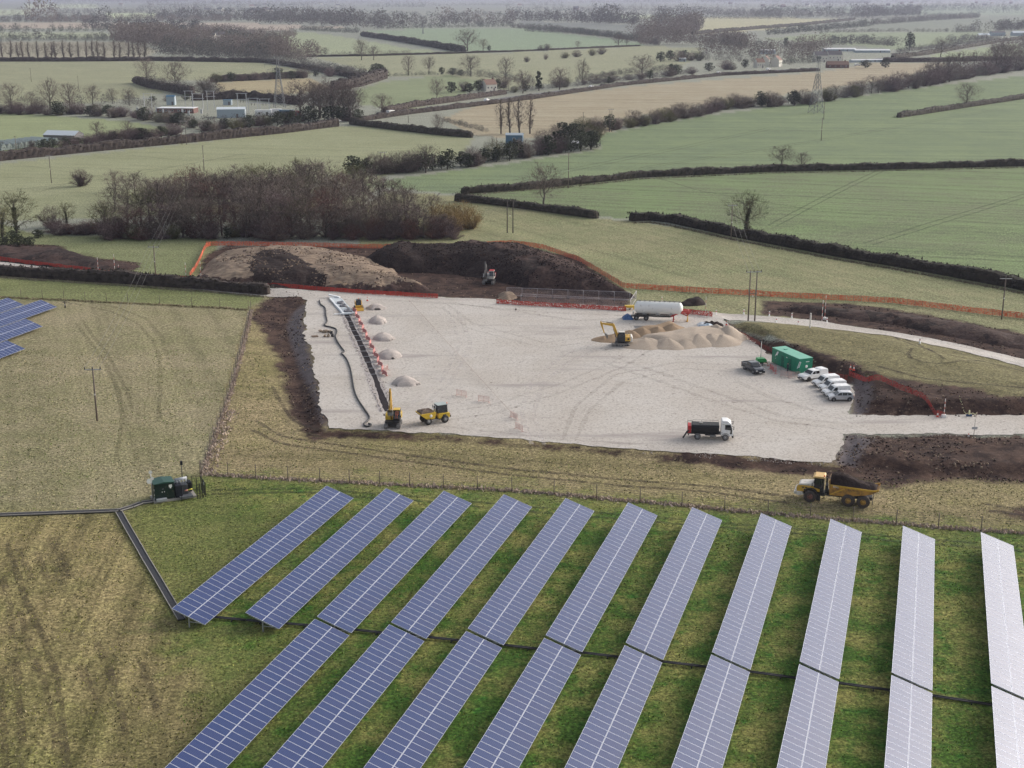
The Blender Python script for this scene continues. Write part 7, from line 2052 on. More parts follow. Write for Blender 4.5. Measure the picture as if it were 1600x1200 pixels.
# the copse behind the heaps
def side_of(x):
    return ('far left part', 'left part', 'part left of centre', 'centre', 'part right of centre', 'right part', 'far right part')[min(6, max(0, int((x - 165) / 78)))]
def copse():
    n = 0; rr = random.Random(21)
    spots_ = []
    for x in range(165, 705, 17): spots_.append((x, 371 + rr.uniform(-3, 1), rr.uniform(52, 72)))
    for x in range(200, 690, 19): spots_.append((x, 350 + rr.uniform(-4, 4), rr.uniform(56, 76)))
    for x in range(235, 640, 21): spots_.append((x, 330 + rr.uniform(-4, 4), rr.uniform(52, 68)))
    for x in range(300, 570, 25): spots_.append((x, 313 + rr.uniform(-3, 3), rr.uniform(44, 56)))
    for x, y, h in spots_:
        if x > 560: h *= max(.55, 1 - (x - 560) / 330)
        if x < 240: h *= .72
        k = rr.choice(['bare', 'bare', 'bare', 'bare', 'olive', 'purple', 'bare', 'bare', 'red'])
        if 325 < x < 372 and y > 356: k = 'red'
        dk = 'front' if y > 362 else 'second' if y > 341 else 'third' if y > 322 else 'rearmost'
        sd_ = side_of(x)
        tree(x + rr.uniform(-5, 5), y, h * rr.uniform(.72, 1.16), k, '%s leafless tree in the %s rank of the copse, %s' % ({'bare': 'grey', 'red': 'reddish', 'olive': 'olive tinted', 'purple': 'purplish'}[k], dk, sd_), 'leafless trees of the copse behind the heaps', 1.3)
    for x in range(170, 720, 12):
        k = rr.choice(['shrub', 'shrub_purple', 'shrub', 'shrub_red', 'ever', 'shrub_purple'])
        tree(x + rr.uniform(-6, 6), 373 + rr.uniform(-4, 2), rr.uniform(16, 40) * (.75 if k == 'ever' else 1), k, 'low %s shrub on the front edge of the copse, %s' % ({'shrub': 'grey', 'shrub_purple': 'purple brown', 'shrub_red': 'reddish', 'ever': 'dark evergreen'}[k], side_of(x)), 'low shrubs along the front edge of the copse', rr.uniform(1.1, 1.7), 'shrub', 'shrub')
    for x, y, h in ((700, 358, 44), (722, 356, 44), (736, 358, 36), (684, 362, 44), (712, 364, 36)):
        tree(x, y, h, 'shrub_willow', 'straw coloured willow at the right end of the copse', 'straw coloured willows at the right end of the copse', 1.15)
    for x, y, h in ((165, 352, 40), (180, 330, 42), (200, 320, 46), (180, 300, 34), (212, 306, 38), (236, 318, 40)):
        tree(x, y, h, 'bare', 'grey bare tree at the thin left end of the copse', 'bare trees at the thin left end of the copse', 1.1)
    for x, y, h in ((262, 352, 26), (284, 356, 28), (172, 364, 18), (186, 362, 22)):
        tree(x, y, h, 'ever', 'dark evergreen bush inside the left part of the copse', 'evergreen bushes in the left part of the copse', 1.2, 'bush', 'bush')
    for x in range(84, 180, 12):
        tree(x, 366 + rr.uniform(-4, 3), rr.uniform(12, 24), rr.choice(['shrub_red', 'shrub_purple', 'shrub_red']), 'reddish scrub bush left of the copse', 'reddish scrub left of the copse', 1.8, 'bush', 'bush')
    for x, y, h in ((8, 388, 18), (28, 385, 20), (46, 386, 16), (20, 374, 14), (60, 372, 14)):
        tree(x, y, h, 'ever', 'dark low bush by the soil bank at the left edge', 'dark low bushes by the soil bank', 1.9, 'bush', 'bush')
copse()
# poplars and hedgerow trees
for x, h, lb in ((783, 52, 'first bare poplar from the left of the four by the blue shed'), (797, 54, 'second bare poplar of the four by the blue shed'), (812, 55, 'third bare poplar of the four by the blue shed'), (828, 52, 'last bare poplar of the four by the blue shed')):
    tree(x, 209, h, 'poplar', lb, None, 1.0)
tree_line([(0, 93), (235, 93)], 22, 25, 29, ['poplar'], '{a} poplar {p} of the far poplar row on the left', 'row of bare poplars far on the left', 1.5, 2)
tree_line([(470, 186), (560, 186)], 9, 44, 62, ['purple', 'bare'], 'tall {a} tree {p} of the clump beside the road', 'purple grey clump of trees beside the road', 1.1, 5)
tree_line([(475, 192), (570, 188)], 7, 18, 26, ['shrub_purple', 'ever'], '{a} bush {p} below the purple grey clump', 'bushes at the foot of the purple grey clump', 1.5, 4, 'bush', 'bush')
tree_line([(548, 274), (640, 270), (760, 256), (800, 248), (935, 232)], 34, 20, 34, ['ever', 'ever', 'shrub', 'shrub_purple'], '{a} bush {p} of the hedgerow above the copse', 'bushes of the dark hedgerow above the copse', 1.3, 5, 'bush', 'bush')
tree_line([(840, 228), (935, 222)], 6, 24, 36, ['ever', 'shrub'], '{a} bush {p} around the white roofed hut', 'bushes around the white roofed hut', 1.2, 5, 'bush', 'bush')
tree_line([(905, 208), (1000, 198), (1150, 168), (1270, 162)], 36, 14, 26, ['shrub', 'shrub_purple', 'ever', 'shrub'], '{a} bush {p} of the hedgerow below the beige field', 'bushes of the scrubby hedgerow below the beige field', 1.35, 4, 'bush', 'bush')
tree_line([(1285, 160), (1350, 148), (1420, 138), (1500, 124), (1610, 106)], 34, 16, 30, ['shrub', 'shrub_purple', 'bare'], '{a} bush {p} of the hedgerow along the right green hill', 'bushes of the hedgerow along the right green hill', 1.35, 4, 'bush', 'bush')
tree_line([(1430, 132), (1600, 104)], 9, 30, 44, ['bare'], '{a} tree {p} of the right hill hedgerow', 'bare trees of the right hill hedgerow', 1.1, 6)
tree_line([(0, 178), (150, 180), (250, 190), (330, 206), (400, 198), (480, 190)], 48, 12, 22, ['shrub_purple', 'ever', 'shrub'], '{a} bush {p} of the substation hedgerow', 'bushes of the hedgerow in front of the substation', 1.5, 4, 'bush', 'bush')
tree_line([(60, 236), (140, 226), (280, 211)], 22, 12, 20, ['shrub_purple', 'ever', 'shrub_purple'], '{a} bush {p} along the far side of the left road', 'dark bushes along the far side of the road', 1.6, 3, 'bush', 'bush')
tree_line([(330, 128), (480, 122), (560, 116), (600, 114)], 14, 10, 18, ['shrub', 'ever', 'shrub_purple'], '{a} bush {p} of the hedgerow behind the tall pylon', 'bushes of the hedgerow behind the tall pylon', 1.5, 4, 'bush', 'bush')
tree_line([(230, 160), (330, 152), (470, 160)], 10, 8, 14, ['shrub_purple', 'ever'], '{a} bush {p} behind the substation', 'dark bushes behind the substation', 1.8, 4, 'bush', 'bush')
tree_line([(790, 146), (960, 128), (1080, 116), (1180, 104)], 18, 9, 18, ['ever', 'shrub', 'shrub_purple'], '{a} bush {p} above the right road', 'bushes along the upper side of the road', 1.5, 3, 'bush', 'bush')
tree_line([(1030, 96), (1100, 94)], 6, 12, 18, ['ever', 'shrub'], '{a} bush {p} of the dark clump above the road', 'dark clump of bushes above the road', 1.4, 3, 'bush', 'bush')
tree_line([(700, 146), (790, 138)], 7, 14, 20, ['ever', 'shrub'], '{a} bush {p} beside the roadside cottage', 'bushes beside the roadside cottage', 1.5, 4, 'bush', 'bush')

# ------------------------------------------------------------------ clipped hedges
def hedge(label, line_px, w, h, seed, mats=None, step=.7, dens=24, ragged_=.12):
    q = gp_arr(line_px); r = random.Random(seed); pts = []
    for a, e in zip(q[:-1], q[1:]):
        n = max(1, int(np.linalg.norm(e - a) / step)); pts += [a + (e - a) * i / n for i in range(n)]
    pts.append(q[-1]); pts = np.array(pts)
    for _ in range(8): pts[1:-1] = (pts[:-2] + 2 * pts[1:-1] + pts[2:]) / 4
    d = np.gradient(pts, axis=0); d /= np.linalg.norm(d, axis=1)[:, None]; nr = np.stack([-d[:, 1], d[:, 0]], 1)
    Z = relief(pts); c = pts[0]
    prof = [(-.46, 0), (-.52, .3), (-.50, .75), (-.36, .97), (0, 1.02), (.36, .97), (.50, .75), (.52, .3), (.46, 0)]; k = len(prof)
    hv = 1 + .20 * vnoise(pts, 9, seed) + .14 * vnoise(pts, 2.5, seed + 1)
    V = []; Fc = []; M = []
    for i, p in enumerate(pts):
        end = .55 if i in (0, len(pts) - 1) else 1
        for (u, v) in prof:
            o = p + nr[i] * (u * w * end + r.uniform(-ragged_, ragged_)) + d[i] * r.uniform(-.2, .2)
            V.append((o[0] - c[0], o[1] - c[1], Z[i] + v * h * hv[i] * (.8 if end < 1 else 1) + (r.uniform(-ragged_, ragged_) if v > 0 else -.1)))
    for i in range(len(pts) - 1):
        for j in range(k - 1): Fc.append((i * k + j, i * k + j + 1, (i + 1) * k + j + 1, (i + 1) * k + j)); M.append(0)
    Fc += [tuple(range(k)), tuple(range((len(pts) - 1) * k, len(pts) * k))]; M += [0, 0]
    for i in range(int(len(pts) * step * dens * 1.8)):
        j = r.randrange(len(pts)); u, v = prof[r.randrange(1, k - 1)]; p = pts[j]; s = r.uniform(.10, .26) * max(1, w / 3)
        o = p + nr[j] * u * w + d[j] * r.uniform(-step, step); z = Z[j] + h * v * hv[j] * r.uniform(.75, 1.05)
        b = len(V); tx, ty = r.gauss(0, s), r.gauss(0, s)
        V += [(o[0] - c[0] - tx, o[1] - c[1] - ty, z), (o[0] - c[0] + tx, o[1] - c[1] + ty, z + r.uniform(-.1, .1)), (o[0] - c[0] + nr[j][0] * u * .5 + r.gauss(0, .12), o[1] - c[1] + nr[j][1] * u * .5, z + r.uniform(.05, .45) * max(1, w / 3.2) * (2.2 if r.random() < .06 else 1))]
        Fc.append((b, b + 1, b + 2)); M.append(1)
    me = raw_mesh('hedge', V, Fc, mats or [LEAF_H, LEAF_HB]); me.polygons.foreach_set('material_index', M)
    return tag(link_mesh('hedge', me, None, (c[0], c[1], 0)), label, 'hedge')
hedge('dark clipped hedge along the near side of the left haul road', [(-140, 415), (0, 429), (210, 444), (330, 453), (420, 461)], 2.2, 2.5, 1, [LEAF_HB, LEAF_H])
hedge('long thick dark hedge curving down to the right edge below the green field', [(985, 345), (1015, 343), (1050, 347), (1140, 367), (1300, 398), (1450, 424), (1600, 452), (1760, 484)], 3.0, 2.5, 2, [LEAF_H, LEAF_HB])
hedge('long straight hedge between the two right green fields', [(722, 303), (800, 298), (870, 291), (1000, 277), (1200, 268), (1400, 264), (1600, 259), (1780, 255)], 2.6, 2.4, 3, None, 1.0, 9, .2)
hedge('short dark hedge ending left of the gap in the middle', [(712, 314), (760, 318), (850, 330), (934, 341)], 2.4, 2.3, 4, None, .8, 14)
hedge('thin hedge on the upper right field with a blunt left end', [(1403, 184), (1500, 169), (1600, 154), (1760, 132)], 3.0, 2.8, 5, None, 1.4, 5, .25)
hedge('long clipped hedge along the near side of the road on the left', [(-160, 272), (0, 251), (150, 236), (300, 222), (440, 208), (528, 197)], 3.4, 3.6, 6, [LEAF_HB, LEAF_H], 1.2, 7, .25)
hedge('hedge along the lower side of the road to the right', [(560, 190), (640, 178), (700, 171), (830, 155), (970, 134), (1130, 118), (1280, 111)], 3.0, 2.6, 7, [LEAF_HB, LEAF_H], 1.8, 4, .3)
hedge('dark low hedge between the pale and the stubble field', [(548, 194), (620, 203), (690, 211), (738, 215)], 3.2, 3.0, 8, None, 1.2, 6, .3)
hedge('hedge along the upper side of the road past the small field', [(600, 176), (640, 168), (700, 160), (790, 147)], 3.4, 3.2, 9, [LEAF_HB, LEAF_H], 1.4, 5, .3)
hedge('curved hedge bank before the beige field above the substation', [(212, 129), (235, 137), (270, 143), (300, 150)], 5.0, 5.0, 10, [LEAF_HB, LEAF_H], 1.6, 6, .5)
hedge('thin far hedge crossing the middle of the fields', [(480, 89), (600, 87), (700, 84), (800, 81), (1000, 72)], 3.0, 2.0, 11, None, 4, 1.5, .3)
hedge('bushy dark hedge slanting below the far bright green field', [(566, 56), (620, 64), (680, 74), (725, 82)], 7.0, 6.5, 12, None, 3, 4, .9)
hedge('dark straight far hedge above the far farm', [(1082, 54), (1150, 48), (1250, 40), (1335, 31)], 6.0, 5.5, 13, None, 5, 2, .6)
hedge('far hedge along the right part of the road', [(1394, 92), (1450, 85), (1560, 66), (1700, 50)], 5.0, 4.4, 14, None, 4, 2, .6)
hedge('low far hedge before the beige field end on the right', [(1380, 97), (1440, 97), (1600, 94), (1700, 92)], 5.0, 4.2, 15, [LEAF_HB, LEAF_H], 3, 3, .6)
hedge('far hedge below the row of poplars', [(-100, 96), (100, 96), (250, 95), (420, 98), (500, 112), (560, 123)], 5.0, 4.0, 16, [LEAF_HB, LEAF_H], 3, 3, .6)
hedge('far hedge behind the pylon on the beige field', [(330, 128), (400, 125), (480, 121)], 4.0, 4.5, 17, [LEAF_HB, LEAF_H], 2.5, 3, .6)
hedge('hedge bank joining the far wood corner to the small field', [(520, 141), (560, 135), (600, 122)], 7, 7.0, 18, [LEAF_HB, LEAF_H], 2, 5, .8)
hedge('dark hedge behind the switchgear', [(300, 157), (380, 154), (470, 164)], 4, 4.5, 19, [LEAF_HB, LEAF_H], 2, 5, .7)

PALE_FRINGE = leaf_mat('fringe_grass', rgb(150, 142, 120), rgb(128, 122, 102))
rough_strip([(985, 347), (1015, 346), (1050, 351), (1140, 371), (1300, 402), (1450, 428), (1600, 456), (1760, 488)], 1.4, 14, .5, PALE_FRINGE, -1.6, 31)
rough_strip([(722, 305), (870, 293), (1000, 279), (1200, 270), (1400, 266), (1600, 261), (1780, 257)], 1.6, 8, .6, PALE_FRINGE, -1.6, 32)
rough_strip([(0, 431), (210, 446), (330, 455), (420, 463)], 1.0, 16, .35, PALE_FRINGE, -1.4, 33)
# ------------------------------------------------------------------ far belts of trees
BELT = leaf_mat('belt', rgb(106, 102, 98), rgb(84, 84, 78)); BELT_G = leaf_mat('belt_green', rgb(84, 88, 78), rgb(70, 76, 66)); BELT_R = leaf_mat('belt_brown', rgb(128, 116, 108), rgb(106, 98, 92))
def belt(line, hpx, mat, seed, depth=1, fill=1.0, vary=.45, n=130):
    r = random.Random(seed); V = []; Fc = []
    q = np.array(line, float)
    for (x0, y0), (x1, y1) in zip(q[:-1], q[1:]):
        sc = scale_at((y0 + y1) / 2) * CT; h0 = hpx / sc
        a = Vector(ground_point(x0, y0)); e = Vector(ground_point(x1, y1)); L = (e - a).length
        m = max(1, int(L / (h0 * .55) * fill))
        for i in range(m):
            for dd in range(depth):
                p = a.lerp(e, (i + r.random()) / m); h = h0 * (1 + r.uniform(-vary, vary)); w = h * r.uniform(.35, .6)
                p = p + Vector((r.gauss(0, h * .15), r.gauss(0, h * .2) + dd * h * 1.1))
                for k in range(n):
                    u = Vector((r.gauss(0, 1), r.gauss(0, 1), r.gauss(0, 1))).normalized() * r.uniform(.5, 1.0)
                    c = Vector((p.x + u.x * w, p.y + u.y * w, max(.3, h * .52 + u.z * h * .48))); s = h * (r.uniform(.035, .085) if n < 200 else r.uniform(.022, .055))
                    b = len(V); d1 = Vector((r.gauss(0, 1), r.gauss(0, 1), r.gauss(0, 1))).normalized() * s; d2 = d1.orthogonal().normalized() * s * r.uniform(.6, 1)
                    V += [c - d1, c + d1, c + d2]; Fc.append((b, b + 1, b + 2))
    o = link_mesh('tree_belt', raw_mesh('tree_belt', V, Fc, mat)); o['kind'] = 'stuff'
B = belt
B([(-60, 64), (60, 63), (200, 64)], 11, BELT, 1); B([(180, 66), (260, 76), (330, 82), (420, 92), (480, 97)], 26, BELT_R, 2, 3, .9, .45, 380); B([(250, 88), (330, 92), (420, 96)], 24, BELT, 3, 2, 1, .45, 380)
B([(-60, 50), (60, 50), (140, 50), (210, 48), (300, 52)], 10, BELT_G, 4); B([(130, 46), (220, 47), (320, 49)], 14, BELT, 5, 2)
B([(-80, 36), (60, 35), (170, 34)], 10, BELT, 6, 2); B([(52, 36), (150, 35), (250, 34), (360, 34)], 9, BELT_R, 7, 2); B([(54, 38), (70, 38)], 34, BELT_R, 8, 2); B([(84, 36), (104, 36)], 18, BELT, 9); B([(145, 36), (168, 36)], 30, BELT, 10)
B([(240, 32), (400, 34), (560, 38)], 16, BELT, 11, 2); B([(400, 38), (480, 40), (560, 44), (630, 46)], 22, BELT, 12, 2, .8); B([(470, 48), (560, 53)], 7, BELT_G, 13); B([(300, 52), (380, 56), (460, 60)], 12, BELT_R, 14, 2)
B([(560, 40), (700, 40), (800, 40)], 16, BELT, 15, 2); B([(590, 46), (700, 44), (800, 42)], 7, BELT_G, 16); B([(690, 36), (800, 38)], 22, BELT_R, 17, 1, .7)
B([(800, 34), (900, 36), (1000, 40)], 16, BELT, 18, 2); B([(940, 38), (960, 36)], 24, BELT, 19); B([(820, 50), (900, 54), (1000, 64)], 9, BELT_G, 20)
B([(800, 44), (870, 50), (960, 60), (1030, 72)], 8, BELT, 21); B([(1020, 40), (1090, 38)], 22, BELT, 22, 2, 1.0, .45, 320); B([(1000, 62), (1060, 58), (1090, 50)], 24, BELT_R, 23, 3, 1.0, .45, 320); B([(1000, 72), (1060, 70), (1130, 72), (1170, 78)], 20, BELT_R, 24, 3, 1.0, .45, 320)
B([(1100, 88), (1160, 90), (1210, 92), (1280, 96)], 22, BELT_R, 25, 2, 1.0, .45, 320); B([(1230, 84), (1290, 82)], 26, BELT_R, 26, 2, 1.0, .45, 320); B([(1185, 102), (1230, 100), (1280, 98)], 9, BELT_G, 27, 1, 1.2); B([(1290, 72), (1350, 70), (1400, 74)], 12, BELT, 28, 2)
B([(1100, 24), (1160, 26), (1220, 28)], 10, BELT, 29); B([(1180, 28), (1260, 27), (1340, 28), (1440, 24)], 14, BELT, 30, 2); B([(1200, 56), (1290, 48), (1360, 42)], 10, BELT_G, 31); B([(1360, 40), (1440, 34), (1530, 28)], 8, BELT, 32); B([(1280, 52), (1400, 50), (1540, 51)], 5, BELT, 33)
B([(1490, 52), (1530, 50)], 14, BELT, 34); B([(1555, 50), (1620, 46)], 14, BELT, 35, 2); B([(1480, 66), (1540, 62)], 8, BELT, 36); B([(1550, 92), (1610, 88)], 24, BELT_R, 37, 2, .8, .45, 300)
B([(1590, 78), (1640, 74)], 20, BELT_R, 38, 2)
B([(330, 60), (400, 66)], 12, BELT_G, 39, 2); B([(360, 76), (420, 80), (440, 90)], 22, BELT, 40, 2)
for ln, hp, mt, sd in (([(700, 118), (790, 126), (835, 133)], 11, BELT, 60), ([(560, 121), (640, 119), (700, 117)], 6, BELT_G, 61), ([(1065, 108), (980, 116), (900, 127)], 8, BELT, 62), ([(480, 118), (560, 119), (602, 116)], 14, BELT, 63), ([(400, 97), (470, 104), (530, 117), (560, 122)], 13, BELT, 64),
    ([(228, 131), (290, 143), (350, 150)], 13, BELT, 65), ([(0, 172), (90, 168), (180, 164), (245, 170)], 15, BELT, 66), ([(240, 192), (330, 202), (400, 196), (480, 188)], 16, BELT, 67), ([(0, 236), (80, 230), (150, 222), (250, 212)], 12, BELT, 68), ([(340, 150), (420, 152), (480, 160)], 10, BELT_G, 69),
    ([(690, 190), (760, 208)], 8, BELT, 70), ([(1080, 94), (1180, 100), (1240, 103)], 12, BELT, 71), ([(490, 88), (560, 87), (640, 85)], 6, BELT_R, 72), ([(910, 208), (1000, 192), (1150, 168), (1280, 161)], 11, BELT, 73), ([(1290, 158), (1420, 137), (1610, 107)], 13, BELT, 74),
    ([(545, 276), (650, 268), (760, 254), (935, 231)], 13, BELT_G, 75), ([(790, 146), (900, 136), (1080, 115)], 9, BELT, 76), ([(1100, 76), (1180, 80), (1290, 74)], 14, BELT, 77), ([(1400, 84), (1480, 74), (1560, 64)], 8, BELT, 78), ([(0, 66), (90, 64), (200, 66)], 9, BELT_G, 79)):
    B(ln, hp, mt, sd, 1, 1.2, .4, 200)
_r = random.Random(77)
for i in range(70):
    y = _r.choice([1, 2, 3.5, 5, 7, 9, 12, 15, 18, 22, 26, 30]) + _r.uniform(-.5, .5); x = _r.uniform(-100, 1600); w = _r.uniform(80, 420)
    B([(x, y), (x + w * .5, y + _r.uniform(-.8, .8)), (x + w, y + _r.uniform(-1.2, 1.2))], _r.uniform(4, 8) if y < 14 else _r.uniform(5, 10), _r.choice([BELT, BELT_G, BELT_R]), 100 + i, 1, .8, .4, 60)
B([(-150, -3), (1750, -3)], 5, BELT, 200, 1, .6); B([(-150, -5), (1750, -5)], 4, BELT, 201, 1, .5)

print('BELT TRIS', sum(len(o.data.polygons) for o in bpy.data.objects if o.name.startswith('tree_belt')))
# ------------------------------------------------------------------ the road with its traffic
ASPHALT = earth_mat('asphalt', rgb(120, 118, 120), rgb(110, 108, 110), rgb(130, 128, 128), .2, 2, .2, .85)
ribbon('road', [(-160, 264), (0, 246.5), (140, 229), (300, 215), (440, 201), (530, 189.5), (610, 180), (700, 167), (800, 152), (970, 130.5), (1130, 114.5), (1280, 106)], 7.5, ASPHALT, .12, 4, .1, 6)
ribbon('road', [(1290, 102), (1390, 90), (1480, 78), (1560, 64), (1700, 48)], 8, ASPHALT, .15, 8, .1, 8)
def far_car(px, label, mat, rz, big=1.0, vanlike=False):
    p = spot(*px); b = MB()
    if vanlike: b.prism([(-2.6, .35), (2.4, .35), (2.6, .8), (2.3, 1.3), (1.6, 2.4), (-2.6, 2.5)], -.95, .95)
    else:
        b.prism([(-2.1, .3), (2.1, .3), (2.15, .7), (1.3, .95), (-2.1, 1.0)], -.88, .88); b.prism([(-1.9, .98), (1.2, .95), (.4, 1.5), (-1.3, 1.5)], -.8, .8, lean=.15, zb=.95)
    for s in (-1, 1):
        for x in (-1.35, 1.35): b.cyl((x, s * .7, .33), (x, s * .92, .33), .33, n=10, m=1)
        b.box((-.2, s * .80, 1.22), (1.7, .05, .32), 2)
    b.plate([(1.22, -.7, 1.0), (1.22, .7, 1.0), (.5, .65, 1.44), (.5, -.65, 1.44)], .03, 2)
    o = b.build('van' if vanlike else 'car', [mat, TYRE, GLASS], None, (p.x, p.y, p.z + .14)); o.rotation_euler = (0, 0, rz); o.scale = (big,) * 3
    return tag(o, label, 'van' if vanlike else 'car')
a_road = lambda x0, y0, x1, y1: ori((x0, y0), (x1, y1))
ra = a_road(0, 246, 300, 214)
far_car((30, 244.5), 'white car on the road at the left edge', WHITE_P, ra, 1.25); far_car((72, 238.5), 'white car on the road, second from the left edge', WHITE_P, ra, 1.1); far_car((331, 213), 'pale car on the road below the brick building', SILVER, ra, 1.1)
far_car((526, 191.5), 'white car at the road bend before the purple grey trees', WHITE_P, ra, 1.15); far_car((611, 181), 'white van on the road beside the small field', WHITE_P, a_road(530, 190, 700, 167), 1.2, True); far_car((761, 158.5), 'white car on the road near the cottage', WHITE_P, a_road(700, 167, 970, 130), 1.2)
far_car((924, 137), 'white car on the road among the bushes right of the middle', WHITE_P, a_road(800, 152, 970, 130), 1.1); far_car((1123, 115.5), 'white car on the road above the beige field', WHITE_P, a_road(970, 130, 1130, 114), 1.3); far_car((1201, 109.5), 'white car on the road left of the pylon', WHITE_P, a_road(1130, 114, 1280, 106), 1.3); far_car((1339, 103), 'white car parked by the far lay-by', WHITE_P, .3, 1.3)

# ------------------------------------------------------------------ poles, pylons, wires
POLE = paint('pole_wood', rgb(118, 106, 98), .9, 0, .2, 2); POLE_D = paint('pole_dark', rgb(66, 58, 54), .9, 0, .2, 2); INSUL = paint('insulator', rgb(62, 50, 50), .4)
def pole(px, hpx, label, kind='T', group=None, dark=False, gap=1.6):
    p = spot(*px); h = hpx / (scale_at(px[1]) * CT); root = thing('utility_pole', label, 'utility pole', p, R(rnd.uniform(-8, 8)), group)
    m = POLE_D if dark else POLE
    xs_ = (-gap / 2, gap / 2) if kind == 'H' else (0,)
    for x in xs_: MB().cyl((x, 0, -.3), (x, 0, h), .16, .11, 8).build('pole', m, root)
    w = 1.25 if kind == 'T' else (gap / 2 + .9)
    if kind != 'I':
        MB().box((0, -.12, h - .35), (w * 2, .12, .14)).build('crossarm', GALV if not dark else m, root)
        for x in (-w + .06, 0, w - .06): MB().cyl((x, -.12, h - .3), (x, -.12, h + .12), .09, .06, 8).build('insulator', INSUL, root)
        if kind == 'H': b = MB(); b.bar((-gap / 2, -.1, h * .55), (gap / 2, -.1, h * .55), .1); b.build('brace', m, root)
    else:
        MB().box((0, 0, h - .2), (.9, .1, .1)).build('crossarm', m, root)
    MB().box((0, -.16 if kind != 'H' else -.14, h * .5), (.2, .04, .24)).build('warning_plate', PLATE_W, root)
    return root, h
pole((152, 658), 84, 'wooden pole with three insulators standing in the left grass field'); pole((243.5, 433), 48, 'wooden pole with three insulators behind the left hedge')
pole((290, 328), 50, 'twin wooden pole before the left part of the copse', 'H', None, True, 1.7); pole((80.5, 286), 42, 'wooden pole alone in the pale field on the left'); pole((319, 268), 39, 'wooden pole in the pale field above the copse', 'I')
pole((598, 266), 28, 'twin wooden pole rising from the dark hedgerow', 'H', None, False, 1.6); pole((797, 364), 52, 'twin dark pole in the stubble field behind the black heap', 'H', None, True, 1.6); pole((1142, 375), 54, 'pole standing left of the bare tree at the long hedge'); pole((1174, 502.5), 78, 'tall twin poles behind the pale sand heaps', 'H', None, False, 1.4)
pole((1565, 499), 65, 'wooden pole at the far right in the green strip'); pole((888, 294), 52, 'slim pale pole on the straight hedge right of the lone tree', 'I'); pole((1283, 220), 34, 'slim pole in the right green field below the pylon', 'I'); pole((1287, 187), 28, 'slim pole just right of the pylon foot', 'I')
pole((288, 226), 36, 'twin pole with a platform at the roadside hedge', 'H', None, False, 2.0); pole((337, 217), 32, 'roadside pole right of the twin pole', 'I'); pole((26, 240), 26, 'white lamp pole by the polytunnels', 'I'); pole((954, 206), 34, 'twin pole in the hedgerow at the beige field', 'H', None, False, 1.0); pole((911, 205), 28, 'slim pole left of the twin pole at the beige field', 'I')
pole((769, 236), 22, 'left of two thin poles by the blue shed', 'I'); pole((776, 238), 22, 'right of two thin poles by the blue shed', 'I'); pole((638, 192), 22, 'pole beside the road junction hedge', 'I'); pole((123, 140), 20, 'far pole in the field left of the bushy trees', 'I'); pole((49, 128), 20, 'far pole in the field at the left', 'I'); pole((1316, 100), 22, 'pole by the far white farmhouse', 'I')
pole((102, 481), 10, 'short black camera post by the left solar tables', 'I', None, True)
def wires(label, spans):
    b = MB(); base = None
    for (pa, ha, pb, hb) in spans:
        A = spot(*pa); E = spot(*pb)
        za = A.z + ha / (scale_at(pa[1]) * CT); ze = E.z + hb / (scale_at(pb[1]) * CT)
        if base is None: base = A.copy()
        for x in (-1.15, 0, 1.15):
            pts = []
            for i in range(13):
                t = i / 12; p = A.lerp(E, t); pts.append((p.x + x - base.x, p.y - base.y, za + (ze - za) * t - 1.1 * 4 * t * (1 - t) - base.z))
            b.tube(pts, .022, 3)
    tag(b.build('overhead_line', WIRE, None, base), label, 'power line')
wires('thin overhead wires from the left field pole across the hedge to the copse', [((152, 658), 84, (243.5, 433), 48), ((243.5, 433), 48, (290, 328), 50)])
wires('thin overhead wires between the twin poles and the pole at the hedge', [((1174, 502.5), 78, (1142, 375), 54)])
def pylon(px, hpx, label, arms=True):
    p = spot(*px); H = hpx / (scale_at(px[1]) * CT); root = thing('pylon', label, 'pylon', p, R(20)); S = paint('pylon_steel', rgb(128, 130, 134), .6, .2, .1)
    w0 = H * .105; zt = H * .72; wt = H * .028; b = MB(); n = 7
    ws = lambda z: w0 + (wt - w0) * min(1, z / zt)
    for sx, sy in ((-1, -1), (1, -1), (1, 1), (-1, 1)):
        b.bar((sx * w0, sy * w0, 0), (sx * wt, sy * wt, zt), .20); b.bar((sx * wt, sy * wt, zt), (sx * wt * .5, sy * wt * .5, H), .16)
    b.build('tower_leg', S, root)
    b = MB(); z = 0
    for k in range(n):
        z2 = zt * (1 - (1 - (k + 1) / n) ** 1.25); a, c = ws(z), ws(z2)
        for (s0, t0), (s1, t1) in (((-1, -1), (1, -1)), ((1, -1), (1, 1)), ((1, 1), (-1, 1)), ((-1, 1), (-1, -1))):
            b.bar((s0 * a, t0 * a, z), (s1 * c, t1 * c, z2), .11); b.bar((s1 * a, t1 * a, z), (s0 * c, t0 * c, z2), .11); b.bar((s0 * c, t0 * c, z2), (s1 * c, t1 * c, z2), .09)
        z = z2
    b.build('lattice', S, root)
    if arms:
        for zf, wf in ((.74, .22), (.85, .27), (.96, .20)):
            for s in (-1, 1):
                b = MB(); z = H * zf; L = H * wf
                for y in (-wt, wt): b.bar((s * wt, y, z), (s * L, 0, z + .2), .12); b.bar((s * wt, y, z + H * .05), (s * L, 0, z + .3), .10)
                b.bar((s * L * .5, 0, z), (s * L * .5, 0, z + H * .028), .08); b.bar((s * L, 0, z), (s * L, 0, z - H * .05), .12); b.build('crossarm', S, root)
    else:
        b = MB(); b.box((0, 0, H + .6), (1.6, 1.6, 1.2)); b.build('head', S, root)
pylon((437, 168), 74, 'tall steel lattice pylon with wide arms behind the substation'); pylon((1274.5, 177), 80, 'steel lattice tower in the green field on the right', False); pylon((661, 53), 13, 'tiny far mast in the bright green field')

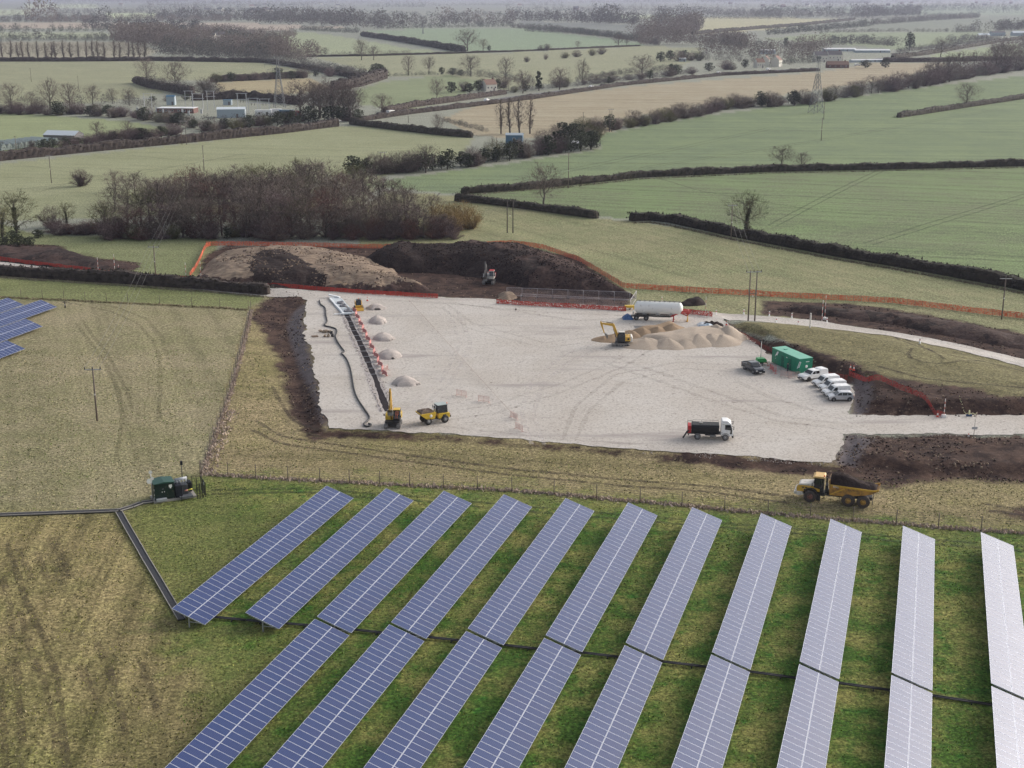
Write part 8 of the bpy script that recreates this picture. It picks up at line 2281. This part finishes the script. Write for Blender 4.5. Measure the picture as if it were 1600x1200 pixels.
# ------------------------------------------------------------------ buildings
BRICK = paint('far_brick', rgb(118, 88, 82), .9, 0, .12); RENDER = paint('white_render', rgb(222, 218, 208), .8, 0, .06); SLATE = paint('slate_roof', rgb(112, 108, 110), .8, 0, .12); TILE = paint('tile_roof', rgb(140, 112, 98), .85, 0, .12); SHEDW = paint('shed_white', rgb(214, 222, 228), .55, 0, .06); SHEDG = paint('shed_grey', rgb(168, 182, 192), .55, 0, .06); WHITER = paint('white_roof', rgb(236, 236, 238), .5, 0, .05); BLUEB = paint('blue_box', rgb(70, 112, 140), .5); REDB = paint('red_box', rgb(130, 52, 56), .6)
def building(name, label, px, L, D, H, rz, wall, roof, cat, rise=.35, wins=0, door=True, chimney=False, group=None):
    p = spot(*px); root = thing(name, label, cat, p, R(rz), group)
    MB().box((0, 0, H / 2), (L, D, H)).build('wall', wall, root)
    rr = D * rise
    if rise > 0.02:
        b = MB(); hd = D / 2 + .3; b.add([(-L / 2 - .2, -hd, H - .05), (-L / 2 - .2, hd, H - .05), (-L / 2 - .2, 0, H + rr), (L / 2 + .2, -hd, H - .05), (L / 2 + .2, hd, H - .05), (L / 2 + .2, 0, H + rr)], [(0, 3, 5, 2), (1, 2, 5, 4), (0, 1, 4, 3)]); rf = b.build('roof', roof, root)
        MB().add([(-L / 2 - .01, -D / 2, H), (-L / 2 - .01, D / 2, H), (-L / 2 - .01, 0, H + rr * .95), (-L / 2 + .3, 0, H + rr * .95), (L / 2 + .01, -D / 2, H), (L / 2 + .01, D / 2, H), (L / 2 + .01, 0, H + rr * .95), (L / 2 - .3, 0, H + rr * .95)], [(0, 1, 2), (4, 6, 5)]).build('gable', wall, root)
        if chimney: MB().box((L * .35, 0, H + rr), (.9, .7, 1.8)).build('chimney', BRICK, rf)
    else:
        MB().box((0, 0, H + .12), (L + .3, D + .3, .22)).build('roof', roof, root)
    for k in range(wins):
        x = -L / 2 + (k + .5) * L / wins
        w = MB().box((x, -D / 2 - .03, H * .55), (min(1.2, L / wins * .45), .08, min(1.3, H * .35))).build('window', PLATE_W, root); MB().box((x, -D / 2 - .08, H * .55), (min(1.0, L / wins * .36), .04, min(1.1, H * .28))).build('pane', GLASS, w)
    if door: MB().box((L * .22, -D / 2 - .03, 1.05), (1.1, .08, 2.1)).build('door', SLATE, root)
    return root
building('shed', 'pale grey steel shed with a shallow roof in the substation', (362, 183), 15, 9, 4.6, 8, SHEDG, SHEDW, 'shed', .10, 0)
building('brick_building', 'low red brick building with a white flat roof in the substation', (278, 176), 21, 9, 2.7, -4, BRICK, WHITER, 'building', 0, 6)
building('store_container', 'white store cabin right of the pale grey shed', (412, 181), 9, 3, 3.0, 4, WHITER, WHITER, 'container', 0, 2)
building('store_container', 'white store cabin left of the blue container', (431, 180), 6, 3, 3.2, 4, WHITER, WHITER, 'container', 0, 1)
building('store_container', 'blue container with a red neighbour by the purple grey trees', (448, 181), 7.5, 3, 3.0, -3, BLUEB, BLUEB, 'container', 0, 0); building('store_container', 'dark red container at the right end of the substation yard', (463, 182), 5, 3, 2.8, -3, REDB, REDB, 'container', 0, 0)
building('shed', 'small bluish shed roof behind the brick building', (268, 164), 5, 4, 5, 0, SHEDG, BLUEB, 'shed', .25, 0); building('shed', 'small blue cabin behind the grey shed', (356, 164), 5, 3, 3, 0, SHEDG, BLUEB, 'shed', 0, 0)
building('shed', 'blue shed with a pale front below the four poplars', (804, 225), 7.5, 5, 4.2, -6, BLUEB, SHEDG, 'shed', .15, 1); building('shed', 'small white roofed hut among the dark bushes', (896, 232), 4.5, 4, 2.6, 10, RENDER, WHITER, 'hut', .2, 1); building('shed', 'low white caravan by the dark bushes', (789, 241), 4.5, 2.2, 2.2, 12, RENDER, WHITER, 'caravan', 0, 2)
building('cottage', 'white cottage half hidden by bushes at the road', (764, 142), 9, 7, 4.5, 35, RENDER, TILE, 'house', .5, 3, True, True)
building('barn', 'low dark barn with pale roof sheets beside the road', (100, 218), 16, 8, 2.4, -14, SLATE, SHEDW, 'barn', .22, 0)
for k in range(10):
    x = -14 + k * 9.2; y = 234 - k * 1.1; p = spot(x, y); b = MB(); n = 8; L = 16
    vs = [(sx * 1.55 * math.cos(math.pi * i / n), yy, 2.6 * math.sin(math.pi * i / n) + .2) for yy in (-L / 2, L / 2) for i in range(n + 1) for sx in (1,)]
    b.add(vs, [(i, i + 1, n + 2 + i, n + 1 + i) for i in range(n)] + [tuple(range(n + 1)), tuple(range(2 * n + 1, n, -1))])
    o = b.build('polytunnel', paint('polythene', rgb(150, 162, 158), .45, 0, .15), None, p); o.rotation_euler = (0, 0, R(62)); tag(o, 'pale plastic polytunnel in the row at the left edge', 'polytunnel', 'polytunnels in the row at the left edge')
for px, L, D, H, rz, wl, rf, lb in (((1213, 104), 9, 8, 6, 60, RENDER, TILE, 'farmhouse with a white gable left of the far trees'), ((1186, 106), 8, 7, 5, 20, RENDER, TILE, 'low cream house at the far farm'), ((1196, 104), 8, 7, 6.5, 70, RENDER, TILE, 'grey gabled house at the far farm, middle one'), ((1281, 97), 13, 8, 6.5, 10, RENDER, SLATE, 'long white house with grey roof behind the pylon head'), ((1303, 95), 14, 8, 6, 5, RENDER, SLATE, 'grey roofed house right of the long white one'), ((1308, 106), 20, 6, 3, 4, BRICK, TILE, 'low brown outbuilding by the far road')):
    building('farmhouse', lb, px, L, D, H, rz, wl, rf, 'house', .5, 4, True, True)
for px, L, D, H, rz, lb in (((1199, 84), 17, 8, 4, 6, 'white roofed barn above the far farm'), ((1311, 80), 38, 10, 2.6, 2, 'long white glasshouse roof, left one of the far nursery'), ((1362, 82), 40, 10, 2.6, -2, 'long white glasshouse roof, right one of the far nursery'), ((1354, 97), 36, 5, 2.2, 16, 'thin white roofed shed along the far road'), ((1066, 96), 7, 6, 3, 0, 'tiny white shed in the dark clump above the road')):
    building('glasshouse' if 'glass' in lb else 'barn', lb, px, L, D, H, rz, SHEDG, WHITER, 'glasshouse' if 'glass' in lb else 'barn', .12, 3)
for px, L, lb in (((1536, 60), 26, 'white fronted barn at the far right farm'), ((1558, 56), 34, 'dark roofed barn at the far right farm'), ((1590, 56), 30, 'pale roofed barn at the far right farm edge')):
    building('barn', lb, px, L * .7, 9, 5, 8, RENDER if 'white' in lb else SHEDG, SLATE if 'dark' in lb else SHEDW, 'barn', .3, 2)
for px, rz, lb in (((307, 61), 20, 'far house with white gable in the trees, left one'), ((330, 64), -10, 'far grey roofed house in the trees, middle one'), ((345, 62), 15, 'far grey roofed house in the trees, right one')):
    building('house', lb, px, 14, 10, 7, rz, RENDER, SLATE, 'house', .5, 3, True, True)
_r = random.Random(5)
for i in range(34):
    x = _r.choice([_r.uniform(1130, 1600), _r.uniform(1130, 1600), _r.uniform(320, 420), _r.uniform(0, 1100)]); y = _r.uniform(4, 12) if x > 1000 else _r.uniform(5, 20)
    building('house', 'tiny house far off in the haze near the horizon', (x, y), 24, 14, 9, _r.uniform(-40, 40), _r.choice([RENDER, BRICK, RENDER]), _r.choice([SLATE, TILE, SLATE]), 'house', .5, 0, False, False, 'tiny far houses near the horizon')
# switchgear frames
GANT = paint('gantry_grey', rgb(188, 190, 194), .6, .1, .08)
for px, w, hp, lb in (((232, 172), 4.5, 24, 'switchgear frame at the left end of the substation'), ((296, 172), 4, 28, 'switchgear frame left of the middle pair'), ((310, 172), 6, 24, 'switchgear frame in the middle of the substation'), ((330, 172), 4, 28, 'switchgear frame right of the middle'), ((379, 178), 5, 30, 'switchgear frame behind the grey shed'), ((396, 179), 5, 24, 'switchgear frame right of the grey shed'), ((414, 178), 5, 22, 'switchgear frame behind the white store cabin')):
    p = spot(*px); H = hp / (scale_at(px[1]) * CT); root = thing('gantry', lb, 'switchgear', p, R(rnd.uniform(-10, 10)))
    for s in (-1, 1): MB().bar((s * w / 2, 0, 0), (s * w / 2, 0, H), .28).build('post', GANT, root)
    for z in (H, H * .72): MB().bar((-w / 2 - .8, 0, z), (w / 2 + .8, 0, z), .24).build('beam', GANT, root)
    for k in range(4): MB().cyl((-w / 2 + k * w / 3, 0, H * .72), (-w / 2 + k * w / 3, 0, H * .56), .12, n=6).build('insulator', INSUL, root)
for i in range(14):
    x = 185 + i * 10; p = spot(x, 175 + (i % 3) * 3); b = MB(); b.box((0, 0, 1.4), (1.0, .8, 2.4)); b.bar((-.4, 0, 2.6), (-.4, 0, 3.6), .12); b.bar((.4, 0, 2.6), (.4, 0, 3.6), .12)
    tag(b.build('switch_cabinet', GANT, None, p), 'small grey switch cabinet in the substation yard', 'switchgear', 'small switch cabinets in the substation yard')

# ------------------------------------------------------------------ the air
def haze():
    b = MB(); b.box((0, 17000, 33.0), (64000, 42000, 70.0)); m, N, L = base_mat('haze')
    out = N.new('ShaderNodeOutputMaterial'); v = N.new('ShaderNodeVolumePrincipled'); v.inputs['Color'].default_value = (.57, .61, .79, 1); v.inputs['Density'].default_value = HAZE_D; v.inputs['Anisotropy'].default_value = .2
    L.new(v.outputs[0], out.inputs['Volume'])
    o = b.build('haze', m); o['kind'] = 'stuff'
HAZE_D = 8.0e-5
haze()
